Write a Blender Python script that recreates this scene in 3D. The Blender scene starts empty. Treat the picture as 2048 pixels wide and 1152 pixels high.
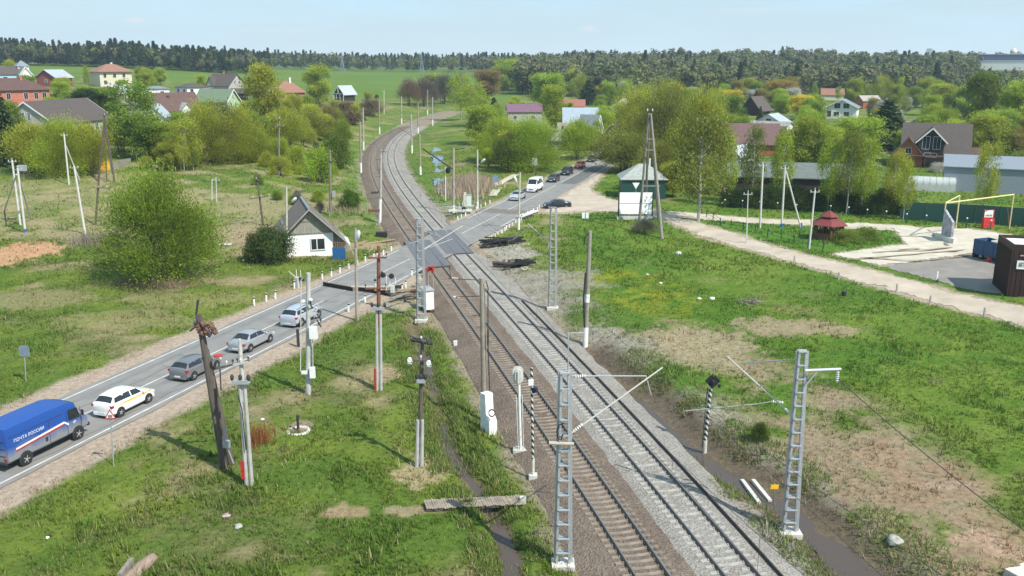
import bpy, math, random
import numpy as np
R=math.radians
rnd=random.Random(7); rng=np.random.default_rng(7)
S=bpy.context.scene; COL=S.collection
# ------------------------------------------------------------------ camera model (metres, camera above the origin)
F=1800.0; CH=23.5; HZ=118.0
PIT=math.atan((576-HZ)/F); CP,SP=math.cos(PIT),math.sin(PIT)
def ray(px,py):
    u=(px-1024)/F; v=(py-576)/F
    return u, CP-v*SP, -(v*CP+SP)
def G(px,py,z=0.0):
    a,b,c=ray(px,py); t=(z-CH)/c
    return (a*t,b*t)
def pt(px,py,Y):
    a,b,c=ray(px,py); t=Y/b
    return (a*t,Y,CH+c*t)
def proj(x,y,z):
    dz=z-CH; d=y*CP-dz*SP; v=(-dz*CP-y*SP)
    return 1024+F*x/d, 576+F*v/d, d
# ------------------------------------------------------------------ noise
def _h(ix,iy,s):
    n=(ix*374761393+iy*668265263+s*144665)&0xffffffff
    n=((n^(n>>13))*1274126177)&0xffffffff
    n=n^(n>>16)
    return (n&0xffff)/65535.0
def vn(x,y,sc,s=0):
    x=np.asarray(x,float)/sc; y=np.asarray(y,float)/sc
    ix=np.floor(x).astype(np.int64); iy=np.floor(y).astype(np.int64)
    fx=x-ix; fy=y-iy; fx=fx*fx*(3-2*fx); fy=fy*fy*(3-2*fy)
    a=_h(ix,iy,s);b=_h(ix+1,iy,s);c=_h(ix,iy+1,s);d=_h(ix+1,iy+1,s)
    return (a+(b-a)*fx)*(1-fy)+(c+(d-c)*fx)*fy
def fbm(x,y,sc,o=4,s=0):
    t=0;w=1;tw=0
    for k in range(o):
        t=t+w*vn(x,y,sc/2**k,s+k*17); tw+=w; w*=.55
    return t/tw
def sm(a,b,x):
    t=np.clip((x-a)/(b-a),0,1); return t*t*(3-2*t)
def pdist(x,y,P):
    d=np.full(np.shape(x),1e9)
    for (ax,ay),(bx,by) in zip(P[:-1],P[1:]):
        dx,dy=bx-ax,by-ay
        t=np.clip(((x-ax)*dx+(y-ay)*dy)/(dx*dx+dy*dy+1e-9),0,1)
        d=np.minimum(d,np.hypot(x-ax-t*dx,y-ay-t*dy))
    return d
def inpoly(x,y,P):
    r=np.zeros(np.shape(x),bool)
    for (ax,ay),(bx,by) in zip(P,P[1:]+P[:1]):
        c=((ay>y)!=(by>y))&(x<(bx-ax)*(y-ay)/(by-ay+1e-12)+ax); r^=c
    return r
def sdist(x,y,P):
    d=pdist(x,y,P+P[:1]); return np.where(inpoly(x,y,P),d,-d)
# ------------------------------------------------------------------ lines of the railway and the road
L1=[(1239,1089),(1168,993),(1118,912),(1044,800),(1016,764),(981,708),(940,652),(924,631),(871,548),(818,470),(759,383),(746,353),(741,320),(741,309),(754,288),(792,261),(830,243),(896,222)]
L1w=np.array([G(*p) for p in L1])
_tp=np.polyfit(L1w[:,1]/100,L1w[:,0],5)
def curve_poly(fx,y0,y1,n):
    ys=np.linspace(y0,y1,n); return np.stack([fx(ys),ys],1)
def offset(P,d):
    P=np.asarray(P,float); t=np.gradient(P,axis=0); t/=np.linalg.norm(t,axis=1)[:,None]
    return P+np.stack([t[:,1],-t[:,0]],1)*d
railL=curve_poly(lambda y:np.polyval(_tp,y/100),24,432,700)
TL=offset(railL,.78); TR=offset(TL,4.12); TM=offset(TL,2.06)
_c=[(-19.2,86.1),(-17.1,92.4),(-12.6,106.1),(-6.5,123.4),(-1.9,138.4),(5.6,165.9),(19.5,208.5),(-32.8,46.7),(-30.1,54.7),(-24.7,71.1),(-14.5,99.5),(.5,144.1),(16.4,197.8)]
_rp=np.polyfit([p[1]/100 for p in _c],[p[0] for p in _c],2)
RC=curve_poly(lambda y:np.polyval(_rp,y/100),20,330,320)
lin=lambda P,k:[tuple(p) for p in P[::k]]
TMs=lin(TM,14); RCs=lin(RC,8)
def road_at(Y,off=0):
    i=np.searchsorted(RC[:,1],Y); i=min(max(i,1),len(RC)-2)
    p=RC[i]; t=RC[i+1]-RC[i-1]; t=t/np.linalg.norm(t)
    x=np.interp(Y,RC[:,1],RC[:,0])
    return x+t[1]*off,Y-t[0]*off,math.atan2(t[1],t[0])
ditchR=[G(*p) for p in [(1180,690),(1240,735),(1290,770),(1350,828),(1450,905),(1580,985),(1690,1080),(1775,1160),(1900,1290)]]
ditchL=[G(*p) for p in [(822,640),(838,690),(858,745),(882,830),(895,880),(930,935),(965,985),(1000,1045),(1020,1100),(1022,1160),(1030,1280)]]
pond=[G(*p) for p in [(868,288),(884,290),(886,315),(880,345),(892,372),(905,385),(940,388),(942,405),(905,410),(890,398),(880,380),(868,350),(866,318)]]
creek=[G(*p) for p in [(875,292),(877,330),(876,352),(890,378),(918,398),(945,400)]]
# ------------------------------------------------------------------ terrain
_us=[-.75,-.6,-.4,-.2,0,.2,.4,.6,.75]
_ys=[18,60,100,130,160,215,300,400,500,600,700,900,1300,2200,4000]
_tb=[[0]*9,[0]*9,[0]*9,
 [.6,.5,.5,0,0,0,0,0,0],[2.5,2.2,2,.6,0,0,0,0,0],[6.5,6,5,1.5,0,0,0,0,0],[8.8,8.6,8.4,2.4,0,0,0,0,0],
 [15,15,13,3.4,.3,0,.3,.3,.3],[17.5,17.2,15,3.6,.8,.6,.8,.8,.8],[19,18.6,17,4.2,1.6,1.4,1.6,1.6,1.6],
 [19.8,19.6,18.6,7,4.5,6.5,7,5.5,5],[20,20,19.4,11,9,14,14,11.5,10.5],[18,18,17,11,11,13,15,15,15],[14,14,12,10,12,14,15,15,14],[10,10,10,10,10,10,10,10,10]]
def _mk():
    U=np.linspace(-.75,.75,91); LY=np.linspace(math.log(18),math.log(4000),161)
    T=np.array(_tb,float); a=np.stack([np.interp(LY,np.log(_ys),T[:,j]) for j in range(9)],1)
    g=np.stack([np.interp(U,_us,a[i]) for i in range(161)],0)
    for ax,n in ((0,3),(1,6)):
        k=np.exp(-.5*(np.arange(-3*n,3*n+1)/n)**2); k/=k.sum()
        pad=[(0,0),(0,0)]; pad[ax]=(3*n,3*n); q=np.pad(g,pad,mode='edge')
        g=np.apply_along_axis(lambda r:np.convolve(r,k,'valid'),ax,q)
    return g
_gt=_mk()
def base_h(x,y):
    y=np.maximum(y,18.0); u=np.clip(x/y,-.7499,.7499); l=np.clip(np.log(y),math.log(18),math.log(3990))
    a=(u+.75)/1.5*90; b=(l-math.log(18))/(math.log(4000)-math.log(18))*160
    i=a.astype(int); j=b.astype(int); i=np.minimum(i,89); j=np.minimum(j,159); fa=a-i; fb=b-j
    return (_gt[j,i]*(1-fa)+_gt[j,i+1]*fa)*(1-fb)+(_gt[j+1,i]*(1-fa)+_gt[j+1,i+1]*fa)*fb
def height(x,y,bumps=True):
    x=np.atleast_1d(np.asarray(x,float)); y=np.atleast_1d(np.asarray(y,float))
    dt=pdist(x,y,TMs); dr=pdist(x,y,RCs)
    h=base_h(x,y)*np.where(y<470,sm(7,26,dt),1)
    near=y<330
    rr=sm(4.8,8.5,dr)                                   # 0 on the road
    h=h-(.55*(1-sm(5.0,9.0,dt)))*np.maximum(rr,(1-sm(3.6,5.0,dt)))*near
    dR=pdist(x,y,ditchR); dL=pdist(x,y,ditchL); dc=pdist(x,y,creek)
    h=h-1.0*(1-sm(.2,3.0,dR))*rr-.6*(1-sm(.12,1.2,dL))*rr-.5*(1-sm(1.6,4.5,dc))*rr
    # bank rising beyond the left verge
    if bumps:
        m=rr*sm(5.5,9,dt)*near
        h=h+m*((fbm(x,y,9,3,5)-.5)*.7+(fbm(x,y,1.6,2,9)-.5)*.22)
    return h
def hz(x,y): return float(height(x,y)[0])
def at(px,py):
    a,b,c=ray(px,py)
    t=np.geomspace(20,2600,2600); x,y,z=a*t,b*t,CH+c*t
    hh=height(x,y,False); k=np.argmax(z<hh)
    if z[k]>=hh[k]: k=len(t)-1
    t0=t[max(k-1,0)]; t1=t[k]
    for _ in range(3):
        tt=np.linspace(t0,t1,24); zz=CH+c*tt; hh=height(a*tt,b*tt); k=int(np.argmax(zz<=hh)); k=max(k,1); t0,t1=tt[k-1],tt[k]
    return (a*t1,b*t1,hz(a*t1,b*t1))
# ------------------------------------------------------------------ materials
def nodes(m):
    m.use_nodes=True; nt=m.node_tree; nt.nodes.clear(); return nt,nt.nodes.new
MATS={}
def mat(name,col,rough=.7,metal=0,var=.18,scale=3.0,bump=0,col2=None,spec=.4,coords='Object',stretch=(1,1,1),coat=0):
    if name in MATS: return MATS[name]
    m=bpy.data.materials.new(name); nt,N=nodes(m); L=nt.links.new
    o=N('ShaderNodeOutputMaterial'); b=N('ShaderNodeBsdfPrincipled'); L(b.outputs[0],o.inputs[0])
    tc=N('ShaderNodeTexCoord'); mp=N('ShaderNodeMapping'); mp.inputs['Scale'].default_value=stretch; L(tc.outputs[coords],mp.inputs[0])
    n=N('ShaderNodeTexNoise'); n.inputs['Scale'].default_value=scale; n.inputs['Detail'].default_value=6; n.inputs['Roughness'].default_value=.65; L(mp.outputs[0],n.inputs[0])
    r=N('ShaderNodeValToRGB'); c2=col2 or tuple(c*(1-var) for c in col); c1=col if col2 else tuple(min(1,c*(1+var)) for c in col)
    r.color_ramp.elements[0].color=(*c2,1); r.color_ramp.elements[1].color=(*c1,1)
    r.color_ramp.elements[0].position=.33; r.color_ramp.elements[1].position=.67
    L(n.outputs[0],r.inputs[0]); L(r.outputs[0],b.inputs['Base Color'])
    b.inputs['Roughness'].default_value=rough; b.inputs['Metallic'].default_value=metal; b.inputs['Specular IOR Level'].default_value=spec
    if coat: b.inputs['Coat Weight'].default_value=coat; b.inputs['Coat Roughness'].default_value=.05
    if bump:
        bp=N('ShaderNodeBump'); bp.inputs['Strength'].default_value=bump; bp.inputs['Distance'].default_value=.05
        n2=N('ShaderNodeTexNoise'); n2.inputs['Scale'].default_value=scale*4; n2.inputs['Detail'].default_value=4; L(mp.outputs[0],n2.inputs[0])
        L(n2.outputs[0],bp.inputs['Height']); L(bp.outputs[0],b.inputs['Normal'])
    MATS[name]=m; return m
def striped(name,c1,c2,scale,axis='Z',spiral=False,rough=.7):
    """painted bands or sheet-metal ribs along one axis"""
    if name in MATS: return MATS[name]
    m=bpy.data.materials.new(name); nt,N=nodes(m); L=nt.links.new
    o=N('ShaderNodeOutputMaterial'); b=N('ShaderNodeBsdfPrincipled'); L(b.outputs[0],o.inputs[0])
    tc=N('ShaderNodeTexCoord'); w=N('ShaderNodeTexWave'); w.wave_type='BANDS'; w.bands_direction='DIAGONAL' if spiral else axis
    w.inputs['Scale'].default_value=scale; L(tc.outputs['Object'],w.inputs[0])
    r=N('ShaderNodeValToRGB'); r.color_ramp.elements[0].position=.47; r.color_ramp.elements[1].position=.53
    r.color_ramp.elements[0].color=(*c1,1); r.color_ramp.elements[1].color=(*c2,1)
    L(w.outputs[0],r.inputs[0])
    n=N('ShaderNodeTexNoise'); n.inputs['Scale'].default_value=4; mx=N('ShaderNodeMixRGB'); mx.blend_type='MULTIPLY'; mx.inputs[0].default_value=.35
    L(tc.outputs['Object'],n.inputs[0]); L(r.outputs[0],mx.inputs[1]); L(n.outputs[0],mx.inputs[2]); L(mx.outputs[0],b.inputs['Base Color'])
    b.inputs['Roughness'].default_value=rough; MATS[name]=m; return m
def foliage_mat(name,use_attr=False,trans=.45,rough=.6):
    m=bpy.data.materials.new(name); nt,N=nodes(m); L=nt.links.new
    o=N('ShaderNodeOutputMaterial'); d=N('ShaderNodeBsdfPrincipled'); d.inputs['Roughness'].default_value=rough; d.inputs['Specular IOR Level'].default_value=.15
    tr=N('ShaderNodeBsdfTranslucent'); mx=N('ShaderNodeMixShader'); mx.inputs[0].default_value=trans
    if use_attr:
        a=N('ShaderNodeAttribute'); a.attribute_name='Col'; c=a.outputs['Color']
    else:
        oi=N('ShaderNodeObjectInfo'); a=N('ShaderNodeAttribute'); a.attribute_name='leaf'
        mm=N('ShaderNodeMixRGB'); mm.blend_type='MULTIPLY'; mm.inputs[0].default_value=1
        L(oi.outputs['Color'],mm.inputs[1]); L(a.outputs['Color'],mm.inputs[2]); c=mm.outputs[0]
    L(c,d.inputs['Base Color']); L(c,tr.inputs[0]); L(d.outputs[0],mx.inputs[1]); L(tr.outputs[0],mx.inputs[2]); L(mx.outputs[0],o.inputs[0])
    return m
def glass_mat():
    m=mat('window_glass',(.024,.029,.035),.07,0,.3,1.5,spec=.45); return m
# ------------------------------------------------------------------ mesh builder
class MB:
    def __init__(s): s.v=[]; s.f=[]; s.m=[]; s.cur=0
    def add(s,vs,fs):
        o=len(s.v); s.v+= [tuple(map(float,p)) for p in vs]; s.f+=[tuple(i+o for i in f) for f in fs]; s.m+=[s.cur]*len(fs); return s
    def box(s,c,d,rz=0,tilt=None):
        hx,hy,hz_=d[0]/2,d[1]/2,d[2]/2; cr,sr=math.cos(rz),math.sin(rz); vs=[]
        for z in (-hz_,hz_):
            for x,y in ((-hx,-hy),(hx,-hy),(hx,hy),(-hx,hy)):
                vs.append((c[0]+x*cr-y*sr,c[1]+x*sr+y*cr,c[2]+z))
        return s.add(vs,[(0,3,2,1),(4,5,6,7),(0,1,5,4),(1,2,6,5),(2,3,7,6),(3,0,4,7)])
    def bar(s,p0,p1,w,h,up=(0,0,1)):
        p0=np.array(p0,float);p1=np.array(p1,float);d=p1-p0;d/=np.linalg.norm(d)+1e-12
        a=np.cross(d,up)
        if np.linalg.norm(a)<1e-4: a=np.array((1.,0,0))-d*d[0]
        a/=np.linalg.norm(a); b=np.cross(a,d); vs=[]
        for p in (p0,p1):
            for i,j in ((-1,-1),(1,-1),(1,1),(-1,1)): vs.append(p+a*i*w/2+b*j*h/2)
        return s.add(vs,[(0,3,2,1),(4,5,6,7),(0,1,5,4),(1,2,6,5),(2,3,7,6),(3,0,4,7)])
    def tube(s,p0,p1,r0,r1=None,n=10):
        return s.pipe([p0,p1],[r0,r0 if r1 is None else r1],n)
    def pipe(s,P,rs,n=8):
        P=[np.array(p,float) for p in P]
        if not hasattr(rs,'__len__'): rs=[rs]*len(P)
        vs=[];fs=[]
        for i,p in enumerate(P):
            d=P[min(i+1,len(P)-1)]-P[max(i-1,0)]; d=d/(np.linalg.norm(d)+1e-12)
            a=np.cross(d,(0,0,1.)) if abs(d[2])<.95 else np.cross(d,(0,1.,0)); a/=np.linalg.norm(a)+1e-12; b=np.cross(a,d)
            for k in range(n):
                t=2*math.pi*k/n; vs.append(p+(a*math.cos(t)+b*math.sin(t))*rs[i])
        for i in range(len(P)-1):
            for k in range(n): fs.append((i*n+k,(i+1)*n+k,(i+1)*n+(k+1)%n,i*n+(k+1)%n))
        fs.append(tuple(range(n))); fs.append(tuple((len(P)-1)*n+k for k in reversed(range(n))))
        return s.add(vs,fs)
    def lathe(s,prof,n=14,c=(0,0,0)):
        vs=[];fs=[]
        for r,z in prof:
            for k in range(n): t=2*math.pi*k/n; vs.append((c[0]+r*math.cos(t),c[1]+r*math.sin(t),c[2]+z))
        for i in range(len(prof)-1):
            for k in range(n): fs.append((i*n+k,i*n+(k+1)%n,(i+1)*n+(k+1)%n,(i+1)*n+k))
        fs.append(tuple(reversed(range(n)))); fs.append(tuple((len(prof)-1)*n+k for k in range(n)))
        return s.add(vs,fs)
    def prism(s,poly,o,ex,ey,ext):
        """2-D polygon in plane (ex,ey) at o, extruded by vector ext"""
        o=np.array(o,float);ex=np.array(ex,float);ey=np.array(ey,float);ext=np.array(ext,float)
        a=[o+ex*x+ey*y for x,y in poly]; b=[p+ext for p in a]; n=len(a)
        return s.add(a+b,[tuple(range(n)),tuple(reversed(range(n,2*n)))]+[(i,n+i,n+(i+1)%n,(i+1)%n) for i in range(n)])
    def blob(s,c,r,seed=0,nu=12,nv=8,rough=.25,squash=(1,1,1)):
        q=random.Random(seed); vs=[];fs=[]
        ph=[q.uniform(0,6.3) for _ in range(6)]
        for j in range(nv+1):
            t=math.pi*j/nv
            for i in range(nu):
                p=2*math.pi*i/nu
                k=1+rough*(math.sin(2*p+ph[0]+3*t)*.5+math.sin(3*p+ph[1]-2*t)*.4+math.sin(5*p+ph[2]+4*t)*.3)
                vs.append((c[0]+r*k*math.sin(t)*math.cos(p)*squash[0],c[1]+r*k*math.sin(t)*math.sin(p)*squash[1],c[2]+r*k*math.cos(t)*squash[2]))
        for j in range(nv):
            for i in range(nu): fs.append((j*nu+i,(j+1)*nu+i,(j+1)*nu+(i+1)%nu,j*nu+(i+1)%nu))
        return s.add(vs,fs)
    def build(s,name,m,parent=None,smooth=False,loc=None):
        me=bpy.data.meshes.new(name); me.from_pydata(s.v,[],s.f)
        for x in (m if isinstance(m,(list,tuple)) else [m]): me.materials.append(x)
        if any(s.m): me.polygons.foreach_set('material_index',s.m)
        if smooth:
            me.polygons.foreach_set('use_smooth',[True]*len(s.f))
            try: me.set_sharp_from_angle(angle=R(38))
            except Exception: pass
        me.validate(); me.update()
        o=bpy.data.objects.new(name,me); COL.objects.link(o)
        if parent is not None: o.parent=parent
        if loc is not None: o.location=loc
        return o
def npmesh(name,V,Fq,m,parent=None,attr=None,attrname='Col',smooth=False):
    """V (n,3), Fq (k,3|4); attr per-vertex rgb"""
    me=bpy.data.meshes.new(name); V=np.asarray(V,np.float32); Fq=np.asarray(Fq,np.int32); k,w=Fq.shape
    me.vertices.add(len(V)); me.vertices.foreach_set('co',V.ravel())
    me.loops.add(k*w); me.loops.foreach_set('vertex_index',Fq.ravel())
    me.polygons.add(k); me.polygons.foreach_set('loop_start',np.arange(0,k*w,w,dtype=np.int32))
    if smooth: me.polygons.foreach_set('use_smooth',np.ones(k,bool))
    me.materials.append(m)
    if attr is not None:
        a=me.color_attributes.new(attrname,'FLOAT_COLOR','POINT'); c=np.ones((len(V),4),np.float32); c[:,:3]=attr; a.data.foreach_set('color',c.ravel())
    me.update(calc_edges=True)
    o=bpy.data.objects.new(name,me); COL.objects.link(o)
    if parent is not None: o.parent=parent
    return o
def tag(o,label=None,cat=None,group=None,kind=None):
    if label: o['label']=label
    if cat: o['category']=cat
    if group: o['group']=group
    if kind: o['kind']=kind
    return o
def thing(name,label,cat,loc=(0,0,0),rz=0,group=None):
    o=bpy.data.objects.new(name,None); COL.objects.link(o); o.location=loc; o.rotation_euler=(0,0,rz); o.empty_display_size=.3
    return tag(o,label,cat,group)
def copy_tree(o,parent=None):
    c=o.copy(); COL.objects.link(c)
    if parent is not None: c.parent=parent
    for ch in o.children: copy_tree(ch,c)
    return c
ORD='first second third fourth fifth sixth seventh eighth ninth tenth eleventh twelfth thirteenth fourteenth fifteenth sixteenth seventeenth eighteenth nineteenth twentieth'.split()
# palette of shared materials
concrete=mat('concrete_grey',(.36,.34,.31),.85,0,.22,2.5,.3)
concrete_lt=mat('concrete_pale',(.52,.50,.45),.85,0,.15,2.5,.3)
whitewash=mat('whitewash',(.72,.71,.67),.8,0,.12,3)
galv=mat('galvanised_steel',(.40,.41,.42),.5,.35,.15,5)
dsteel=mat('dark_steel',(.05,.05,.055),.55,.3,.3,5)
rust=mat('rusty_steel',(.17,.085,.055),.8,.1,.35,6)
wood_old=mat('weathered_wood',(.105,.085,.07),.9,0,.35,3,.3,stretch=(3,3,.4))
wood_grey=mat('grey_wood',(.22,.20,.165),.9,0,.3,3,.3,stretch=(3,3,.4))
black=mat('black_rubber',(.018,.018,.02),.7,0,.3,6)
white=mat('white_paint',(.75,.75,.73),.6,0,.08,3)
red_p=mat('red_paint',(.42,.035,.03),.5,0,.2,5)
yellow_p=mat('yellow_paint',(.75,.42,.02),.5,0,.1,5)
blue_p=mat('blue_paint',(.03,.14,.34),.5,0,.15,4)
porc=mat('porcelain',(.6,.6,.57),.3,0,.1,5)
glass=glass_mat()
# ================================================================== SETTING
PX=lambda L:[G(*p) for p in L]
mainroad_hi=[(1205,362),(1262,398),(1330,428),(1420,452),(1500,478),(1600,508),(1700,530),(1850,568),(2048,615),(2200,653),(2700,772),(3300,915)]
mainroad_lo=[(1150,424),(1235,425),(1320,440),(1400,472),(1500,502),(1600,529),(1700,560),(1850,600),(2048,652),(2200,692),(2700,824),(3300,982)]
dirtP=PX([(1080,427),(1108,402),(1150,376),(1200,347),(1212,339),(1196,362),(1182,378),(1196,392),(1240,404),(1330,428)]+mainroad_hi[3:]+mainroad_lo[::-1])
backroadP=PX([(1325,424),(1440,431),(1560,438),(1640,444),(1780,454),(1800,462),(1640,455),(1560,449),(1440,443),(1340,436)])
yardP=PX([(1660,507),(1735,496),(1808,488),(1785,456),(1640,453),(1620,446),(1700,446),(1790,450),(1960,462),(2060,478),(2200,505),(2200,540),(2050,520),(1940,507),(1760,533)])
forecourtP=PX([(1762,533),(1940,508),(2060,521),(2200,545),(2200,640),(2048,598),(1900,572)])
grassislandP=PX([(1330,432),(1640,455),(1786,457),(1808,487),(1700,497),(1655,503),(1560,490),(1420,448)])
pathP=[at(*p)[:2] for p in [(985,392),(1000,366),(1040,345),(1090,322),(1150,304),(1210,287)]]
LR=PX([(860,300),(880,520)])
def ground_color(x,y):
    x=np.asarray(x,float); y=np.asarray(y,float)
    n1=fbm(x,y,14,4,1); n2=fbm(x,y,3.2,4,2); n3=fbm(x,y,.7,3,3); n4=fbm(x,y,40,3,4); n5=fbm(x,y,6,4,11)
    g1=np.array([.080,.132,.020]); g2=np.array([.135,.175,.028]); g3=np.array([.145,.145,.055]); straw=np.array([.29,.235,.135]); dirt=np.array([.27,.185,.115])
    def mix(a,b,t): return a*(1-t[...,None])+b*t[...,None]
    c=mix(np.broadcast_to(g1,x.shape+(3,)),g2,sm(.35,.65,n2*.6+n1*.4))
    c=mix(c,g3,.8*sm(.45,.7,n5*.7+n3*.3))
    # straw left over from last year
    u=x/np.maximum(y,1)
    st=.545-.05*sm(-.1,-.3,u)*sm(95,125,y)*sm(230,170,y)*2.2
    dry=sm(st,st+.14,n5*.55+n2*.3+n1*.15+.06*(n3-.5))
    c=mix(c,straw,.75*dry)
    # lush right meadow
    rm=sm(1,9,x-(4+(y-60)*-.02))*sm(58,72,y+x*.55)*sm(210,180,y)
    lush=mix(np.broadcast_to(np.array([.068,.138,.016]),x.shape+(3,)),np.array([.122,.178,.025]),sm(.35,.65,n5*.6+n3*.4))
    lush=mix(lush,np.array([.20,.18,.08]),.6*sm(.60,.72,n2*.5+n1*.5))
    c=mix(c,lush,rm*.95)
    # dandelions
    dz=sdist(x,y,PX([(1150,560),(1165,520),(1300,545),(1420,590),(1380,640),(1250,620),(1170,600)]))
    c=mix(c,np.array([.25,.235,.015]),.55*sm(-2,3,dz)*sm(.42,.62,n3*.6+n2*.4))
    # bare soil beside the right ditch
    bank=PX([(1290,660),(1330,640),(1420,650),(1560,720),(1760,800),(1980,960),(2060,1120),(2060,1250),(1900,1300),(1760,1150),(1640,1040),(1530,950),(1480,850),(1400,740)])
    bd=sdist(x,y,bank)
    c=mix(c,np.array([.26,.20,.13]),.95*sm(-1.5,2.5,bd)*sm(.38,.58,n5*.45+n2*.4+n3*.15))
    c=mix(c,dirt,.8*sm(-1.5,1.5,bd)*sm(.56,.64,n2*.7+n3*.3))
    for (px,py,rx,ry,cc,s) in [(38,512,4.2,5.5,(.42,.25,.14),1),(2000,1090,1.9,1.5,(.36,.25,.17),.95),(1890,970,2.6,.8,(.32,.24,.17),.9),(765,750,1.7,2.4,(.30,.23,.14),.9),(850,945,1.8,2.6,(.33,.265,.15),.85),(600,860,.8,1.0,(.27,.21,.15),.9),(690,1022,1.1,.7,(.32,.22,.14),.8),(820,1022,1.5,.6,(.31,.24,.15),.8),
        (1100,560,6,5,(.26,.235,.18),.85),(1010,510,4,9,(.33,.30,.25),.9),(1040,590,3,6,(.28,.25,.2),.8),(1200,690,2.2,6,(.28,.255,.20),.9),(800,600,4.5,4,(.34,.28,.21),.85),(860,620,1.6,5,(.26,.20,.13),.8),(890,420,4,10,(.36,.33,.28),.9),(760,490,8,3,(.33,.255,.16),.8),(400,430,16,15,(.27,.24,.12),.3),(110,410,20,18,(.28,.245,.125),.38),(480,470,8,9,(.29,.225,.14),.8),(400,600,7,3,(.25,.22,.10),.5),(250,640,7,3,(.26,.225,.11),.5),(60,600,8,3,(.27,.22,.12),.55),(560,420,10,12,(.27,.23,.13),.6),(1560,660,6,2.5,(.30,.23,.15),.8),(1500,605,1.2,.9,(.3,.26,.2),.9),(1390,690,5,5,(.31,.245,.16),.8)]:
        gx,gy=G(px,py); d=np.hypot((x-gx)/rx,(y-gy)/ry)+(n2-.5)*1.3+(n3-.5)*1.1
        c=mix(c,np.array(cc),s*sm(1.15,.75,d))
    # verge of lush grass left of the curve
    gl=sm(12,4.5,pdist(x,y,TMs))*sm(120,140,y)
    c=mix(c,np.array([.085,.17,.02]),.6*gl)
    # trampled and gravelled ground round the tracks
    dt=pdist(x,y,TMs)+(n2-.5)*2.2+(n3-.5)*1.0
    c=mix(c,np.array([.27,.215,.16]),.9*sm(6.6,5.0,dt))
    side=x-np.interp(y,TM[:,1],TM[:,0])
    c=mix(c,np.array([.31,.285,.235]),.85*sm(9.2,7.4,dt)*sm(0,2,side)*sm(50,44,y)*sm(.3,.5,n3+.1))
    gb=sm(.40,.56,n5*.4+n2*.4+n3*.2+.10*sm(8.5,6,dt))
    c=mix(c,mix(np.broadcast_to(np.array([.29,.265,.22]),x.shape+(3,)),np.array([.23,.20,.155]),sm(.4,.6,n3)),.85*gb*sm(12.5,9.5,dt)*sm(0,2,side)*sm(108,98,y))
    # mud near the ditches
    c=mix(c,np.array([.135,.10,.07]),.9*sm(2.6,1.4,pdist(x,y,ditchR)+(n2-.5)*1.2))
    c=mix(c,np.array([.15,.115,.07]),.85*sm(.9,.4,pdist(x,y,ditchL)+(n3-.5)*.5))
    # road shoulders
    dr=pdist(x,y,RCs)
    wide=4.9+1.5*sm(120,60,y)
    c=mix(c,mix(np.broadcast_to(np.array([.40,.315,.245]),x.shape+(3,)),np.array([.32,.25,.19]),n3),sm(wide+.6,wide-.6,dr+(n2-.5)*1.5+(n3-.5)*.6))
    for P,w in ((dirtP,1.2),(backroadP,.8),(yardP,.6)):
        dd=sdist(x,y,P)+(n2-.5)*2+(n3-.5)*.8
        c=mix(c,np.array([.37,.30,.225]),.9*sm(-w,0,dd))
    gi=sdist(x,y,grassislandP); c=mix(c,np.array([.075,.16,.02]),.9*sm(-.3,.3,gi+(n3-.5)*.5))
    # far field and far ground
    fld=sm(-.62,-.5,-np.abs(u+.0))*0
    f=sm(430,520,y-80*np.abs(u+.18)+20*(n4-.5))*sm(.02,-.02,u-.0+.00012*(y-600))*sm(1500,1200,y)
    c=mix(c,mix(np.broadcast_to(np.array([.090,.155,.020]),x.shape+(3,)),np.array([.115,.170,.028]),sm(.35,.65,n4*.6+n1*.4)),f)
    return np.clip(c,0,1)
# ground sheet: fine near the camera, coarse towards the horizon
def make_ground():
    ys=np.concatenate([np.geomspace(17,420,620),np.geomspace(424,4200,130)]); us=np.concatenate([np.linspace(-1.2,-.66,30)[:-1],np.linspace(-.66,.66,640),np.linspace(.66,1.2,30)[1:]])
    U,Y=np.meshgrid(us,ys); X=U*(Y+14); n,m=X.shape
    H=height(X.ravel(),Y.ravel()); C=ground_color(X.ravel(),Y.ravel())
    V=np.stack([X.ravel(),Y.ravel(),H],1); i=np.arange(n-1)[:,None]*m+np.arange(m-1)[None,:]; i=i.ravel()
    Fq=np.stack([i,i+1,i+m+1,i+m],1)
    mt=bpy.data.materials.new('ground_soil_and_turf'); nt,N=nodes(mt); L=nt.links.new
    o=N('ShaderNodeOutputMaterial'); b=N('ShaderNodeBsdfPrincipled'); b.inputs['Roughness'].default_value=.95; b.inputs['Specular IOR Level'].default_value=.1; L(b.outputs[0],o.inputs[0])
    a=N('ShaderNodeAttribute'); a.attribute_name='Col'; tc=N('ShaderNodeTexCoord')
    n1=N('ShaderNodeTexNoise'); n1.inputs['Scale'].default_value=2.6; n1.inputs['Detail'].default_value=9; n1.inputs['Roughness'].default_value=.75; L(tc.outputs['Object'],n1.inputs[0])
    r=N('ShaderNodeValToRGB'); r.color_ramp.elements[0].position=.28; r.color_ramp.elements[1].position=.72; r.color_ramp.elements[0].color=(.55,.55,.55,1); r.color_ramp.elements[1].color=(1.45,1.45,1.45,1); L(n1.outputs[0],r.inputs[0])
    mm=N('ShaderNodeMixRGB'); mm.blend_type='MULTIPLY'; mm.inputs[0].default_value=1; L(a.outputs['Color'],mm.inputs[1]); L(r.outputs[0],mm.inputs[2]); L(mm.outputs[0],b.inputs['Base Color'])
    bp=N('ShaderNodeBump'); bp.inputs['Strength'].default_value=.7; bp.inputs['Distance'].default_value=.25; L(n1.outputs[0],bp.inputs['Height']); L(bp.outputs[0],b.inputs['Normal'])
    return tag(npmesh('ground',V,Fq,mt,attr=C,smooth=True),kind='structure')
make_ground()
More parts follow.
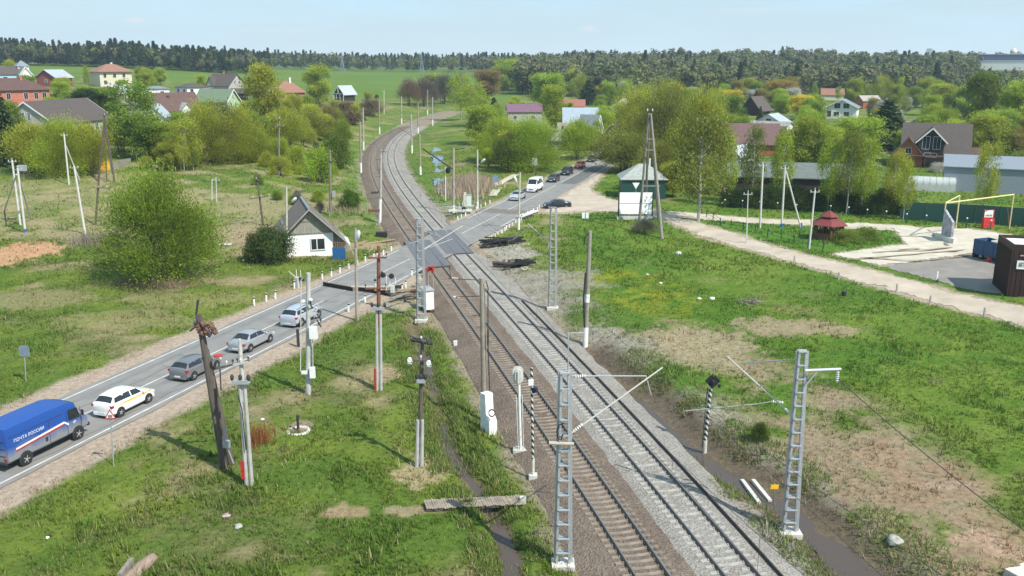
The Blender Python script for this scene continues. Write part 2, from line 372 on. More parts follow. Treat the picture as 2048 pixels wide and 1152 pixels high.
def ribbon(name,P,offs,dz,m,ragged=0,seed=0,kind='structure',zf=None,parent=None,attr=None):
    """draped strip: centre polyline P, cross offsets offs"""
    P=np.asarray(P,float); rows=[]
    for k,o in enumerate(offs):
        q=offset(P,o)
        if ragged and k in (0,len(offs)-1):
            w=(fbm(q[:,0],q[:,1],2.5,3,seed+k)-.5)*2*ragged; q=offset(P,1)*0+q+(offset(P,1)-P)*w[:,None]
        rows.append(q)
    A=np.stack(rows,1); n,m_=A.shape[:2]; f=A.reshape(-1,2)
    z=height(f[:,0],f[:,1],False)+dz if zf is None else zf(f[:,0],f[:,1],np.tile(np.arange(m_),n))
    V=np.concatenate([f,z[:,None]],1); i=(np.arange(n-1)[:,None]*m_+np.arange(m_-1)[None,:]).ravel()
    Fq=np.stack([i,i+m_,i+m_+1,i+1],1)[:, ::-1]
    ob=npmesh(name,V,Fq,m,smooth=True)
    if kind: tag(ob,kind=kind)
    return ob
def drape(name,P,res,dz,m,rag=.5,seed=3):
    xs=[p[0] for p in P]; ys=[p[1] for p in P]
    X,Y=np.meshgrid(np.arange(min(xs)-1,max(xs)+1,res),np.arange(min(ys)-1,max(ys)+1,res)); n,mm=X.shape
    s=sdist(X.ravel(),Y.ravel(),P)+(fbm(X.ravel(),Y.ravel(),1.6,3,seed)-.5)*2*rag; ok=(s>0).reshape(n,mm)
    cell=ok[:-1,:-1]&ok[1:,:-1]&ok[:-1,1:]&ok[1:,1:]; i=(np.arange(n-1)[:,None]*mm+np.arange(mm-1)[None,:])[cell]
    Fq=np.stack([i,i+1,i+mm+1,i+mm],1); used=np.unique(Fq); mp=np.full(n*mm,-1); mp[used]=np.arange(len(used))
    xx=X.ravel()[used]; yy=Y.ravel()[used]
    V=np.stack([xx,yy,height(xx,yy,True)+dz],1)
    return tag(npmesh(name,V,mp[Fq],m,smooth=True),kind='structure')
asphalt=mat('asphalt',(.235,.226,.212),.85,0,.14,.55,.15,col2=(.185,.177,.166))
RZ=.045
road_z=lambda x,y,k:np.maximum(base_h(x,y),-.02)+RZ
ribbon('road',RC,[-3.95,-3.6,-1.8,0,1.8,3.6,3.95],0,asphalt,ragged=.3,zf=road_z)
# wear: lighter wheel tracks are real polished strips in the surface
paint=mat('road_paint',(.62,.61,.57),.7,0,.25,1.2,col2=(.40,.39,.36))
mk_z=lambda x,y,k:np.maximum(base_h(x,y),-.02)+RZ+.006
def marking(y0,y1,off,w=.13):
    P=RC[(RC[:,1]>=y0)&(RC[:,1]<=y1)]
    if len(P)<3: P=np.array([road_at(t)[:2] for t in np.linspace(y0,y1,4)])
    ribbon('road_marking',offset(P,off),[-w/2,w/2],0,paint,zf=mk_z)
xs_y=118.5
marking(22,108,3.45,.15); marking(22,111,-3.45,.15)
marking(128,139,3.45,.15); marking(186,300,3.45,.15); marking(133,300,-3.45,.15)
for a,b in ((22,88),(90.5,93),(97,106.5),(123,139),(142,172),(175,300)): marking(a,b,0,.13)
patch=mat('asphalt_patch',(.12,.118,.115),.9,0,.2,.8,.2)
def road_patch(y0,y1,a,b,m,dz,name='road_patch'):
    P=np.array([road_at(t)[:2] for t in np.linspace(y0,y1,8)]); q=np.linspace(a,b,5)
    ribbon(name,P,list(q),0,m,ragged=.25,seed=int(y0),zf=lambda x,y,k:np.maximum(base_h(x,y),-.02)+RZ+dz)
road_patch(139.3,143.0,-4.4,3.9,mat('asphalt_muddy',(.16,.135,.115),.9,0,.25,.8,.2),.004)
road_patch(174,206,.2,3.3,patch,.003)
road_patch(60,83,.6,1.3,mat('asphalt_polished',(.185,.18,.172),.6,0,.12,.6),.003)
road_patch(60,100,2.2,2.8,mat('asphalt_polished',(.2,.2,.2)),.003)
road_patch(24,92,-2.7,-2.2,mat('asphalt_polished',(.2,.2,.2)),.003)
crackm=mat('tar_crack',(.085,.083,.08),.9,0,.2,3)
qc=random.Random(12); yc=36.0
while yc<150:
    yc+=qc.uniform(2.0,7.5)
    if 112<yc<124: continue
    a0=qc.uniform(-3.5,.5); a1=a0+qc.uniform(1.2,4.0); sl_=qc.uniform(-.25,.25); P=[]
    for k in range(9):
        o=a0+(min(a1,3.5)-a0)*k/8; x_,y_,_=road_at(yc+sl_*o+qc.uniform(-.09,.09),o); P.append((x_,y_))
    ribbon('road_crack',np.array(P),[-.028,.028],0,crackm,zf=lambda x,y,k:np.maximum(base_h(x,y),-.02)+RZ+.0045)
for off_,y0_,y1_ in ((-1.1,44,70),(.35,78,96),(2.9,50,66),(-2.6,84,104),(1.4,126,150)):
    ys_=np.linspace(y0_,y1_,30); P=np.array([road_at(t,off_+.12*math.sin(t*1.7)+qc.uniform(-.04,.04))[:2] for t in ys_]); ribbon('road_crack',P,[-.03,.03],0,crackm,zf=lambda x,y,k:np.maximum(base_h(x,y),-.02)+RZ+.005)
dirt=mat('dirt_road_surface',(.47,.395,.315),.95,0,.2,.35,.4,col2=(.36,.295,.225))
drape('dirt_road',dirtP,.4,.035,dirt,.9)
drape('back_road',backroadP,.5,.035,mat('pale_dirt',(.52,.46,.36),.95,0,.15,.5,.3,col2=(.40,.33,.25)),.8)
slab=mat('concrete_slabs',(.55,.50,.41),.9,0,.15,.5,.3,col2=(.42,.37,.29))
yard=drape('yard',yardP,.4,.05,slab,.35)
drape('forecourt',forecourtP,.4,.045,mat('worn_asphalt',(.25,.225,.2),.9,0,.15,.35,.3,col2=(.19,.17,.15)),.5)
grit=mat('joint_dirt',(.25,.19,.13),.95,0,.2,2)
for P in ([(1690,520),(1790,512),(1930,500)],[(1850,455),(1882,478),(1895,492)],[(1785,473),(1880,474),(1960,478)],[(1745,505),(1850,500),(1990,488)],[(1720,515),(1840,523),(1935,512)],[(1800,500),(1840,497)]):
    Q=np.array(PX(P)); t=np.linspace(0,1,24); d=np.linspace(0,1,len(Q)); Q=np.stack([np.interp(t,d,Q[:,0]),np.interp(t,d,Q[:,1])],1)
    ribbon('yard_joint',Q,[-.22,.22],.056,grit,ragged=.2,seed=4)
ribbon('footpath',np.array([(np.interp(t,np.linspace(0,1,len(pathP)),[p[0] for p in pathP]),np.interp(t,np.linspace(0,1,len(pathP)),[p[1] for p in pathP])) for t in np.linspace(0,1,60)]),[-.8,-.3,.3,.8],.05,mat('path_gravel',(.46,.41,.33),.95,0,.2,.8),ragged=.25)
# ---- ballast
def ballast_mat(name,a,b,c):
    m=bpy.data.materials.new(name); nt,N=nodes(m); L=nt.links.new
    o=N('ShaderNodeOutputMaterial'); s=N('ShaderNodeBsdfPrincipled'); s.inputs['Roughness'].default_value=.95; s.inputs['Specular IOR Level'].default_value=.1; L(s.outputs[0],o.inputs[0])
    tc=N('ShaderNodeTexCoord'); v=N('ShaderNodeTexVoronoi'); v.inputs['Scale'].default_value=9; L(tc.outputs['Object'],v.inputs[0])
    n=N('ShaderNodeTexNoise'); n.inputs['Scale'].default_value=.35; n.inputs['Detail'].default_value=8; n.inputs['Roughness'].default_value=.7; L(tc.outputs['Object'],n.inputs[0])
    r=N('ShaderNodeValToRGB'); r.color_ramp.elements[0].color=(*a,1); r.color_ramp.elements[1].color=(*b,1); r.color_ramp.elements[0].position=.35; r.color_ramp.elements[1].position=.65; L(n.outputs[0],r.inputs[0])
    sep=N('ShaderNodeSeparateColor'); L(v.outputs['Color'],sep.inputs[0]); r2=N('ShaderNodeMapRange'); r2.inputs[3].default_value=.78; r2.inputs[4].default_value=1.22; L(sep.outputs[0],r2.inputs[0])
    mm=N('ShaderNodeMixRGB'); mm.blend_type='MULTIPLY'; mm.inputs[0].default_value=1; L(r.outputs[0],mm.inputs[1]); L(r2.outputs[0],mm.inputs[2]); L(mm.outputs[0],s.inputs['Base Color'])
    bp=N('ShaderNodeBump'); bp.inputs['Strength'].default_value=.9; bp.inputs['Distance'].default_value=.06; L(v.outputs['Distance'],bp.inputs['Height']); L(bp.outputs[0],s.inputs['Normal'])
    return m
bal_new=ballast_mat('ballast_grey',(.285,.264,.236),(.222,.202,.178),0)
bal_old=ballast_mat('ballast_rusty',(.185,.145,.113),(.128,.098,.078),0)
BT=-.12
def bal_z(lo,hi,n):
    def f(x,y,k):
        b=height(x,y,False); return np.where(k==lo,np.minimum(b-.05,BT-.05),np.where(k==hi,np.minimum(b-.05,BT-.05),BT-.03*(k%2)))
    return f
ribbon('ballast_bed',TL,[-3.3,-1.75,-.8,.8,1.75,2.9],0,bal_old,ragged=.3,zf=lambda x,y,k:np.where(k==0,-.58,np.where(k==5,BT-.10,BT-.012*(k%2)))+(fbm(x,y,.9,2,8)-.5)*.05)
ribbon('ballast_bed',TR,[-2.75,-1.7,-.8,.8,1.7,3.5],0,bal_new,ragged=.35,zf=lambda x,y,k:np.where(k==5,-.58,np.where(k==0,BT-.12,BT+.012-.012*(k%2)))+(fbm(x,y,.9,2,9)-.5)*.05)
# ---- tracks
def along(P,step,s0=0):
    d=np.concatenate([[0],np.cumsum(np.hypot(*np.diff(P,axis=0).T))]); out=[]
    for s in np.arange(s0,d[-1],step):
        x=np.interp(s,d,P[:,0]); y=np.interp(s,d,P[:,1]); i=min(np.searchsorted(d,s),len(P)-1); t=P[min(i+1,len(P)-1)]-P[max(i-1,0)]
        out.append((x,y,math.atan2(t[1],t[0])))
    return out
def sweep(name,P,prof,m,parent,z0):
    P=np.asarray(P); t=np.gradient(P,axis=0); t/=np.linalg.norm(t,axis=1)[:,None]; nr=np.stack([t[:,1],-t[:,0]],1)
    k=len(prof); V=np.concatenate([np.stack([P[:,0]+nr[:,0]*a,P[:,1]+nr[:,1]*a,np.full(len(P),z0+b)],1)[:,None] for a,b in prof],1).reshape(-1,3)
    fs=[]
    for i in range(len(P)-1):
        for j in range(k): fs.append((i*k+j,i*k+(j+1)%k,(i+1)*k+(j+1)%k,(i+1)*k+j))
    return npmesh(name,V,np.array(fs),m,parent)
RAIL=[(-.075,0),(.075,0),(.075,.02),(.02,.035),(.02,.12),(.038,.13),(.038,.165),(-.038,.165),(-.038,.13),(-.02,.12),(-.02,.035),(-.075,.02)]
railm=mat('rail_steel',(.16,.12,.098),.55,.4,.3,2); railtop=mat('rail_head_polished',(.33,.31,.30),.35,.7,.15,2)
sl_new=mat('sleeper_new_concrete',(.33,.31,.28),.9,0,.22,1.5,.2); sl_old=mat('sleeper_old_concrete',(.225,.182,.142),.95,0,.3,1.2,.3)
def track(C,label,slm,seed,sz):
    t=thing('railway_track',label,'railway track')
    for s in (-.79,.79):
        P=offset(C,s); r=sweep('rail',P[P[:,1]<431],RAIL,railm,t,-.095)
        sweep('rail_head',P,[(-.037,.166),(.037,.166),(.037,.170),(-.037,.170)],railtop,r,-.095)
    sl=along(C,.56,0.1); q=random.Random(seed)
    m=MB(); L=2.62
    # sleeper with the raised rail seats and lower waist of a concrete tie
    m.prism([(-L/2,-.2),(-L/2,0),(-.55,.0),(-.3,-.022),(.3,-.022),(.55,0),(L/2,0),(L/2,-.2)],(-.12,0,0),(0,1,0),(0,0,1),(.24,0,0))
    for s in (-.79,.79):
        for e in (-.13,.13): m.box((0,s+e,.02),(.14,.05,.05))
    first=None; near=0; rest=[]
    for i,(x,y,a) in enumerate(sl):
        if abs(x-road_at(y)[0])<4.6 and 95<y<140: continue
        dz=q.uniform(-.012,.012)
        if i>=14 and near<100:
            if first is None: o=m.build('sleeper',slm,t); first=o
            else: o=first.copy(); COL.objects.link(o)
            o.location=(x,y,sz+dz); o.rotation_euler=(0,0,a+q.uniform(-.02,.02)); near+=1
        else: rest.append((x,y,a,dz))
    base=np.array([v for v in m.v]); V=[];Fs=[]
    mm=MB()
    for x,y,a,dz in rest:
        c,s=math.cos(a),math.sin(a); r=base; mm.add(np.stack([x+r[:,0]*c-r[:,1]*s,y+r[:,0]*s+r[:,1]*c,r[:,2]+sz+dz],1),m.f)
    o=mm.build('sleepers',slm,t); tag(o,kind='stuff')
track(TL,'older railway track on rusty brown ballast, nearer the white house','' or sl_old,3,-.095)
track(TR,'newer railway track of pale concrete sleepers on clean grey ballast',sl_new,4,-.095)
# a loose rail lies on the shoulder of the new track
P3=offset(TR,1.85); P3=P3[(P3[:,1]>27)&(P3[:,1]<88)]
o=sweep('spare_rail',P3,[(a,b*.9) for a,b in RAIL],mat('spare_rail_steel',(.065,.055,.05),.6,.3,.2,2),None,BT+.01)
tag(o,'dark spare rail lying on the grey ballast right of the newer track','rail')
# rubber decks of the level crossing
def deck(C,label):
    cen=min(range(len(C)),key=lambda i:abs(C[i][0]-road_at(C[i][1])[0])); cy=C[cen][1]
    t=thing('crossing_deck',label,'crossing deck')
    m=mat('rubber_panel',(.125,.125,.135),.75,0,.14,2.5,.1)
    i0=np.searchsorted(C[:,1],cy-8.2); i1=np.searchsorted(C[:,1],cy+8.0); P=C[i0:i1]
    for a,b,nm in ((-.70,.70,'inner_panel'),(-1.75,-.88,'outer_panel'),(.88,1.75,'outer_panel')):
        ds=np.linspace(-8.2,8,10)
        Vs=[]; q=along(P,.25)
        mb=MB()
        k=2.25
        for j in range(0,len(q)-9,9):
            x,y,an=q[j]; x2,y2,_=q[j+9]; t2=np.array([x2-x,y2-y]); ln=np.linalg.norm(t2); t2/=ln; n2=np.array([t2[1],-t2[0]]); c=np.array([(x+x2)/2,(y+y2)/2])+n2*(a+b)/2
            mb.box((c[0],c[1],.03),(ln-.02,b-a,.12),math.atan2(t2[1],t2[0]))
        mb.build(nm,m,t)
    return cy
deck(TL,'dark rubber crossing deck in the older track nearer the white house'); deck(TR,'dark rubber crossing deck in the newer grey-ballasted track')
# ---- water
def water_mat(name,col,rough,al=1):
    m=bpy.data.materials.new(name); nt,N=nodes(m); L=nt.links.new; o=N('ShaderNodeOutputMaterial'); b=N('ShaderNodeBsdfPrincipled'); L(b.outputs[0],o.inputs[0])
    b.inputs['Base Color'].default_value=(*col,1); b.inputs['Roughness'].default_value=rough; b.inputs['Specular IOR Level'].default_value=.6 if rough<.1 else .22
    n=N('ShaderNodeTexNoise'); n.inputs['Scale'].default_value=3; bp=N('ShaderNodeBump'); bp.inputs['Strength'].default_value=.06; L(n.outputs[0],bp.inputs['Height']); L(bp.outputs[0],b.inputs['Normal']); return m
def dens(P,n=80):
    P=np.array(P); d=np.concatenate([[0],np.cumsum(np.hypot(*np.diff(P,axis=0).T))]); t=np.linspace(0,d[-1],n); return np.stack([np.interp(t,d,P[:,0]),np.interp(t,d,P[:,1])],1)
mud=water_mat('muddy_water',(.085,.064,.052),.22)
def stream(name,P,w,dz,m,seed=0):
    C=dens(P,120); ww=np.interp(np.linspace(0,1,120),np.linspace(0,1,len(w)),w); n_=(offset(C,1)-C); cols=[]
    for k,s in enumerate((-1,-.4,.4,1)):
        r=1+(fbm(C[:,0]*1.0+k*50,C[:,1],1.4,3,seed+k)-.5)*1.5 if k in(0,3) else 1
        cols.append(C+n_*(s*ww*r)[:,None])
    A=np.stack(cols,1).reshape(-1,2); z=height(C[:,0],C[:,1],False)+(np.interp(np.linspace(0,1,120),np.linspace(0,1,len(dz)),dz) if hasattr(dz,'__len__') else dz); V=np.concatenate([A,np.repeat(z,4)[:,None]],1); i=(np.arange(119)[:,None]*4+np.arange(3)[None,:]).ravel()
    return tag(npmesh(name,V,np.stack([i,i+1,i+5,i+4],1),m,smooth=True),kind='structure')
stream('ditch_water',ditchR[1:],[1.6,1.8,1.8,1.8,2.0,2.2,2.2],[-.08,.0,.02,.03,.06,.13,.15],mud,2)
stream('ditch_water',ditchL,[.7,.7],[.02,.05,.06,.03,.07],mud,3)
stw=water_mat('stream',(.12,.14,.17),.06)
stream('stream_water',creek,[1.0,1.5,1.2,.8,1.3,1.2],[.04,.06,.05,.02,.05,.04],stw,5)
c_=G(918,395); stream('pond_water',[(c_[0]-4.5,c_[1]-2),(c_[0]-1,c_[1]-.6),(c_[0]+4,c_[1]+1)],[.4,2.4,2.4,.4],.04,stw,8)
# ---- grass tufts over the near meadows
def grass(name,N,y0,y1,u0,u1,hs,ws,seed,tall=1.0,sel=None):
    q=np.random.default_rng(seed)
    y=y0*(y1/y0)**q.random(N)**.9; u=q.uniform(u0,u1,N); x=u*(y+6)
    dr=pdist(x,y,RCs); dt=pdist(x,y,TMs)
    cl=fbm(x,y,2.2,3,31)
    ok=(dr>5.4)&(dt>4.9+1.2*(q.random(N)-.5))&(q.random(N)<.25+1.5*sm(.38,.62,cl))
    for P in (dirtP,backroadP,yardP,forecourtP): ok&=~inpoly(x,y,P)
    ok&=(pdist(x,y,ditchR)>1.1)&(pdist(x,y,ditchL)>.45)
    c=ground_color(x,y); green=c[:,1]-c[:,0]
    ok&=(q.random(N)<.35+.65*sm(-.02,.03,green))
    if sel is not None: ok&=sel(x,y)
    x,y,c,cl=x[ok],y[ok],c[ok],cl[ok]; n=len(x); z=height(x,y)
    B=3; V=np.zeros((n,B,3,3)); C=np.zeros((n,B,3,3))
    hgt=hs*(.45+.9*cl)*q.uniform(.6,1.3,n)*(1+.0*y)*tall
    val=q.uniform(.72,1.35,n); hue=q.normal(0,.08,n)
    for b in range(B):
        a=q.uniform(0,2*math.pi,n); w=ws*q.uniform(.6,1.2,n); ln=q.uniform(.15,.75,n)*hgt; oa=q.uniform(0,2*math.pi,n); orr=q.uniform(0,.12,n)
        ox=x+np.cos(oa)*orr; oy=y+np.sin(oa)*orr
        V[:,b,0]=np.stack([ox-np.sin(a)*w,oy+np.cos(a)*w,z-.02],1); V[:,b,1]=np.stack([ox+np.sin(a)*w,oy-np.cos(a)*w,z-.02],1)
        V[:,b,2]=np.stack([ox+np.cos(a)*ln,oy+np.sin(a)*ln,z+hgt*q.uniform(.7,1.1,n)],1)
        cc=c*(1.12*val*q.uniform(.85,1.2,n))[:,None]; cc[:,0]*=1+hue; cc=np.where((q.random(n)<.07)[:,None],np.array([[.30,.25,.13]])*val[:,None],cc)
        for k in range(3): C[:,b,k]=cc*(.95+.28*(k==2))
    V=V.reshape(-1,3); C=np.clip(C.reshape(-1,3),0,1)
    o=npmesh(name,V,np.arange(len(V)).reshape(-1,3),grassm,attr=C); tag(o,kind='stuff'); return o
grassm=foliage_mat('grass_blades',True,.35)
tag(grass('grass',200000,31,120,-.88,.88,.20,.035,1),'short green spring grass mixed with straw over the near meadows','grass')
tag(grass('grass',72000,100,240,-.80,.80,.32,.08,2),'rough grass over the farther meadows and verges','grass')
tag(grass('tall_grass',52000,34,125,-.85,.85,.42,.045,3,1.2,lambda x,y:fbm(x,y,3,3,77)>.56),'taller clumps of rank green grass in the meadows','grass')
def bankgrass(P,n,w0,w1,h,seed,side=0,cut=.38):
    q=np.random.default_rng(seed); C=dens(P,400); i=q.integers(0,400,n); nv=(offset(C,1)-C)[i]; s=(np.where(q.random(n)<.5,-1,1) if side==0 else side)*q.uniform(w0,w1,n)
    x=C[i,0]+nv[:,0]*s+q.normal(0,.3,n); y=C[i,1]+nv[:,1]*s+q.normal(0,.3,n); ok=(pdist(x,y,RCs)>5.2)&((pdist(x,y,TMs)>5.0)|(side!=0))&(fbm(x,y,2.5,2,55)>cut); x,y=x[ok],y[ok]; n=len(x); z=height(x,y)
    a=q.uniform(0,6.28,n); w=q.uniform(.02,.045,n); hh=h*q.uniform(.4,1.3,n); l=q.uniform(.2,1.0,n)*hh
    V=np.stack([np.stack([x-np.sin(a)*w,y+np.cos(a)*w,z-.03],1),np.stack([x+np.sin(a)*w,y-np.cos(a)*w,z-.03],1),np.stack([x+np.cos(a)*l,y+np.sin(a)*l,z+hh],1)],1)
    base=np.where(q.random(n)[:,None]<.75,np.array([[.11,.17,.03]]),np.array([[.26,.22,.11]]))*q.uniform(.8,1.6,n)[:,None]
    return tag(npmesh('bank_grass',V.reshape(-1,3),np.arange(n*3).reshape(-1,3),grassm,attr=np.repeat(base,3,0)),'rank green grass and weeds along the ditch banks and track edges','grass',kind='stuff')
tl_=[tuple(p) for p in TL[::30]]; tr_=[tuple(p) for p in TR[::30]]
bankgrass(tl_,9000,2.3,4.0,.22,31,-1,.52); bankgrass(tr_,9000,2.9,4.6,.22,32,1,.55); bankgrass(tl_,1500,.0,.6,.12,33,1,.62)
bankgrass(ditchL,30000,.35,1.9,.30,21); bankgrass(ditchR,20000,1.2,4.2,.28,22,0,.46)
def reeds(name,label,px,py,rx,ry,n,h,col,seed):
    q=np.random.default_rng(seed); gx,gy,_=at(px,py); x=gx+q.normal(0,rx,n); y=gy+q.normal(0,ry,n); z=height(x,y); a=q.uniform(0,6.28,n); w=q.uniform(.03,.07,n)*(gy/110); hh=h*q.uniform(.5,1.15,n); l=q.normal(0,.16,n)*hh
    V=np.stack([np.stack([x-np.sin(a)*w,y+np.cos(a)*w,z],1),np.stack([x+np.sin(a)*w,y-np.cos(a)*w,z],1),np.stack([x+np.cos(a)*l,y+np.sin(a)*l,z+hh],1)],1)
    C=np.repeat((np.array(col)*q.uniform(.7,1.3,n)[:,None])[:,None],3,1)
    o=npmesh(name,V.reshape(-1,3),np.arange(n*3).reshape(-1,3),grassm,attr=C.reshape(-1,3)); return tag(o,label,'reeds',kind='stuff')
reeds('reeds','dry pinkish reeds standing beside the stream beyond the crossing',937,374,2.3,5.5,2600,1.7,(.44,.34,.25),5)
reeds('reeds','dry grey-brown stalks under the big round willow',300,572,2.2,.8,500,.8,(.23,.17,.13),6)
reeds('reeds','rust-coloured dry stalks beside the twin white pole',520,885,.45,.7,420,.9,(.30,.13,.05),7)
reeds('reeds','pale dead stalks left of the big round willow',197,485,1.6,1.4,700,1.2,(.30,.25,.20),8)
reeds('reeds','pale dead stalks on the verge beside the older track',690,420,1.6,2.0,600,.8,(.40,.35,.22),9)
# ================================================================== TREES
leafm=foliage_mat('leaves',trans=.5); bark=mat('bark_brown',(.10,.078,.058),.95,0,.3,4,.3); bark_b=mat('bark_birch',(.50,.47,.42),.9,0,.3,2.2,col2=(.22,.20,.17)); needle=foliage_mat('needles',trans=.15)
def leaf_mesh(name,c,d,ln,w,m,q,val):
    """diamond sprays: centres c, directions d"""
    n=len(c); d=d/np.linalg.norm(d,axis=1)[:,None]; r=q.normal(0,1,(n,3)); s=np.cross(d,r); s/=np.linalg.norm(s,axis=1)[:,None]+1e-9
    ln=np.asarray(ln).reshape(-1,1)*np.ones((n,1)); w=np.asarray(w).reshape(-1,1)*np.ones((n,1))
    V=np.stack([c-d*ln*.5,c+s*w*.5,c+d*ln*.5,c-s*w*.5],1).reshape(-1,3)
    col=np.repeat(val,4,0)
    o=npmesh(name,V,np.arange(4*n).reshape(-1,4),m,attr=col,attrname='leaf'); return o
def tints(q,n,base,spread=.25,hue=.10):
    v=base*q.uniform(1-spread,1+spread,n); h=q.normal(0,hue,n)
    return np.clip(np.stack([v*(1+h),v,v*(1-h*.5)],1),.05,3)
def limb_tree(mb,H,tips,q,r0,fork=.35,stems=1,spread=.3):
    for s in range(stems):
        a=q.uniform(0,6.28); bx,by=(0,0) if stems==1 else (spread*math.cos(a),spread*math.sin(a))
        k=[t for i,t in enumerate(tips) if i%stems==s]
        if not k: continue
        cen=np.mean(k,0); top=np.array([cen[0]*.6,cen[1]*.6,H*.82]); f=np.array([bx+cen[0]*.25,by+cen[1]*.25,H*fork])
        mb.pipe([(bx,by,-.3),f*np.array([.8,.8,.5]),f,(f+top)/2,top],[r0,r0*.85,r0*.7,r0*.42,r0*.12],7)
        for t in k:
            z0=q.uniform(.0,.6); st=f+(top-f)*z0; md=(st+t)/2+np.array([0,0,.08*H*q.uniform(-.2,1)])
            mb.pipe([st,md,t],[r0*.36,r0*.2,r0*.05],5)
def tree_proto(kind,seed):
    q=np.random.default_rng(seed); mb=MB(); P=[];D=[];T=[]
    if kind=='round':       # broad willow, many fine upright shoots, unit height 1
        H=1.0; tips=[]
        big=seed>=900; NC=64 if big else 40
        for i in range(NC):
            a=q.uniform(0,6.28); e=q.uniform(-1.0 if big else -.45,1.45); rr=q.uniform(.55,1.08)
            c=np.array([math.cos(a)*math.cos(e)*.47*rr,math.sin(a)*math.cos(e)*.47*rr,.46+math.sin(e)*.46*rr]); tips.append(c)
            rad=q.uniform(.05,.13); n=int((620 if big else 380)*(rad/.09)**1.5); p=c+q.normal(0,rad,(n,3))*np.array([1,1,.85]); out=p-np.array([0,0,.25]); 
            P.append(p); D.append(out/np.linalg.norm(out,axis=1)[:,None]+q.normal(0,.35,(n,3))+np.array([0,0,.45])); T.append(tints(q,n,q.uniform(.7,1.3)))
        for i in range(16):
            a=q.uniform(0,6.28); rr=q.uniform(0,.3); c=np.array([math.cos(a)*rr,math.sin(a)*rr,q.uniform(.25,.7)]); n=200 if big else 90; p=c+q.normal(0,.12,(n,3)); P.append(p); D.append(q.normal(0,1,(n,3))); T.append(tints(q,n,.75))
        ln,w=(.026,.0085) if big else (.046,.0125)
        limb_tree(mb,H,tips[::3],q,.018,.2,5,.06)
    elif kind=='birch':
        H=1.0; tips=[]
        for i in range(44):
            t=q.uniform(.30,1.0); R_=.19*math.sin(math.pi*min(1,(t-.2)/.85))**.7+.02; a=q.uniform(0,6.28); rr=R_*q.uniform(.4,1.05)
            c=np.array([math.cos(a)*rr,math.sin(a)*rr,t]); tips.append(c); n=120; p=c+q.normal(0,1,(n,3))*np.array([.038,.038,.055]); p[:,2]-=q.random(n)**2*.08
            P.append(p); D.append(q.normal(0,.5,(n,3))+np.array([0,0,-.9])); T.append(tints(q,n,q.uniform(.75,1.2)))
        ln,w=.026,.0105
        mb.pipe([(0,0,-.02),(.008,.004,.25),(-.006,.008,.5),(.004,-.004,.75),(0,0,.98)],[.013,.0115,.009,.006,.002],7)
        for t in tips[::2]:
            s=np.array([0,0,t[2]*.86-.05]); mb.pipe([s,(s+t)/2+np.array([0,0,.02]),t],[.004,.0028,.001],4)
    elif kind=='bush':
        tips=[]
        for i in range(34):
            a=q.uniform(0,6.28); e=q.uniform(0,1.5); rr=q.uniform(.6,1)
            c=np.array([math.cos(a)*math.cos(e)*.62*rr,math.sin(a)*math.cos(e)*.62*rr,.12+math.sin(e)*.78*rr]); tips.append(c); n=260
            p=c+q.normal(0,.11,(n,3)); P.append(p); D.append(q.normal(0,.7,(n,3))+np.array([0,0,.6])); T.append(tints(q,n,q.uniform(.7,1.25)))
        ln,w=.055,.022; limb_tree(mb,.8,tips[::3],q,.025,.1,5,.12)
    elif kind=='spruce':
        for i in range(26):
            t=i/25; z=.10+.88*t; Rr=.24*(1-t)**.85+.01; k=int(9+12*(1-t))
            for j in range(k):
                a=q.uniform(0,6.28); L_=Rr*q.uniform(.7,1.12); n=int(10+22*L_/.24); s=q.random(n)**.7
                p=np.stack([np.cos(a)*L_*s,np.sin(a)*L_*s,z-.06*s*s*4*Rr+0*s],1)+q.normal(0,.012,(n,3)); P.append(p)
                D.append(np.stack([np.full(n,math.cos(a)),np.full(n,math.sin(a)),np.full(n,-.35)],1)+q.normal(0,.4,(n,3))); T.append(tints(q,n,q.uniform(.7,1.2),.3,.05))
        ln,w=.05,.02; mb.pipe([(0,0,-.02),(0,0,.5),(0,0,.98)],[.018,.012,.002],7)
    elif kind=='oak':       # taller uneven broadleaf with gaps
        tips=[]
        for i in range(46):
            a=q.uniform(0,6.28); t=q.uniform(.2,.97); R_=.33*math.sin(math.pi*min(1,(t-.15)/.95))**.6; rr=R_*q.uniform(.35,1.05)
            c=np.array([math.cos(a)*rr,math.sin(a)*rr,t]); tips.append(c); n=330; rad=q.uniform(.05,.085); p=c+q.normal(0,rad,(n,3))*np.array([1,1,.8])
            P.append(p); D.append(q.normal(0,.8,(n,3))+np.array([0,0,.3])); T.append(tints(q,n,q.uniform(.68,1.22)))
        ln,w=.034,.0155; limb_tree(mb,1.0,tips[::2],q,.016,.3,1)
    elif kind=='bare':      # leafless shrub, only a mist of twigs
        tips=[]
        for i in range(40):
            a=q.uniform(0,6.28); e=q.uniform(.1,1.5); rr=q.uniform(.6,1); c=np.array([math.cos(a)*math.cos(e)*.55*rr,math.sin(a)*math.cos(e)*.55*rr,.15+math.sin(e)*.8*rr]); tips.append(c); n=190
            p=c+q.normal(0,.1,(n,3)); out=p-np.array([0,0,-.2]); P.append(p); D.append(out+q.normal(0,.25,(n,3))); T.append(tints(q,n,q.uniform(.75,1.25)))
        ln,w=.13,.006; limb_tree(mb,.9,tips[::2],q,.018,.12,6,.1)
    P=np.concatenate(P);D=np.concatenate(D);T=np.concatenate(T); P[:,2]=np.maximum(P[:,2],.02)
    sz=q.uniform(.7,1.4,len(P))
    cr=leaf_mesh('crown',P,D,ln*sz,w*sz,needle if kind=='spruce' else leafm,q,T)
    tk=mb.build('trunk',bark_b if kind=='birch' else bark,None,True)
    cm,tm=cr.data,tk.data; bpy.data.objects.remove(cr); bpy.data.objects.remove(tk); return cm,tm
PROTO={}
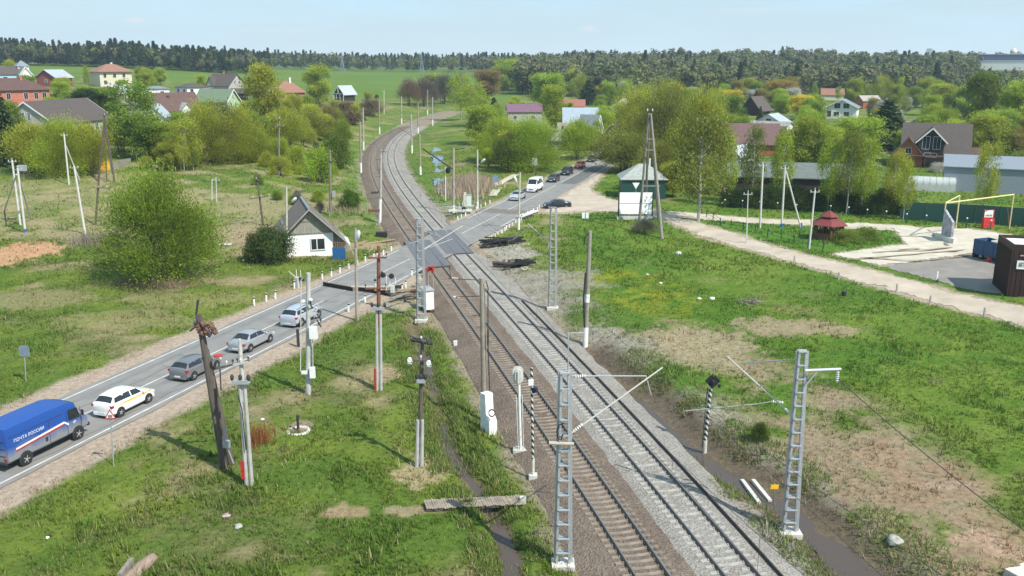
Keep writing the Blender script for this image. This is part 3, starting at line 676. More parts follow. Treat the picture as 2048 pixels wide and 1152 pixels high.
def proto(kind,v):
    v%=1 if kind=='hero' else 3 if kind in('round','birch','oak') else 2
    if (kind,v) not in PROTO: PROTO[kind,v]=tree_proto(kind.replace('hero','round'),(900 if kind=='hero' else 100)+v*7+len(kind)*13)
    return PROTO[kind,v]
GREEN=(.33,.40,.046);OLIVE=(.365,.395,.05);LIME=(.33,.44,.048);YEL=(.60,.52,.035);DARK=(.055,.10,.03);BROWN=(.22,.165,.10);ORANGE=(.36,.25,.05);BLOS=(.50,.48,.42);GREY=(.19,.18,.135);MID=(.22,.31,.042)
NAMES={'round':'willow_tree','birch':'birch_tree','oak':'broadleaf_tree','spruce':'spruce_tree','bush':'bush','bare':'bare_shrub'}
CATS={'round':'tree','birch':'tree','oak':'tree','spruce':'tree','bush':'bush','bare':'shrub'}
TREES=[]
def tree(kind,x,y,h,wid,col,label,group=None,v=None,z=None):
    v=rnd.randrange(9) if v is None else v
    cm,tm=proto('hero' if h>9.5 and wid>11 and kind=='round' else kind,v); z=hz(x,y) if z is None else z
    t=thing(NAMES[kind],label,CATS[kind],(x,y,z),rnd.uniform(0,6.28),group)
    W={'round':1.08,'birch':.44,'oak':.74,'bush':1.4,'spruce':.42,'bare':1.3}[kind]; sx=wid/W
    jj=rnd.uniform(.9,1.1); j=[jj*rnd.uniform(.95,1.05),jj,jj]
    for nm,me in (('crown',cm),('trunk',tm)):
        o=bpy.data.objects.new(nm,me); COL.objects.link(o); o.parent=t; o.scale=(sx,sx,h)
        if nm=='crown': o.color=(col[0]*j[0],col[1]*j[1],col[2]*j[2],1)
    TREES.append((x,y,h,wid)); return t
def treepx(kind,px,py,wpx,toppy,col,label,group=None,v=None,Y=None):
    x,y,z=at(px,py) if Y is None else (pt(px,py,Y)[0],Y,None)
    if z is None: z=hz(x,y)
    d=proj(x,y,z)[2]; return tree(kind,x,y,max(1.0,pt(px,toppy,y)[2]-z),wpx/F*d,col,label,group,v,z)
T=treepx
T('round',324,556,226,352,(.245,.335,.045),'huge round willow standing alone in the meadow left of the white house','',2)
T('bush',542,524,96,446,(.10,.15,.04),'dark dense bush pressed against the left corner of the white house')
T('bush',510,520,50,465,(.15,.14,.06),'small brownish bush left of the dark bush by the white house')
L=[('round',70,348,110,250,OLIVE,'olive willow leftmost in the clump before the grey-roofed house'),
('round',128,352,120,244,GREEN,'broad willow in the middle of the clump before the grey-roofed house'),
('round',182,348,90,250,OLIVE,'olive willow rightmost of the clump, behind the pale leaning pole'),
('spruce',10,330,66,165,(.05,.085,.03),'tall dark spruce at the left edge beside the willow clump'),
('oak',20,300,60,205,MID,'leafy tree behind the dark spruce at the left edge'),
('birch',272,318,100,166,MID,'tall birch rising beside the right end of the grey-roofed house'),
('oak',300,322,90,228,MID,'dense green tree just right of the tall birch'),
('oak',335,322,80,248,GREEN,'low green tree before the white gabled house'),
('birch',375,338,70,236,OLIVE,'thin birch left of the olive thicket'),
('round',412,328,120,214,OLIVE,'wide olive willow at the centre of the left thicket'),
('birch',440,325,80,206,(.22,.23,.05),'upright birch in the left thicket before the green house'),
('round',478,322,110,218,OLIVE,'olive willow at the right of the left thicket'),
('oak',530,265,78,134,OLIVE,'tall olive tree standing above the thicket left of the salmon roof'),
('oak',500,300,80,222,MID,'green round tree before the tall olive tree'),
('round',570,300,92,225,OLIVE,'round willow on the slope before the salmon roof'),
('round',612,285,92,228,(.25,.26,.04),'yellowish willow right of the round slope willow'),
('oak',637,210,54,130,GREEN,'lone rounded tree between salmon roof and small barn'),
('bush',690,245,70,200,BROWN,'brown budding bush before the small black and white barn'),
('bush',655,262,70,212,(.25,.20,.06),'tan bush left of the brown budding bush'),
('bush',740,232,60,196,BROWN,'brown bush on the embankment by the far poles'),
('oak',126,205,40,165,LIME,'small bright green ball of a tree above the grey roof'),
('oak',178,240,80,180,DARK,'dark tree behind the right end of the grey roof'),
('oak',215,240,70,178,MID,'green tree beside the dark tree, below the salmon two-storey house'),
('bush',640,365,70,290,LIME,'bright green bush on the slope left of the older track'),
('bush',675,335,70,265,(.16,.22,.03),'green bush higher on the slope left of the older track'),
('bush',700,420,44,375,(.12,.2,.03),'low green bush beside the pole left of the older track'),
('bush',560,350,50,312,OLIVE,'low olive bush by the crossarm pole on the left slope'),
('bush',595,340,50,290,GREEN,'green bush on the left slope below the yellowish willow'),
('bare',820,212,60,160,BROWN,'leafless brown shrub at the left of the bare row beside the bend'),
('bare',850,212,66,158,(.20,.15,.12),'leafless brown shrub second in the bare row beside the bend'),
('bare',885,208,66,152,GREY,'leafless grey-brown shrub third in the bare row beside the bend'),
('bare',915,205,60,150,BROWN,'leafless shrub at the right end of the bare row by the bend'),
('oak',870,178,46,148,OLIVE,'olive tree behind the bare shrubs at the bend'),
('birch',922,240,52,150,GREEN,'slim birch just right of the tracks where they vanish'),
('birch',950,252,60,165,GREEN,'second slim birch right of where the tracks vanish'),
('oak',975,200,60,140,(.26,.18,.07),'russet budding tree behind the slim birches'),
('oak',1016,182,62,118,LIME,'big bright green crown rising above the purple-roofed house'),
('spruce',988,232,30,195,DARK,'small dark conifer left of the purple-roofed house'),
('oak',965,290,80,215,GREEN,'leafy tree above the stream bank'),
('round',1000,325,100,240,GREEN,'round willow left of the two big roadside willows'),
('round',1062,342,130,242,LIME,'biggest bright willow on the grass by the footpath'),
('round',1020,345,70,270,(.16,.21,.04),'lower willow tucked beside the biggest footpath willow'),
('round',1156,318,76,246,LIME,'bright willow beside the footpath behind the red car'),
('round',1182,300,60,255,GREEN,'last small willow along the footpath'),
('oak',1110,262,60,175,GREEN,'green tree standing behind the blue-roofed house'),
('oak',1092,215,80,150,LIME,'bright crown left of the purple-black conifer'),
('oak',1146,190,46,140,GREEN,'round crown above the red-brown roofs'),
('spruce',1176,210,46,160,DARK,'broad dark conifer beside the red-brown roof'),
('spruce',1194,185,20,136,DARK,'narrow dark conifer behind the beige roof'),
('oak',1240,170,36,142,BLOS,'white blossoming tree above the beige roof'),
('spruce',1046,228,18,205,DARK,'tiny conifer before the purple-roofed house wall'),
('round',1250,342,150,268,(.22,.25,.045),'spreading willow with bare lower boughs over the far road'),
('round',1280,300,120,185,OLIVE,'big olive willow behind the tall wooden tower pole'),
('round',1330,320,130,175,(.24,.26,.05),'large pale olive willow right of the tower pole'),
('birch',1396,444,118,232,(.235,.26,.05),'tall leaning birch beside the dirt road bend'),
('round',1400,345,120,190,OLIVE,'olive willow behind the leaning birch'),
('oak',1345,395,60,325,OLIVE,'small olive tree beside the green shed'),
('round',1310,380,90,290,(.23,.24,.045),'olive willow directly behind the green shed'),
('birch',1448,412,50,268,GREEN,'first thin birch at the left of the fence row'),
('birch',1502,408,52,258,(.21,.25,.05),'second thin birch in the fence row'),
('birch',1560,405,48,262,GREEN,'thin birch behind the A-shaped white pole'),
('birch',1655,425,50,285,LIME,'birch directly behind the red-roofed gazebo'),
('birch',1692,428,50,262,(.21,.25,.05),'white-stemmed birch right of the gazebo roof'),
('birch',1722,428,52,275,GREEN,'leaning white birch second right of the gazebo'),
('birch',1782,430,46,305,OLIVE,'double white birch before the greenhouse'),
('birch',1806,440,38,318,OLIVE,'slanting birch at the left of the green fence panel'),
('birch',1965,432,50,290,OLIVE,'birch behind the red box before the grey warehouse'),
('spruce',1768,300,92,200,DARK,'dense dark conifer left of the brown house'),
('spruce',1790,300,56,226,(.045,.08,.028),'second dark conifer touching the brown house'),
('oak',1710,330,110,240,LIME,'wide bright tree left of the dark conifers'),
('oak',1660,340,70,255,GREEN,'green tree left of the wide bright tree'),
('oak',1955,285,70,150,(.155,.21,.035),'tall dark green tree behind the brown house ridge'),
('oak',1990,300,110,220,LIME,'wide pale tree right of the brown house'),
('oak',2030,290,70,160,GREEN,'tall tree at the right edge behind the wide pale tree'),
('bush',2030,350,100,300,MID,'green bush at the right edge above the grey warehouse'),
('bush',2000,300,40,270,ORANGE,'orange bush at the right of the brown house'),
('oak',1560,215,70,160,ORANGE,'rounded orange-brown tree above the grey-white house'),
('oak',1602,240,52,192,YEL,'bright yellow tree left of the white modern house'),
('oak',1456,220,60,182,YEL,'bright yellow tree beyond the olive willows'),
('oak',1880,232,60,170,OLIVE,'olive tree behind the brown house to the left'),
('bush',1876,345,40,325,BLOS,'pale blossoming bush before the grey warehouse'),
('bush',1620,300,70,262,GREY,'grey leafless bush below the white modern house'),
('bush',1690,484,70,458,(.22,.28,.05),'first low rounded hedge bush right of the gazebo'),
('bush',1732,478,66,454,(.20,.27,.05),'second low rounded hedge bush right of the gazebo'),
('bare',1292,466,70,440,GREY,'leafless bush growing round the tower pole foot'),
('bush',1520,880,40,845,(.09,.14,.03),'leafy weed bush on the bank beside the ditch'),
]
for r in L: T(*r)
tuple()
for i in range(22):
    px=1455+i*17; T('bush',px,412+i*.9,44,370+rnd.uniform(-6,12)+i*.5,(.07,.115,.03) if i%3 else (.10,.14,.035),'dark leafy shrub in the hedge behind the row of thin birches','shrubs of the dark hedge')
# ================================================================== BUILDINGS
VIS=[]      # picture boxes of houses that stay in view when the gardens are planted
roof_dk=mat('roof_dark_tiles',(.085,.068,.06),.75,0,.2,2.5); roof_br=mat('roof_brown_red',(.105,.058,.048),.7,0,.18,2); roof_sal=mat('roof_salmon',(.26,.13,.09),.75,0,.15,2)
roof_met=mat('roof_light_metal',(.46,.49,.52),.45,.3,.12,1.2); roof_gm=mat('roof_grey_metal',(.22,.235,.26),.5,.2,.12,1.2); roof_sl=mat('roof_old_slate',(.27,.26,.245),.9,0,.25,1.2); roof_pur=mat('roof_purple',(.17,.085,.13),.6,0,.12,2); roof_grn=mat('roof_green',(.13,.175,.11),.6,0,.12,2); roof_beige=mat('roof_beige',(.36,.31,.27),.8,0,.12,2)
w_grey=mat('wall_grey_siding',(.40,.39,.37),.8,0,.1,2); w_brick=mat('wall_red_brick',(.44,.15,.10),.85,0,.18,2.5); w_blue=mat('wall_pale_blue',(.36,.52,.62),.8,0,.08,2); w_red=mat('wall_dark_red',(.22,.07,.06),.8,0,.15,2.5); w_cream=mat('wall_cream',(.58,.54,.42),.8,0,.1,2); w_white=mat('wall_white',(.70,.70,.68),.8,0,.06,2); w_lgrn=mat('wall_light_green',(.42,.56,.36),.8,0,.08,2); w_dk=mat('wall_dark_timber',(.035,.025,.022),.8,0,.3,3); w_or=mat('wall_orange_timber',(.33,.115,.045),.7,0,.25,2.5,stretch=(.3,.3,5)); w_yel=mat('wall_yellow',(.55,.50,.22),.8,0,.1,2); w_bl2=mat('wall_blue_grey_metal',(.36,.41,.47),.6,.1,.08,1.5)
w_green=striped('green_ribbed_sheet',(.010,.055,.045),(.016,.085,.068),9,'X',rough=.5)
trim=mat('white_trim',(.72,.72,.70),.6,0,.05,3)
def body(root,L,W,H,RH,wm,rm,kind='gable',over=.45,o=(0,0,0),rz=0,wins=(),name_w='wall',th=.16,tr=None,chim=None):
    cr,sr=math.cos(rz),math.sin(rz)
    def w(x,y,z): return (o[0]+x*cr-y*sr,o[1]+x*sr+y*cr,o[2]+z)
    l,b=L/2,W/2; m=MB()
    if kind=='gable':
        vs=[w(-l,-b,-1.5),w(l,-b,-1.5),w(l,b,-1.5),w(-l,b,-1.5),w(-l,-b,H),w(l,-b,H),w(l,b,H),w(-l,b,H),w(-l,0,H+RH),w(l,0,H+RH)]
        m.add(vs,[(0,1,5,4),(1,2,6,9,5),(2,3,7,6),(3,0,4,8,7),(0,3,2,1)])
    else:
        vs=[w(-l,-b,-1.5),w(l,-b,-1.5),w(l,b,-1.5),w(-l,b,-1.5),w(-l,-b,H),w(l,-b,H),w(l,b,H),w(-l,b,H)]
        m.add(vs,[(0,1,5,4),(1,2,6,5),(2,3,7,6),(3,0,4,7),(0,3,2,1),(4,5,6,7)])
    wo=m.build(name_w,wm,root)
    r=MB(); k=RH/b; e=over
    if kind=='gable':
        for s in (-1,1):
            p=[w(-l-e,0,H+RH+.02),w(l+e,0,H+RH+.02),w(l+e,s*(b+e),H-k*e+.02),w(-l-e,s*(b+e),H-k*e+.02)]
            q=[(a[0],a[1],a[2]+th) for a in p]; r.add(p+q,[(0,1,2,3)[::s],(4,5,6,7)[::-s]]+[tuple((i,4+i,4+(i+1)%4,(i+1)%4))[::s] for i in range(4)])
    else:
        rl=max(.05,l-b*.95); z0=H-k*e*.6+.02
        p=[w(-l-e,-b-e,z0),w(l+e,-b-e,z0),w(l+e,b+e,z0),w(-l-e,b+e,z0)]; q=[(a[0],a[1],a[2]+th*.7) for a in p]; t=[w(-rl,0,H+RH),w(rl,0,H+RH)]
        r.add(p+q+t,[(3,2,1,0),(0,1,5,4),(1,2,6,5),(2,3,7,6),(3,0,4,7),(4,5,9,8),(5,6,9),(6,7,8,9),(7,4,8)])
    ro=r.build('roof',rm,root)
    if tr is not None and kind=='gable':
        for sx in (-1,1):
            t_=MB()
            for s in (-1,1): t_.bar(w(sx*(l+e+.03),0,H+RH+.02),w(sx*(l+e+.03),s*(b+e),H-k*e+.02),.08,.28)
            t_.build('barge_board',tr,ro)
    if chim:
        c=MB(); x,y,hh,mm_=chim; c.box(w(x,y,H+RH*(1-abs(y)/b)+hh/2-.5),(.7,.7,hh+1),rz); c.box(w(x,y,H+RH*(1-abs(y)/b)+hh+.06),(.85,.85,.14),rz); c.build('chimney',mm_,ro)
    for (f,u,z,ww,hh) in wins:
        n={'S':(0,-1),'N':(0,1),'E':(1,0),'W':(-1,0)}[f]; d=(b if n[1] else l)
        def fp(a,c,out):
            return w(a,n[1]*(d+out),c) if n[1] else w(n[0]*(d+out),a,c)
        g=MB(); P=[(u-ww/2,z-hh/2),(u+ww/2,z-hh/2),(u+ww/2,z+hh/2),(u-ww/2,z+hh/2)]
        a=[fp(x,c,.02) for x,c in P]; q=[fp(x,c,-.15) for x,c in P]; g.add(a+q,[(0,1,2,3),(7,6,5,4)]+[(i,4+i,4+(i+1)%4,(i+1)%4) for i in range(4)])
        win=g.build('window',glass,root)
        fr=MB(); t=.055
        for (x0,c0),(x1,c1) in zip(P,P[1:]+P[:1]): fr.bar(fp(x0,c0,.03),fp(x1,c1,.03),t*1.2,t*1.2)
        fr.bar(fp(u,z-hh/2,.03),fp(u,z+hh/2,.03),t*.7,t*.7); fr.build('frame',trim,win)
    return wo,ro
def house(name,label,px,Y,a,box,bodies,cat='house',dz=0,group=None):
    u=(px-1024)/F; x=pt(px,170,Y)[0]; x=pt(px,proj(x,Y,hz(x,Y)+2)[1],Y)[0]; z=hz(x,Y)
    # move along the ray at the true ground distance
    t=thing(name,label,cat,(x,Y,z+dz),R(a)-math.atan(u),group)
    for k in bodies: body(t,**k)
    if box: VIS.append((*box,Y))
    return t
B=lambda L,W,H,RH,wm,rm,kind='gable',**k:dict(L=L,W=W,H=H,RH=RH,wm=wm,rm=rm,kind=kind,**k)
WS=lambda f,xs,z,w,h:[(f,x,z,w,h) for x in xs]
house('village_house','grey-sided house with big dark roof and pale barge boards, before the red brick house',120,215,52,(42,192,200,246),[B(21,14,4.4,4.6,w_grey,roof_dk,tr=trim,wins=WS('W',(-.7,.7),5.9,.7,1.7)+WS('W',(-3.5,3.2),2.6,1.4,1.6)+WS('S',(-5,-2,1,4),2.8,1.2,1.6)+WS('E',(0,),2.6,1.2,1.5))])
house('village_house','red brick house with wide brown hipped roof at the left edge',25,300,8,(0,150,84,208),[B(20,13,4.9,3.6,w_brick,roof_br,'hip',over=.7,wins=WS('S',(-6,-2,3,6,8.4),2.9,1.2,2.0),chim=(3,-1,1.2,w_brick))])
t=house('village_house','pale blue house with white trimmed gable and square turret at far left',14,385,12,(0,118,62,156),[B(15,9,4.2,3.2,w_blue,roof_dk,'hip',wins=WS('S',(-5,-1.5),2.3,1.6,1.9)),B(6,4.6,4.2,3,w_white,roof_gm,rz=R(90),o=(5.6,-4.6,0),tr=trim,wins=WS('W',(0,),2.2,2.6,2.0)),B(4.4,4.4,7.6,2.2,w_white,roof_gm,'hip',o=(6.4,1,0),wins=WS('S',(-.9,.9),5.9,1,1.5)+WS('E',(0,),5.9,1.4,1.5))])
house('barn','dark red barn with pale metal roof between turret house and salmon house',109,385,48,(78,130,142,157),[B(9.5,9.5,3.6,2.9,w_red,roof_met,over=.7,wins=WS('W',(0,),2.2,1.2,1.2))],'barn')
house('village_house','two-storey cream house with salmon hipped roof standing against the field',223,400,20,(186,123,262,162),[B(13.5,11,6.4,3,w_cream,roof_sal,'hip',over=1.0,wins=WS('S',(-4.6,-.5,3.4),4.6,1.2,1.7)+WS('S',(-4.6,3.4),1.8,1.2,1.7)+WS('E',(-2,2),4.6,1.2,1.7)+WS('E',(-2,2),1.8,1.2,1.7),chim=(1,1,1.0,trim))])
house('shed','small outbuilding with pale bluish metal roof below the salmon-roofed house',238,330,35,(218,160,258,180),[B(7.5,6,2.6,2.6,w_grey,roof_met)],'shed')
house('village_house','white two-window house with flat dark roof, leftmost of the new white houses',312,330,6,(286,158,342,186),[B(8.5,7.5,4.8,.9,w_white,roof_gm,'hip',wins=WS('S',(-2.3,1.8),3.2,1.3,1.5)),B(4,6,2.8,.8,w_white,roof_gm,'hip',o=(6.1,.4,0),wins=WS('S',(0,),1.8,1,1.2))])
house('village_house','white two-storey house with low dark roof, middle of the new white houses',385,340,30,(358,156,404,190),[B(8.5,8,5.6,1.5,w_white,roof_dk,'hip',wins=WS('S',(-2.4,2.2),4.3,1.3,1.5)+WS('S',(-2.4,2.2),1.7,1.3,1.4)+WS('W',(-2,2),4.3,1.2,1.5))])
house('village_house','low white house with brown-grey roof, right of the new white houses',430,350,5,(404,163,455,185),[B(9.5,7,3.6,1.1,w_white,roof_dk,'hip',wins=WS('S',(-3.2,-.5,2.6),2.1,1.3,1.4))])
house('village_house','grey gabled house with brown roof and red chimney beside the field edge',452,395,-42,(412,140,488,176),[B(12.5,10.5,4.4,4.6,w_grey,roof_dk,wins=WS('E',(-1.5,1.5),5.6,.8,1.3)+WS('S',(-2,2),2.4,1.2,1.4),chim=(-1,.4,1.4,w_brick)),B(4,4,4.6,3.4,w_grey,roof_dk,rz=R(90),o=(-3.2,-3.6,0))])
house('shed','open black lean-to shed beside the grey gabled house',478,380,-20,None,[B(6,4.5,2.6,1.6,w_dk,roof_dk)],'shed')
house('village_house','house with broad brown-red roof and dormer vents above the white gabled house',346,272,20,(298,183,392,222),[B(13,10,3.2,4.6,w_red,roof_br,over=.6,wins=WS('W',(0,),4.6,1,1.3),chim=(-1.5,-1.4,.5,roof_br)),B(3,3,3.4,1.6,w_white,roof_met,o=(1.8,-4.8,0),rz=R(90))])
house('village_house','narrow white gabled house with pale metal roof among the green trees',314,236,78,(296,206,338,242),[B(9,5.2,4.2,2.8,w_white,roof_met,wins=WS('W',(0,),5.0,.8,1.0)+WS('W',(-1.2,1.2),2.3,.9,1.4))])
house('village_house','pale green house with green roof among the olive thicket',436,300,-28,(398,178,476,212),[B(11,9,4.4,3.6,w_lgrn,roof_grn,over=.5,tr=trim,wins=WS('E',(-1.4,1.4),3.2,.9,1.5)+WS('E',(0,),5.7,.8,1.1))])
house('village_house','house with salmon-brown hipped roof and white chimney before the green field',575,400,14,(548,150,606,180),[B(12.5,10,3.8,4.6,w_brick,roof_sal,'hip',over=.7,chim=(1.2,-.8,2.0,trim),wins=WS('S',(-3,3),2,1.2,1.4))])
t=house('barn','small black barn with white metal roof and white timber frame below the field',690,440,42,(668,172,710,203),[B(6.6,6.6,3.4,3.4,w_dk,roof_met,over=.9,tr=trim)],'barn')
m=MB()
for y_ in (-3.6,-1.2,1.2,3.6): m.bar((-4.3,y_,-.5),(-4.3,y_,3.3),.2,.2)
m.bar((-4.3,-3.7,3.2),(-4.3,3.7,3.2),.2,.2); m.bar((-4.3,-3.6,1.2),(-4.3,3.6,1.2),.12,.12); m.bar((-4.3,0,3.2),(-4.3,0,6.4),.2,.2); m.build('porch_frame',trim,t)
house('village_house','grey-walled house with magenta-purple roof beside the tiny conifer',1048,330,4,(1014,196,1084,234),[B(12,9,4.8,2.3,w_grey,roof_pur,wins=WS('S',(-3.5,3),2.8,1.2,1.4))])
house('village_house','low house with grey slate hipped roof and a glazed veranda over the willows',1130,240,4,(1094,224,1168,254),[B(9.0,8,2.9,2.5,w_dk,roof_sl,'hip',over=.6,wins=WS('S',(-3.4,-2.2,-1,.2,1.4,2.6,3.7),1.7,.8,1.6)+WS('E',(-2,),1.7,1.4,1.8))])
house('shed','flat grey shed left of the slate veranda house',1082,252,3,(1064,234,1098,250),[B(5,4,2.2,.8,w_grey,roof_sl)],'shed')
house('village_house','house with long pale blue metal roof behind the slate veranda house',1160,288,3,(1128,194,1196,216),[B(10.5,8,4.4,4.0,w_bl2,mat('roof_paleblue',(.30,.36,.41),.5,.15,.1,1.2))])
house('village_house','tall narrow house of steep dark grey metal roof and white gable end',1180,268,-22,(1158,205,1202,240),[B(6,6.2,2.2,5.2,w_white,roof_gm,over=.2,tr=trim)])
house('shed','rusty grey-roofed shed between slate veranda house and blue metal roof',1138,262,3,(1120,212,1160,226),[B(6,5,3.6,1.7,w_brick,mat('roof_rusty',(.24,.20,.18),.85,0,.25,1.5))],'shed')
house('village_house','low house with red-brown roof left of the broad dark conifer',1146,405,0,(1125,184,1168,196),[B(10,7,3,2.6,w_brick,mat('roof_red',(.28,.11,.08),.8,0,.2,2))])
house('outbuilding','long low building with old slate roof behind the blue metal roof',1222,335,2,(1176,186,1262,206),[B(16,8,2.8,3.0,w_grey,roof_sl),],'outbuilding')
house('village_house','house with beige hipped roof below the white blossoming tree',1248,392,3,(1222,170,1274,188),[B(10.5,10,3.2,3.8,w_grey,roof_beige,'hip',over=.6)])
house('village_house','small dark gabled house with yellow barge boards beside the grey fence',1233,262,62,(1216,216,1248,236),[B(5,5.2,2.8,2.8,w_dk,roof_dk,tr=w_yel,wins=WS('W',(.8,),3.2,.9,1.0))])
house('village_house','distant pale roof right of the beige roof',1268,560,0,None,[B(12,8,3,3,w_grey,roof_beige)])
house('village_house','distant pale pink roof beyond the beige roof',1290,620,10,None,[B(14,9,3,3.4,w_white,roof_beige)])
house('village_house','white modern house with wide low gable and four dark windows',1685,372,84,(1655,198,1718,234),[B(9,11.5,4.6,2.9,w_white,roof_gm,over=.8,tr=trim,wins=WS('W',(-1.7,1.7),5.1,2.3,2.0)+WS('W',(-2.0,1.8),1.9,2.0,1.7)+WS('W',(4.6,),1.9,1.6,2.4))])
house('village_house','whitish house with grey-white roofs and dark gable beneath the orange-brown tree',1545,308,72,(1503,218,1588,250),[B(9,9,3,2.6,w_white,roof_met,over=.7,wins=WS('W',(0,),3.8,1.6,1.0)),B(13,6,2.2,1.2,w_white,roof_sl,rz=R(90),o=(-5,-1,0))])
house('village_house','steep dark-roofed house with white base left of the orange-brown tree',1512,392,62,(1498,177,1532,206),[B(9,8.5,2.8,5,w_dk,roof_dk,over=.9)])
house('village_house','orange brick house behind the white modern house',1735,440,30,(1714,182,1752,202),[B(9,8,3.8,2.2,w_or,roof_beige,wins=WS('S',(-2,2),2.2,1.1,1.3))])
house('village_house','distant house with pinkish roof far behind the white modern house',1664,520,5,(1650,162,1686,176),[B(12,9,3,3.2,w_cream,roof_sal)])
house('village_house','distant house with dull red roof behind the orange-brown tree',1590,540,5,None,[B(11,9,3,3.4,w_cream,roof_br)])
house('shed','small grey garden house with pointed roof left of the tall dark green tree',1836,300,70,(1816,206,1854,232),[B(5.5,5,2.6,2,w_grey,roof_sl,tr=trim,wins=WS('W',(-1,1),1.5,.7,1.3))],'shed')
t=house('timber_house','large dark timber house with tall brown roof, white-framed gable window and orange wing',1868,208,2,(1786,236,1930,318),[B(13,10,3.2,6.0,w_dk,roof_dk,over=.8,wins=WS('S',(4.2,),1.6,1.2,1.3)),
  B(6,5.2,6.0,2.6,w_dk,roof_dk,rz=R(90),o=(-1.0,-3.4,0),over=.7,tr=trim,wins=WS('W',(-1.1,1.1),5.4,1.5,2.8)+WS('W',(0,),2.7,2.6,.9)),
  B(6,6.2,2.6,3.7,w_or,roof_br,rz=R(90),o=(-5.6,-4.6,0),over=.5,wins=WS('W',(0,),3.6,1.2,1.3)),
  B(6,6,2.6,1.6,w_dk,roof_br,o=(7.8,-2.2,0))])
m=MB(); m.box((-3.2,-8.0,2.6),(11,2.2,.14)); 
for xx in (-8.4,-5.2,-2,1.6): m.bar((xx,-8.9,-.4),(xx,-8.9,2.6),.16,.16)
m.build('porch_roof',roof_br,t)
house('village_house','house with red hipped roof and white gable at the right edge',2030,335,10,(2008,195,2048,216),[B(12,9,3.4,3.2,w_white,mat('roof_red2',(.28,.09,.07),.75,0,.15,2),'hip',over=.6,wins=WS('S',(-3,0,3),2,1.2,1.4)),B(5,4,3.4,2.4,w_white,roof_met,rz=R(90),o=(-3.5,-4,0),tr=trim)])
house('village_house','big dull brown roof low among the trees left of the thin birches',1500,232,4,(1444,266,1552,300),[B(13,10,3,4.4,w_or,mat('roof_plum',(.14,.078,.075),.75,0,.15,2),'gable',over=.6)])
house('village_house','low white garage roof beside the big dull brown roof',1478,205,60,(1470,300,1500,322),[B(6,4,2.6,2,w_white,roof_met,tr=trim)])
house('long_shed','long low shed with dull grey-green roof behind the dark hedge',1565,160,3,(1440,338,1690,368),[B(22,7.5,3.8,2.0,w_dk,mat('roof_grey_green',(.13,.15,.14),.8,0,.15,1.5))],'shed')
t=house('green_shed','dark green sheet-metal shed with grey roof behind the white billboard',1284,158,6,(1244,330,1328,386),[B(7.6,6.5,3.4,2.3,w_green,mat('roof_grey_old',(.30,.32,.29),.8,0,.2,2),'hip',over=.35)],'shed')
# white pipe chimney and grey ladder on the shed
m=MB(); m.tube((1.2,0,4.6),(1.2,0,6.6),.14); m.build('flue',trim,t)
t=house('pavilion','small open pavilion with grey round roof beside the green shed',1346,172,0,(1322,330,1370,350),[],'pavilion')
m=MB(); m.lathe([(2.5,2.3),(2.5,2.4),(1.2,3.2),(.1,3.7)],10); m.build('roof',roof_sl,t)
for k in range(5):
    m=MB(); m.tube((2*math.cos(k*1.257),2*math.sin(k*1.257),-.4),(2*math.cos(k*1.257),2*math.sin(k*1.257),2.35),.07); m.build('post',trim,t)
t=house('greenhouse','arched translucent greenhouse beside the grey warehouse',1860,166,4,(1812,360,1906,390),[],'greenhouse')
poly=mat('polycarbonate',(.42,.44,.41),.25,0,.1,1.5,spec=.6); m=MB(); L_=8.6; n=10
arc=[(1.7*math.cos(math.pi*i/n),1.2+1.3*math.sin(math.pi*i/n)) for i in range(n+1)]; m.prism([(1.7,-.5)]+arc+[(-1.7,-.5)],(-L_/2,0,0),(0,1,0),(0,0,1),(L_,0,0)); m.build('cover',poly,t,True)
m=MB()
for i in range(9):
    for (a0,b0),(a1,b1) in zip(arc[:-1],arc[1:]): m.bar((-L_/2+i*L_/8,a0*1.01,b0+.02),(-L_/2+i*L_/8,a1*1.01,b1+.02),.06,.06)
m.build('hoops',galv,t)
house('warehouse','pale blue-grey sheet-metal warehouse with low roof at the right',2000,166,4,(1900,338,2048,406),[B(19,9,4.6,1.7,striped('blue_grey_ribbed',(.25,.29,.345),(.30,.345,.40),6,'X'),striped('grey_ribbed_roof',(.22,.255,.30),(.27,.305,.35),4,'X'),over=.3,wins=WS('S',(7.6,),2.2,.9,2.2))],'warehouse')
# far buildings on the skyline
t=house('factory_hall','long dark blue factory with a pale lower storey on the right skyline',2024,880,0,(1962,106,2048,132),[B(66,16,7,.6,w_white,roof_gm,'hip'),B(70,12,13,.5,mat('wall_navy',(.07,.09,.16),.6,0,.1,.5),roof_gm,'hip',o=(2,9,0))],'factory',dz=3.5)
t=house('domed_tower','white and gold domed tower above the factory roof',2023,960,0,None,[],'tower',dz=8)
m=MB(); m.lathe([(3.2,8.5),(3.5,10),(3.2,11.6),(2,13),(.5,14),(.15,15.5)],16); m.build('dome',mat('pale_gold',(.72,.62,.45),.4,.2,.1,.5),t,True)
for k in range(8):
    m=MB(); m.tube((2.7*math.cos(k*.785),2.7*math.sin(k*.785),-14),(2.7*math.cos(k*.785),2.7*math.sin(k*.785),8.6),.35); m.build('column',trim,t)
for i,(px,hh,ww) in enumerate(((1590,34,22),(1722,31,20),(1856,36,26),(1958,30,18))):
    t=house('tower_block',['pale distant tower block left on the right-hand skyline','pale distant tower block above the white modern house','tallest pale distant tower block near the factory','pale distant tower block just left of the factory'][i],px,1900,0,None,[B(ww*.4,10,hh-7,.5,mat('wall_hazy',(.5,.48,.46),.8,0,.1,.3),roof_sl,'hip')],'tower block')
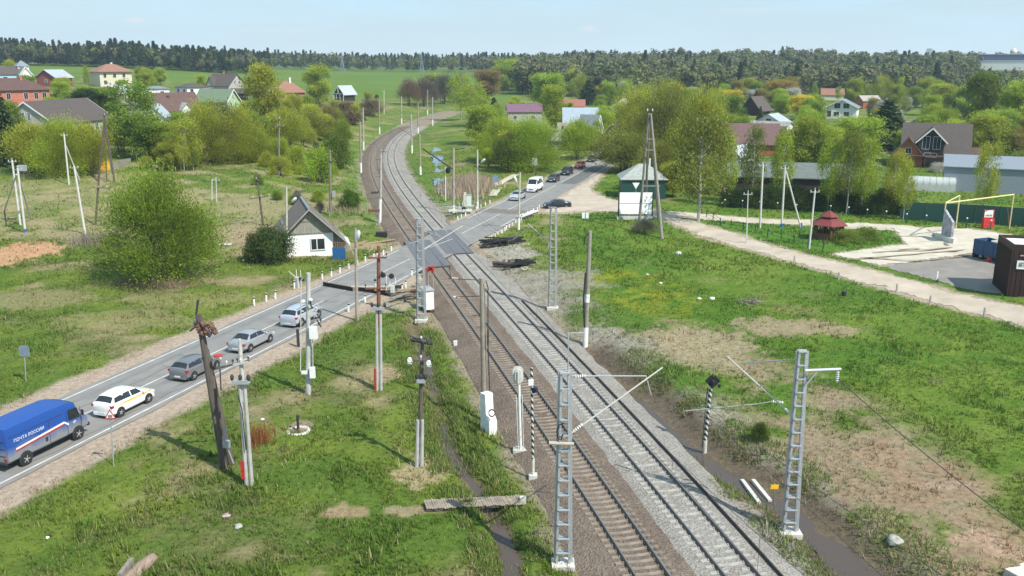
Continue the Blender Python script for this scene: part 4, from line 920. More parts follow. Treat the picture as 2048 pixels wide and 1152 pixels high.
# ---- the crossing keeper's house
def crossing_house():
    # front wall corners on the ground
    A=np.array(G(575,514)); Bp=np.array(G(668,508)); d=Bp-A; L=np.linalg.norm(d); a=math.atan2(d[1],d[0])
    t=thing('crossing_house','white brick crossing keeper\'s house with steep grey gabled roof beside the road','house',(*((A+Bp)/2),hz(*((A+Bp)/2))),a)
    W,D,H,RH=L,9.0,2.85,3.0
    m=MB(); m.box((0,D/2,H/2-.3),(W,D,H+.6)); m.build('wall',mat('white_brick',(.74,.74,.72),.85,0,.07,6,.2),t)
    g=MB(); g.prism([(-W/2-.02,H),(W/2+.02,H),(W/2+.02,H+.35),(0,H+RH-.05),(-W/2-.02,H+.35)],(0,-.05,0),(1,0,0),(0,0,1),(0,D+.1,0)); gb=g.build('gable',mat('gable_boards',(.27,.255,.21),.9,0,.3,1.6,.2,stretch=(6,1,.3)),t)
    g=MB(); g.box((0,-.09,H+1.5),(W*.62,.06,.08)); g.box((0,-.09,H+.02),(W+.1,.06,.12)); g.build('batten',wood_grey,gb)
    r=MB(); e=.7; b=W/2; k=RH/b*.92
    rm=mat('asbestos_roof',(.15,.128,.11),.9,0,.25,1.5,.2,stretch=(.4,3,1))
    for s in (-1,1):
        ex=b+(1.0 if s<0 else 1.7)
        p=[(0,-.75,H+RH),(0,D+.6,H+RH),(s*ex,D+.6,H+RH-k*ex),(s*ex,-.75,H+RH-k*ex)]; q=[(x,y,z+.12) for x,y,z in p]
        r.add(p+q,[(0,1,2,3)[::-s],(4,5,6,7)[::s]]+[tuple((i,4+i,4+(i+1)%4,(i+1)%4))[::-s] for i in range(4)])
    ro=r.build('roof',rm,t); r=MB(); r.box((0,D/2-.1,H+RH+.12),(.3,D+1.4,.14)); r.build('ridge_cap',roof_gm,ro)
    r=MB(); r.bar((-.0,-.8,H+RH+.02),(-b-1.0,-.8,H+RH-k*(b+1.0)+.02),.05,.12); r.bar((0,-.8,H+RH+.02),(b+1.7,-.8,H+RH-k*(b+1.7)+.02),.05,.12); r.build('barge_board',mat('barge_pale',(.34,.32,.28),.8,0,.15,3),ro)
    w=MB(); w.box((W*.5-1.9,-.02,1.45),(1.7,.1,1.35)); w=w.build('window',glass,t)
    f=MB(); x0=W*.5-1.9
    for dx in (-.85,-.12,.85): f.bar((x0+dx,-.07,.74),(x0+dx,-.07,2.16),.1,.08)
    for z in (.74,2.16): f.bar((x0-.9,-.07,z),(x0+.9,-.07,z),.1,.1)
    f.build('frame',trim,w)
    # lean-to porch on the right, boarded above
    p=MB(); p.prism([(0,-.2),(2.0,-.2),(2.0,1.5),(0,2.75)],(W/2+.003,.5,0),(1,0,0),(0,0,1),(0,5.5,0)); p.build('porch',mat('porch_boards',(.25,.235,.19),.9,0,.3,2,stretch=(5,1,.3)),t)
    f=MB(); f.bar((-b+.3,-.6,H+RH-k*(b-.3)+.1),(-b-.7,-.6,H+RH-k*(b+.7)+.3),.5,.05); 
    # blue gate panel standing at the corner
    a2=G(666,516); b2=G(691,517); c=np.array([(a2[0]+b2[0])/2,(a2[1]+b2[1])/2]); wd=math.hypot(b2[0]-a2[0],b2[1]-a2[1]); an=math.atan2(b2[1]-a2[1],b2[0]-a2[0])
    gt=thing('garden_gate','bright blue sheet-metal gate panel at the white house corner','gate',(c[0],c[1],hz(*c)),an)
    m=MB(); m.box((0,0,.75),(wd,.05,1.5)); 
    for i in range(7): m.box((-wd/2+wd*i/6,-.04,.75),(.05,.04,1.5))
    m.build('panel',blue_p,gt); m=MB()
    for i in range(6): m.box((-wd/2+.1+i*(wd-.2)/5,0,1.85),(.09,.04,.75))
    m.box((0,0,2.15),(wd,.03,.06)); m.build('pickets',mat('picket_brown',(.26,.14,.09),.8,0,.3,3),gt)
    c2=G(702,517); wd2=1.0
    f=thing('picket_fence','short weathered timber fence right of the blue gate','fence',(c2[0],c2[1],hz(*c2)),an)
    m=MB()
    for i in range(6): m.box((-.6+i*.24,0,.5),(.1,.03,1.05))
    for z in (.3,.8): m.box((0,.04,z),(1.5,.04,.08))
    m.build('pickets',mat('timber_tan',(.32,.22,.12),.85,0,.2,3),f)
    return t
crossing_house()
# ---- brown kiosk at the right edge
def kiosk():
    A=np.array(G(2012,594)); Y=A[1]; W,D,H=7.5,5.5,5.0
    an=R(-14); t=thing('car_wash_kiosk','dark brown sheet-metal kiosk with white roof and white lettered sign at right edge','kiosk',(A[0],A[1],hz(*A)),an)
    brown=mat('brown_sheet',(.033,.014,.011),.55,0,.15,2)
    m=MB(); m.box((W/2,D/2,H/2-.2),(W,D,H+.4)); m.build('wall',brown,t)
    m=MB()
    for i in range(16): m.box((.25+i*.47,-.02,H/2-.1),(.05,.04,H-.2)); m.box((-.02,.2+i*.34,H/2-.1),(.04,.05,H-.2))
    m.build('panel_ribs',brown,t)
    m=MB(); m.box((W/2,D/2,H+.05),(W-.5,D-.5,.1)); r=m.build('roof',white,t)
    m=MB()
    for y_ in (.1,D-.1): m.box((W/2,y_,H+.2),(W,.2,.4))
    for x_ in (.1,W-.1): m.box((x_,D/2,H+.2),(.2,D-.4,.4))
    m.build('parapet',brown,r)
    m=MB(); m.box((.55+2.1,-.06,3.35),(4.2,.12,.85)); s=m.build('sign_board',white,t)
    cu=bpy.data.curves.new('lettering','FONT'); cu.body='АВТОМОЙКА'; cu.size=.62; cu.extrude=.01; cu.align_x='LEFT'; cu.align_y='CENTER'; o=bpy.data.objects.new('lettering',cu); COL.objects.link(o); o.parent=s; o.location=(.68,-.135,3.35); o.rotation_euler=(R(90),0,0); o.scale=(.42,1,1); cu.materials.append(black)
    m=MB(); m.box((1.2,-.04,4.3),(.9,.08,.10)); m.build('vent',galv,t)
    VIS.append((1990,480,2048,600,Y)); return t
kiosk()
# ================================================================== FENCES
def fence(name,label,pts,h,m,step=2.4,posts=True,postm=None,thick=.05,rails=False,z0=0.0,extra=None):
    W=[at(*p)[:2] for p in pts]; c=np.mean(W,0); t=thing(name,label,'fence',(c[0],c[1],hz(*c))); zb=hz(*c)
    ln=[math.hypot(b[0]-a[0],b[1]-a[1]) for a,b in zip(W[:-1],W[1:])]
    mb=MB()
    for (a,b,l) in zip(W[:-1],W[1:],ln):
        n=max(1,round(l/step)); q=[(a[0]+(b[0]-a[0])*i/n,a[1]+(b[1]-a[1])*i/n) for i in range(n+1)]
        for p0,p1 in zip(q[:-1],q[1:]):
            za,zc=hz(*p0)-zb,hz(*p1)-zb; x0,y0,x1,y1=p0[0]-c[0],p0[1]-c[1],p1[0]-c[0],p1[1]-c[1]
            if rails:
                for r_ in rails: mb.bar((x0,y0,za+r_),(x1,y1,zc+r_),.05,.05)
            else:
                mb.bar((x0,y0,za+h/2+z0),(x1,y1,zc+h/2+z0),thick,h)
        if posts:
            for p0 in q[:-1]:
                pm=MB(); pm.box((p0[0]-c[0],p0[1]-c[1],hz(*p0)-zb+h*.5-.1),(.1,.1,h+.25)); pm.build('post',postm or m,t)
    mb.build('rail' if rails else 'panel',m,t); return t
fence('metal_fence','tall dark green corrugated fence along the back road under the warehouse',[(1800,438),(1900,444),(2048,456),(2120,462)],2.7,w_green,3)
fence('metal_fence','blue-grey sheet fence right of the tall narrow house',[(1166,256),(1226,256)],2.3,mat('fence_bluegrey',(.15,.19,.25),.5,.1,.1,1),3)
fence('timber_fence','dark brown garden fence below the timber house',[(1780,322),(1860,326),(1950,326)],1.5,mat('fence_brown',(.10,.055,.045),.85,0,.3,3),2.5)
fence('plank_fence','grey plank fence left of the yellow gate on the village slope',[(176,340),(200,342)],1.7,wood_grey,2)
fence('plank_fence','grey plank fence right of the yellow gate on the village slope',[(221,341),(262,334)],1.7,wood_grey,2)
fence('yard_gate','bright yellow-orange sheet gate between the grey plank fences',[(200,342),(221,341)],2.0,mat('gate_yellow',(.72,.40,.02),.6,0,.08,2),2)['category']='gate'
gpost=mat('dark_green_post',(.015,.06,.045),.6,0,.1,3)
def postfence(name,label,pts,h=1.15,cap=False):
    W=[at(*p) for p in pts]; c=W[len(W)//2]; t=thing(name,label,'fence',c)
    for p in W:
        m=MB(); m.box((p[0]-c[0],p[1]-c[1],p[2]-c[2]+h/2-.1),(.11,.11,h+.2)); o=m.build('post',gpost,t)
        if cap: k=MB(); k.blob((p[0]-c[0],p[1]-c[1],p[2]-c[2]+h+.12),.12,1,8,6,0); k.build('lamp',white,o)
    m=MB()
    for a,b in zip(W[:-1],W[1:]):
        for z in (.45,.95): m.bar([a[i]-c[i]+(z if i==2 else 0) for i in range(3)],[b[i]-c[i]+(z if i==2 else 0) for i in range(3)],.03,.03)
    m.build('rail',gpost,t); return t
postfence('lawn_fence','low dark green post fence round the gazebo lawn along the dirt road',[(1413,435),(1426,440),(1440,451),(1462,455),(1486,461),(1510,466),(1535,474),(1562,480),(1588,486),(1616,494),(1646,501)])
postfence('lamp_fence','low green post fence with small white post lamps before the birch row',[(1449,416),(1484,418),(1519,420),(1554,423),(1592,425),(1626,427),(1660,430),(1696,433),(1733,437),(1771,441),(1812,446),(1851,450),(1890,454),(1932,457),(1980,462)],1.2,True)
# ================================================================== POLES, MASTS, SIGNALS
def base_top(bx,by,tx,ty):
    b=at(bx,by); t=pt(tx,ty,b[1]); return np.array(b),np.array(t)
def rel(b,p): return tuple(np.array(p)-b)
def lattice_mast(name,label,bx,by,tx,ty,w0=.62,w1=.34,dep=.26,az=0,group=None,fr=1.0):
    b,t=base_top(bx,by,tx,ty); th=thing(name,label,'mast',b,0,group); v=t-b; H=np.linalg.norm(v)
    ca,sa=math.cos(az),math.sin(az); ex=np.array([ca,sa,0]); ey=np.array([-sa,ca,0]); m=MB()
    for s in (-1,1):
        a0=ex*s*w0/2; a1=v+ex*s*w1/2
        for e in (-1,1):
            m.bar(a0+ey*e*dep/2,a1+ey*e*dep*.4,.10,.035,up=tuple(ey))
        m.bar(a0+ex*s*.045,a1+ex*s*.045,.02,dep*.85,up=tuple(ex))
    n=int(H/.72)
    for i in range(n+1):
        f=i/n; w=w0+(w1-w0)*f; c=v*f
        for e in (-1,1): m.bar(c-ex*w/2+ey*e*dep/2*(1-.2*f),c+ex*w/2+ey*e*dep/2*(1-.2*f),.04,.15,up=(0,1,0))
    m.build('lattice_column',galv,th)
    m=MB(); m.box((0,0,.05),(w0+.5,.9,.3)); m.build('foundation',concrete_lt,th)
    m=MB(); m.box(tuple(v),(w1+.12,dep+.1,.06)); m.build('cap',galv,th)
    return th,b,t
def arm(th,b,pts,Y,r,m,name='cantilever',n=8,dz=0):
    q=MB(); P=[rel(b,pt(x,y,Y if np.isscalar(Y) else Y[i])) for i,(x,y) in enumerate(pts)]
    q.pipe(P,r,n); return q.build(name,m,th)
def insul(th,b,px,py,Y,d=(0,0,-1),k=5,r=.09,par=None):
    q=MB(); c=np.array(rel(b,pt(px,py,Y))); d=np.array(d,float); d/=np.linalg.norm(d)
    for i in range(k): q.tube(c+d*i*.11,c+d*(i*.11+.05),r,r*.7,8)
    q.tube(c-d*.1,c+d*(k*.11),.025,.025,6); return q.build('insulator',porc,th)
# nearest masts
th,b,t=lattice_mast('lattice_mast','tall galvanised lattice mast in the foreground left of the rails, raised arm to the right',1126,1132,1130,745)
Y=b[1]; arm(th,b,[(1142,752),(1292,752)],[Y,Y+3],.035,galv); arm(th,b,[(1140,868),(1325,735)],[Y,Y+3.2],.04,mat('pale_tube',(.42,.40,.355),.6,.2,.1,4)); arm(th,b,[(1098,886),(1148,888)],Y-.25,.09,mat('tan_beam',(.42,.37,.30),.8,0,.15,4),'clamp_beam')
arm(th,b,[(1292,752),(1302,790)],Y+3,.03,galv,'hanger'); insul(th,b,1150,753,Y+.2,(1,.2,0)); insul(th,b,1148,862,Y+.2,(1,.2,.8))
arm(th,b,[(1136,745),(1137,666),(1170,666)],Y,.035,galv,'top_bracket'); 
q=MB(); q.pipe([rel(b,pt(x,y,Y-.3)) for x,y in ((1128,846),(1118,850),(1114,862),(1115,876),(1122,880),(1126,868))],.04,6); q.build('cable_loop',black,th)
th,b,t=lattice_mast('lattice_mast','tall galvanised lattice mast right of the rails beside the small yellow sign',1579,1068,1605,702,.62,.34,.26)
Y=b[1]; pt_m=mat('pale_tube',(.58,.55,.48))
arm(th,b,[(1598,718),(1478,727)],[Y,Y+2.4],.03,galv,'stay_tube'); arm(th,b,[(1586,832),(1455,714)],[Y,Y+2.4],.045,pt_m); arm(th,b,[(1370,822),(1515,808),(1545,803)],[Y+3.6,Y+2,Y+1.6],.035,pt_m,'registration_arm'); arm(th,b,[(1400,826),(1440,840)],Y+3,.015,dsteel,'steady_wire')
arm(th,b,[(1610,741),(1682,738)],Y-.3,.07,mat('pale_galv',(.55,.56,.57),.5,.3,.1,4),'feeder_bracket'); arm(th,b,[(1610,772),(1634,744)],Y-.3,.04,galv,'bracket_strut'); insul(th,b,1676,744,Y-.3); insul(th,b,1546,803,Y+1.6,(1,-.3,0)); insul(th,b,1582,828,Y+.1,(-.8,.2,.7),4)
th,b,t=lattice_mast('lattice_mast','slim pale lattice mast on the ballast edge right of the older dark cars\' junction',1105,617,1107,415,.62,.40,.25,0)
Y=b[1]; arm(th,b,[(1100,487),(1056,447)],[Y,Y+3],.045,pt_m); arm(th,b,[(1110,445),(1122,430)],Y-.3,.04,galv,'feeder_bracket'); arm(th,b,[(1060,455),(1025,480)],[Y+3,Y+3.6],.03,galv,'registration_arm'); insul(th,b,1098,486,Y)
th,b,t=lattice_mast('lattice_mast','pale lattice mast standing between the white relay cabinet and the crossing road',843,642,839,437,.66,.42,.26)
Y=b[1]; arm(th,b,[(846,500),(925,452)],[Y,Y+3],.045,pt_m); arm(th,b,[(845,500),(905,478)],[Y,Y+2.6],.03,galv,'registration_arm'); arm(th,b,[(846,462),(900,478)],[Y,Y+2.4],.02,galv,'stay_tube'); insul(th,b,850,498,Y,(.8,.3,.5)); arm(th,b,[(818,487),(842,482)],Y-.2,.04,galv,'feeder_bracket')
def conc_pole(name,label,bx,by,tx,ty,r0=.22,r1=.16,m=concrete,cat='pole',paint=.12,group=None,white=True,dY=0):
    b,t=base_top(bx,by,tx,ty); t=t+np.array([0,dY,0]); th=thing(name,label,cat,b,0,group); v=t-b; q=MB(); q.pipe([(0,0,-.4),v],[r0,r1],12); q.build('shaft',m,th,True)
    if paint: q=MB(); q.pipe([-v*.01,v*paint],[r0+.012,r0+(r1-r0)*paint+.012],12); q.build('painted_foot',whitewash if white else concrete_lt,th,True)
    return th,b,t,v
brc=mat('concrete_brownish',(.30,.25,.20),.9,0,.22,2.5,.2)
th,b,t,v=conc_pole('catenary_pole','stout brown concrete catenary pole with a white concrete block at its foot',970,842,964,556,.24,.17,brc,'pole',.09)
Y=b[1]
for (p,q_) in (((960,560),(896,557)),((962,592),(905,594))): arm(th,b,[p,q_],[Y,Y+2.2],.03,rust)
arm(th,b,[(962,632),(944,630)],Y,.05,rust,'clamp'); arm(th,b,[(972,562),(976,575),(976,690),(980,795)],Y-.3,.035,dsteel,'weight_cable'); q=MB(); q.tube(rel(b,pt(976,690,Y-.3)),rel(b,pt(976,660,Y-.3)),.06); q.build('weight',dsteel,th); insul(th,b,905,557,Y+2,(1,-.3,0),4); insul(th,b,908,594,Y+2,(1,-.3,0),4); arm(th,b,[(901,556),(899,530)],Y+2.1,.02,dsteel,'drop_wire')
# the stepped white concrete block
bb=np.array(at(985,868)); th=thing('concrete_anchor','white stepped concrete anchor block with a dark painted ring mark by the brown pole','anchor block',bb)
m=MB(); m.prism([(.2,-.5),(.2,.9),(-.25,1.5),(-.35,2.75),(-1.0,2.75),(-1.0,-.5)],(-.3,-.2,0),(.5,-.6,0),(0,0,1),(.5,.35,0)); m.build('block',whitewash,th)
m=MB()
c0=np.array(rel(bb,pt(984,820,bb[1])))
for i in range(14):
    a=i*6.283/14; a2=(i+1)*6.283/14; m.bar(c0+np.array([.2*math.cos(a),-.52,.24*math.sin(a)]),c0+np.array([.2*math.cos(a2),-.52,.24*math.sin(a2)]),.06,.11,up=(0,1,0))
m.build('ring_mark',mat('brown_mark',(.10,.06,.05),.8,0,.2,6),th)
th,b,t,v=conc_pole('catenary_pole','leaning concrete catenary pole with white foot on the right bank beside the ditch',1170,692,1180,462,.23,.17,mat('concrete_olive',(.25,.235,.19),.9,0,.2,2.5,.2),'pole',.17); Y=b[1]
arm(th,b,[(1169,655),(1167,600),(1171,545)],Y-.25,.07,black,'cable'); arm(th,b,[(1177,468),(1169,475),(1168,490)],Y-.2,.05,black,'cable_end'); q=MB(); q.pipe([v*.39,v*.46],[.225,.22],12); q.build('white_band',whitewash,th,True)
far=[(760,446,762,300,'rusty-armed concrete catenary pole left of the rails just before the crossing'),(722,346,720,243,'concrete pole with white foot left of the rails, nearest before the bend'),(727,300,726,215,'concrete pole with white foot left of the rails, behind the nearest bend pole'),(759,268,758,200,'concrete pole with white foot on the grass left of the bend'),(803,248,803,193,'white-footed pole on the outer verge of the bend, third from the left'),(855,230,855,179,'white-footed pole on the far outer verge of the bend'),(865,251,865,194,'white-footed pole between the far outer verge and the inner tracks'),(836,267,836,207,'white-footed pole standing close to the rails inside the bend'),(824,306,822,228,'thick-footed anchor pole inside the bend'),(841,350,839,268,'white-footed pole on the grass strip left of the stream')]
for i,(bx,by,tx,ty,lb) in enumerate(far):
    th,b,t,v=conc_pole('catenary_pole',lb,bx,by,tx,ty,.24,.18,brc if i%2 else concrete,'pole',.2 if i else .33,'catenary poles along the bend'); Y=b[1]
    if i==0:
        for y_ in (303,318,338,352): arm(th,b,[(762,y_),(776 if y_==303 else 752,y_+1)],Y-.2,.04,rust,'cantilever')
        arm(th,b,[(742,385),(757,385)],Y-.6,.16,dsteel,'balance_weight')
        q=MB(); q.box(rel(b,pt(748,421,Y-.4)),(1.7,.6,.4)); q.build('weight_box',rust,th)
    elif i in (7,8): arm(th,b,[(tx+1,ty+14),(tx-25,ty-16+i)],[Y,Y-1],.05,rust)
    elif i==9: arm(th,b,[(839,282),(798,255)],[Y,Y+1],.06,rust); arm(th,b,[(839,268),(857,270)],Y,.04,rust,'top_bracket')
    else: arm(th,b,[(tx,ty+6),(tx+(14 if i<4 else -12),ty+2)],Y,.045,rust)
th,b,t,v=conc_pole('catenary_pole','dark concrete pole with small grey box on the verge behind the white house',661,430,660,300,.22,.17,mat('concrete_dark',(.19,.17,.14),.9,0,.2,2.5),'pole',0); Y=b[1]
arm(th,b,[(655,322),(668,324)],Y-.2,.07,dsteel,'bracket'); q=MB(); q.box(rel(b,pt(668,388,Y-.3)),(.45,.3,.95)); q.build('cable_box',galv,th)
th,b,t,v=conc_pole('catenary_pole','concrete pole with long sloping arm over the stream beyond the crossing',907,426,907,296,.22,.17,mat('concrete_tan',(.32,.29,.22),.9,0,.2,2.5),'pole',.12); Y=b[1]
arm(th,b,[(905,338),(845,297)],[Y,Y+2],.12,dsteel); arm(th,b,[(908,300),(930,296)],Y,.05,dsteel,'top_bracket'); insul(th,b,907,370,Y-.3,(0,0,-1),2)
# lamps
def lamp_post(label,bx,by,tx,ty,heads,m,paint=.12):
    th,b,t,v=conc_pole('street_lamp',label,bx,by,tx,ty,.17,.11,m,'street lamp',paint); Y=b[1]
    for (hx,hy,ax,ay) in heads:
        arm(th,b,[(ax,ay),(hx,hy)],[Y,Y-.5],.035,concrete_lt,'arm'); q=MB(); c=np.array(rel(b,pt(hx,hy,Y-.5))); d=np.array(rel(b,pt(hx,hy,Y-.5)))-np.array(rel(b,pt(ax,ay,Y))); d/=np.linalg.norm(d)
        q.pipe([c-d*.1,c+d*.15,c+d*.75,c+d*.95],[.08,.17,.19,.06],10); q.build('lamp_head',white,th,True)
    return th,b
tan=mat('concrete_tan',(.32,.29,.22))
lamp_post('pale concrete street lamp beyond the crossing beside the reeds',955,417,955,300,[(963,324,956,330)],mat('concrete_cream',(.50,.47,.38),.9,0,.15,2.5))
lamp_post('pale concrete street lamp beside the queue of cars near the white van',1037,460,1040,345,[(1033,364,1039,378)],mat('concrete_cream2',(.48,.45,.36),.9,0,.15,2.5),.2)
lamp_post('grey-brown concrete street lamp with two white heads before the blue gate',714,641,711,458,[(698,490,708,510),(715,478,712,500)],mat('concrete_warm',(.33,.29,.24),.9,0,.2,2.5),.0)
lamp_post('pale street lamp standing against the left front of the white house',573,512,573,374,[(584,404,574,414)],mat('concrete_cream2',(.48,.45,.36)),.0)
# timber poles
def timber_pole(label,bx,by,tx,ty,arms,m=wood_old,stub=None,r=.15,braces=(),group=None,name='timber_pole',cat='pole'):
    b,t=base_top(bx,by,tx,ty); th=thing(name,label,cat,b,0,group); v=t-b; Y=b[1]; k=0 if not stub else stub; n=v/np.linalg.norm(v)
    q=MB(); q.pipe([v*max(0,k-.12)-(np.array([0,0,.4]) if not stub else 0),v*.5+v*k*.5,v],[r,r*.92,r*.75],9); q.build('shaft',m,th,True)
    if stub:
        for s in (-1,1):
            q=MB(); q.pipe([(s*.15,-.08,-.4),v*(k*1.02)+np.array([s*.13,-.08,0])],[.12,.10],8); q.build('stub',mat('stub_grey',(.40,.39,.37),.85,0,.15,3),th,True)
    for (x0,y0,x1,y1) in arms:
        q=MB(); p0=np.array(rel(b,pt(x0,y0,Y-.2))); p1=np.array(rel(b,pt(x1,y1,Y-.2))); q.bar(p0,p1,.11,.11); ao=q.build('crossarm',m,th)
        L_=np.linalg.norm(p1-p0); nn=max(2,int(L_/.55))
        for i in range(nn+1):
            f=i/nn; q=MB(); c=p0+(p1-p0)*f; q.lathe([(.02,0),(.02,.12),(.055,.14),(.06,.22),(.03,.28)],8,tuple(c+np.array([0,0,.05]))); q.build('insulator',porc if i%2 else dsteel,ao,True)
    return th,b,v,Y
th,b,v,Y=timber_pole('brown wooden pole on twin pale stubs before the crossing road, red paint at its foot',758,780,757,492,[(736,516,773,515),(731,577,772,576)],mat('wood_red',(.20,.075,.05),.85,0,.25,3),.58)
def stub_clamp(th,b,px,py,Y,ww=.9):
    q=MB(); c=np.array(rel(b,pt(px,py,Y-.25))); q.box(tuple(c),(ww,.2,.22)); o=q.build('clamp',galv,th)
    for s in (-.5,0,.5):
        q=MB(); q.lathe([(.05,-.02),(.10,.08),(.11,.22),(.05,.34)],8,tuple(c+np.array([s*ww,0,.1]))); q.build('insulator',dsteel,o,True)
stub_clamp(th,b,757,617,Y); q=MB(); q.pipe([(-.22,-.15,0),(-.2,-.15,1.7)],.09,8); q.build('red_foot',red_p,th)
for (x,y) in ((750,560),(764,545)): q=MB(); q.blob(rel(b,pt(x,y,Y-.3)),.1,3,8,6,.1); q.build('fitting',dsteel,th)
th,b,v,Y=timber_pole('whitish pole on twin pale stubs with red plate, before the silver sedan',499,966,479,678,[(466,730,497,724),(464,762,500,764)],mat('wood_whitish',(.44,.42,.38),.85,0,.2,3),.70,.13)
stub_clamp(th,b,481,764,Y); q=MB(); q.box((-.28,-.15,1.0),(.22,.06,1.1)); q.build('red_plate',red_p,th); arm(th,b,[(476,790),(484,820),(492,900)],Y-.3,.03,black,'cable')
th,b,v,Y=timber_pole('dark wooden pole with tangled insulators on grey stub right of the left ditch',838,930,845,672,[(823,682,862,684),(822,722,862,720)],wood_old,.36,.13)
stub_clamp(th,b,842,762,Y,.5)
for i in range(9):
    q=MB(); c=rel(b,pt(824+i*4.6,678+(i*37%9),Y-.25)); q.blob(c,.13,i,8,6,.35); q.build('insulator',dsteel,th)
for x,y in ((820,722),(858,728)): q=MB(); q.blob(rel(b,pt(x,y,Y-.4)),.15,2,8,6,.3,(1,1,1.4)); q.build('white_insulator',porc,th)
th,b,v,Y=timber_pole('thick dark wooden pole leaning left with brace pole, tangle of fittings on top',449,934,397,628,[(432,737,497,722)],wood_old,None,.24)
q=MB(); q.pipe([rel(b,pt(462,926,Y+.4)),rel(b,pt(412,700,Y))],[.22,.17],9); q.build('brace',wood_old,th,True)
for i in range(14):
    q=MB(); q.blob(rel(b,pt(392+i*2.9,655+(i*53%24)-8,Y-.3)),.16,i,8,6,.4); q.build('fitting',rust if i%3 else dsteel,th)
q=MB(); q.bar(rel(b,pt(380,662,Y-.3)),rel(b,pt(402,645,Y-.3)),.1,.1); q.bar(rel(b,pt(392,630,Y)),rel(b,pt(396,600,Y)),.1,.1); q.build('top_arm',dsteel,th)
q=MB(); q.box(rel(b,pt(453,888,Y-.4)),(.4,.25,.42)); q.tube(rel(b,pt(450,880,Y-.4)),rel(b,pt(448,850,Y-.4)),.04); q.tube(rel(b,pt(455,896,Y-.4)),rel(b,pt(467,927,Y-.4)),.04); q.build('meter_box',galv,th)
q=MB(); q.tube(rel(b,pt(440,738,Y-.3)),rel(b,pt(442,780,Y-.3)),.04); q.build('small_pipe',dsteel,th); q=MB(); q.lathe([(.02,-.02),(.26,0),(.26,.06),(.02,.08)],12,rel(b,pt(436,712,Y-.3))); q.build('sign_disc',red_p,th)
timber_pole('dark timber pole with double crossarm left of the white house',527,452,512,344,[(504,358,521,360),(499,398,538,392)],wood_old,None,.15)
timber_pole('thin dark timber pole with crossarm at the edge of the left thicket',557,350,559,230,[(552,238,565,238),(549,252,568,252)],wood_grey,None,.16)
th,b,v,Y=timber_pole('A-shaped dark timber pole before the yellow gate on the village slope',213,362,208,228,[(200,232,218,230)],wood_old,None,.12)
for x in (197,229): q=MB(); q.pipe([rel(b,pt(x,363,Y)),rel(b,pt(209,236,Y))],[.2,.15],8); q.build('leg',wood_old,th,True)
timber_pole('dark timber pole with one crossarm left of the huge round willow',190,448,200,330,[(188,376,222,376)],wood_old,None,.15)
# tall tripod of timber beside the billboard
b0=np.array(at(1300,452)); Y=b0[1]; th=thing('timber_tower','tall tapering timber pole tower with four legs beside the white billboard','tower pole',b0)
top=np.array(rel(b0,pt(1300,223,Y)))
for (x,y,dx) in ((1278,448,-.3),(1290,432,-.1),(1318,446,.15),(1325,478,.3)):
    q=MB(); f=np.array(at(x,y))-b0; q.pipe([f-np.array([0,0,.3]),top+np.array([dx*.5,0,-.3])],[.21,.13],8); q.build('leg',wood_grey,th,True)
for (y,x0,x1) in ((372,1285,1320),(278,1293,1308),(300,1291,1310)):
    q=MB(); q.bar(rel(b0,pt(x0,y,Y-.2)),rel(b0,pt(x1,y,Y-.2)),.16,.16); q.build('cross_beam',wood_grey,th)
for s in (-1,1): q=MB(); q.lathe([(.03,0),(.09,.1),(.09,.3),(.03,.4)],8,tuple(top+np.array([s*.35,0,0]))); q.build('insulator',porc,th,True)
# pale concrete poles
pale=mat('concrete_whiteish',(.55,.54,.50),.85,0,.12,2.5)
def pale_pole(label,bx,by,tx,ty,brace=None,foot=None,r=.16,arms=()):
    th,b,t,v=conc_pole('concrete_pole',label,bx,by,tx,ty,r,r*.8,pale,'pole',0); Y=b[1]
    for br in (brace or ()):
        q=MB(); e=np.array(at(br[0],br[1]))-b; q.pipe([e-np.array([0,0,.2]),rel(b,pt(br[2],br[3],Y))],[r*.8,r*.65],8); o=q.build('brace',pale,th,True)
        if len(br)>4: q=MB(); q.tube(e,e+np.array([0,0,.55])+(np.array(rel(b,pt(br[2],br[3],Y)))-e)*.03,r*.95); q.build('blue_band',blue_p,o)
    if foot: q=MB(); q.pipe([v*.005,v*foot],[r+.02,r+.02],10); q.build('blue_band',blue_p,th)
    q=MB(); q.bar(v+np.array([-.6,0,-.25]),v+np.array([.6,0,-.25]),.09,.09); q.build('crossarm',galv,th)
    for s in (-.5,0,.5): q=MB(); q.lathe([(.02,0),(.05,.06),(.05,.18),(.02,.22)],8,tuple(v+np.array([s,0,-.2+(.25 if s==0 else 0)]))); q.build('insulator',porc,th,True)
    return th,b,v,Y
th,b,v,Y=pale_pole('white concrete pole with blue foot and leaning braces at the left edge',51,468,35,336,[(8,418,33,349),(63,440,36,350)],.06)
th2,b2,v2,Y2=pale_pole('white concrete pole close behind the blue-footed pole at the left edge',41,452,24,320); q=MB(); q.box(rel(b2,pt(44,336,Y2)),(1.1,.5,.8)); q.build('transformer',galv,th2)
pale_pole('straight white concrete pole before the olive willow clump',138,369,128,268,[(160,362,132,292)])
pale_pole('leaning white concrete pole left of the A-shaped timber pole',171,470,148,332)
pale_pole('white concrete pole in the lawn fence left of the A-shaped white pole',1520,456,1526,328)
pale_pole('A-shaped white concrete pole with blue bands beside the lawn',1563,456,1570,334,[(1603,457,1572,342,1)],.07)
pale_pole('grey-white pole standing beside the gazebo at the dirt road',1618,498,1630,380,r=.13)
pale_pole('dark thin pole on the near edge of the dirt road',1493,487,1496,385,r=.08)
th,b,v,Y=pale_pole('short white double pole frame behind the huge round willow',433,403,432,358,r=.07); q=MB(); q.pipe([rel(b,pt(424,403,Y)),rel(b,pt(424,358,Y)),rel(b,pt(433,358,Y))],.07,6); q.build('second_leg',pale,th)
pale_pole('thin pale pole on the far field edge before the green field',768,228,768,182,r=.16)
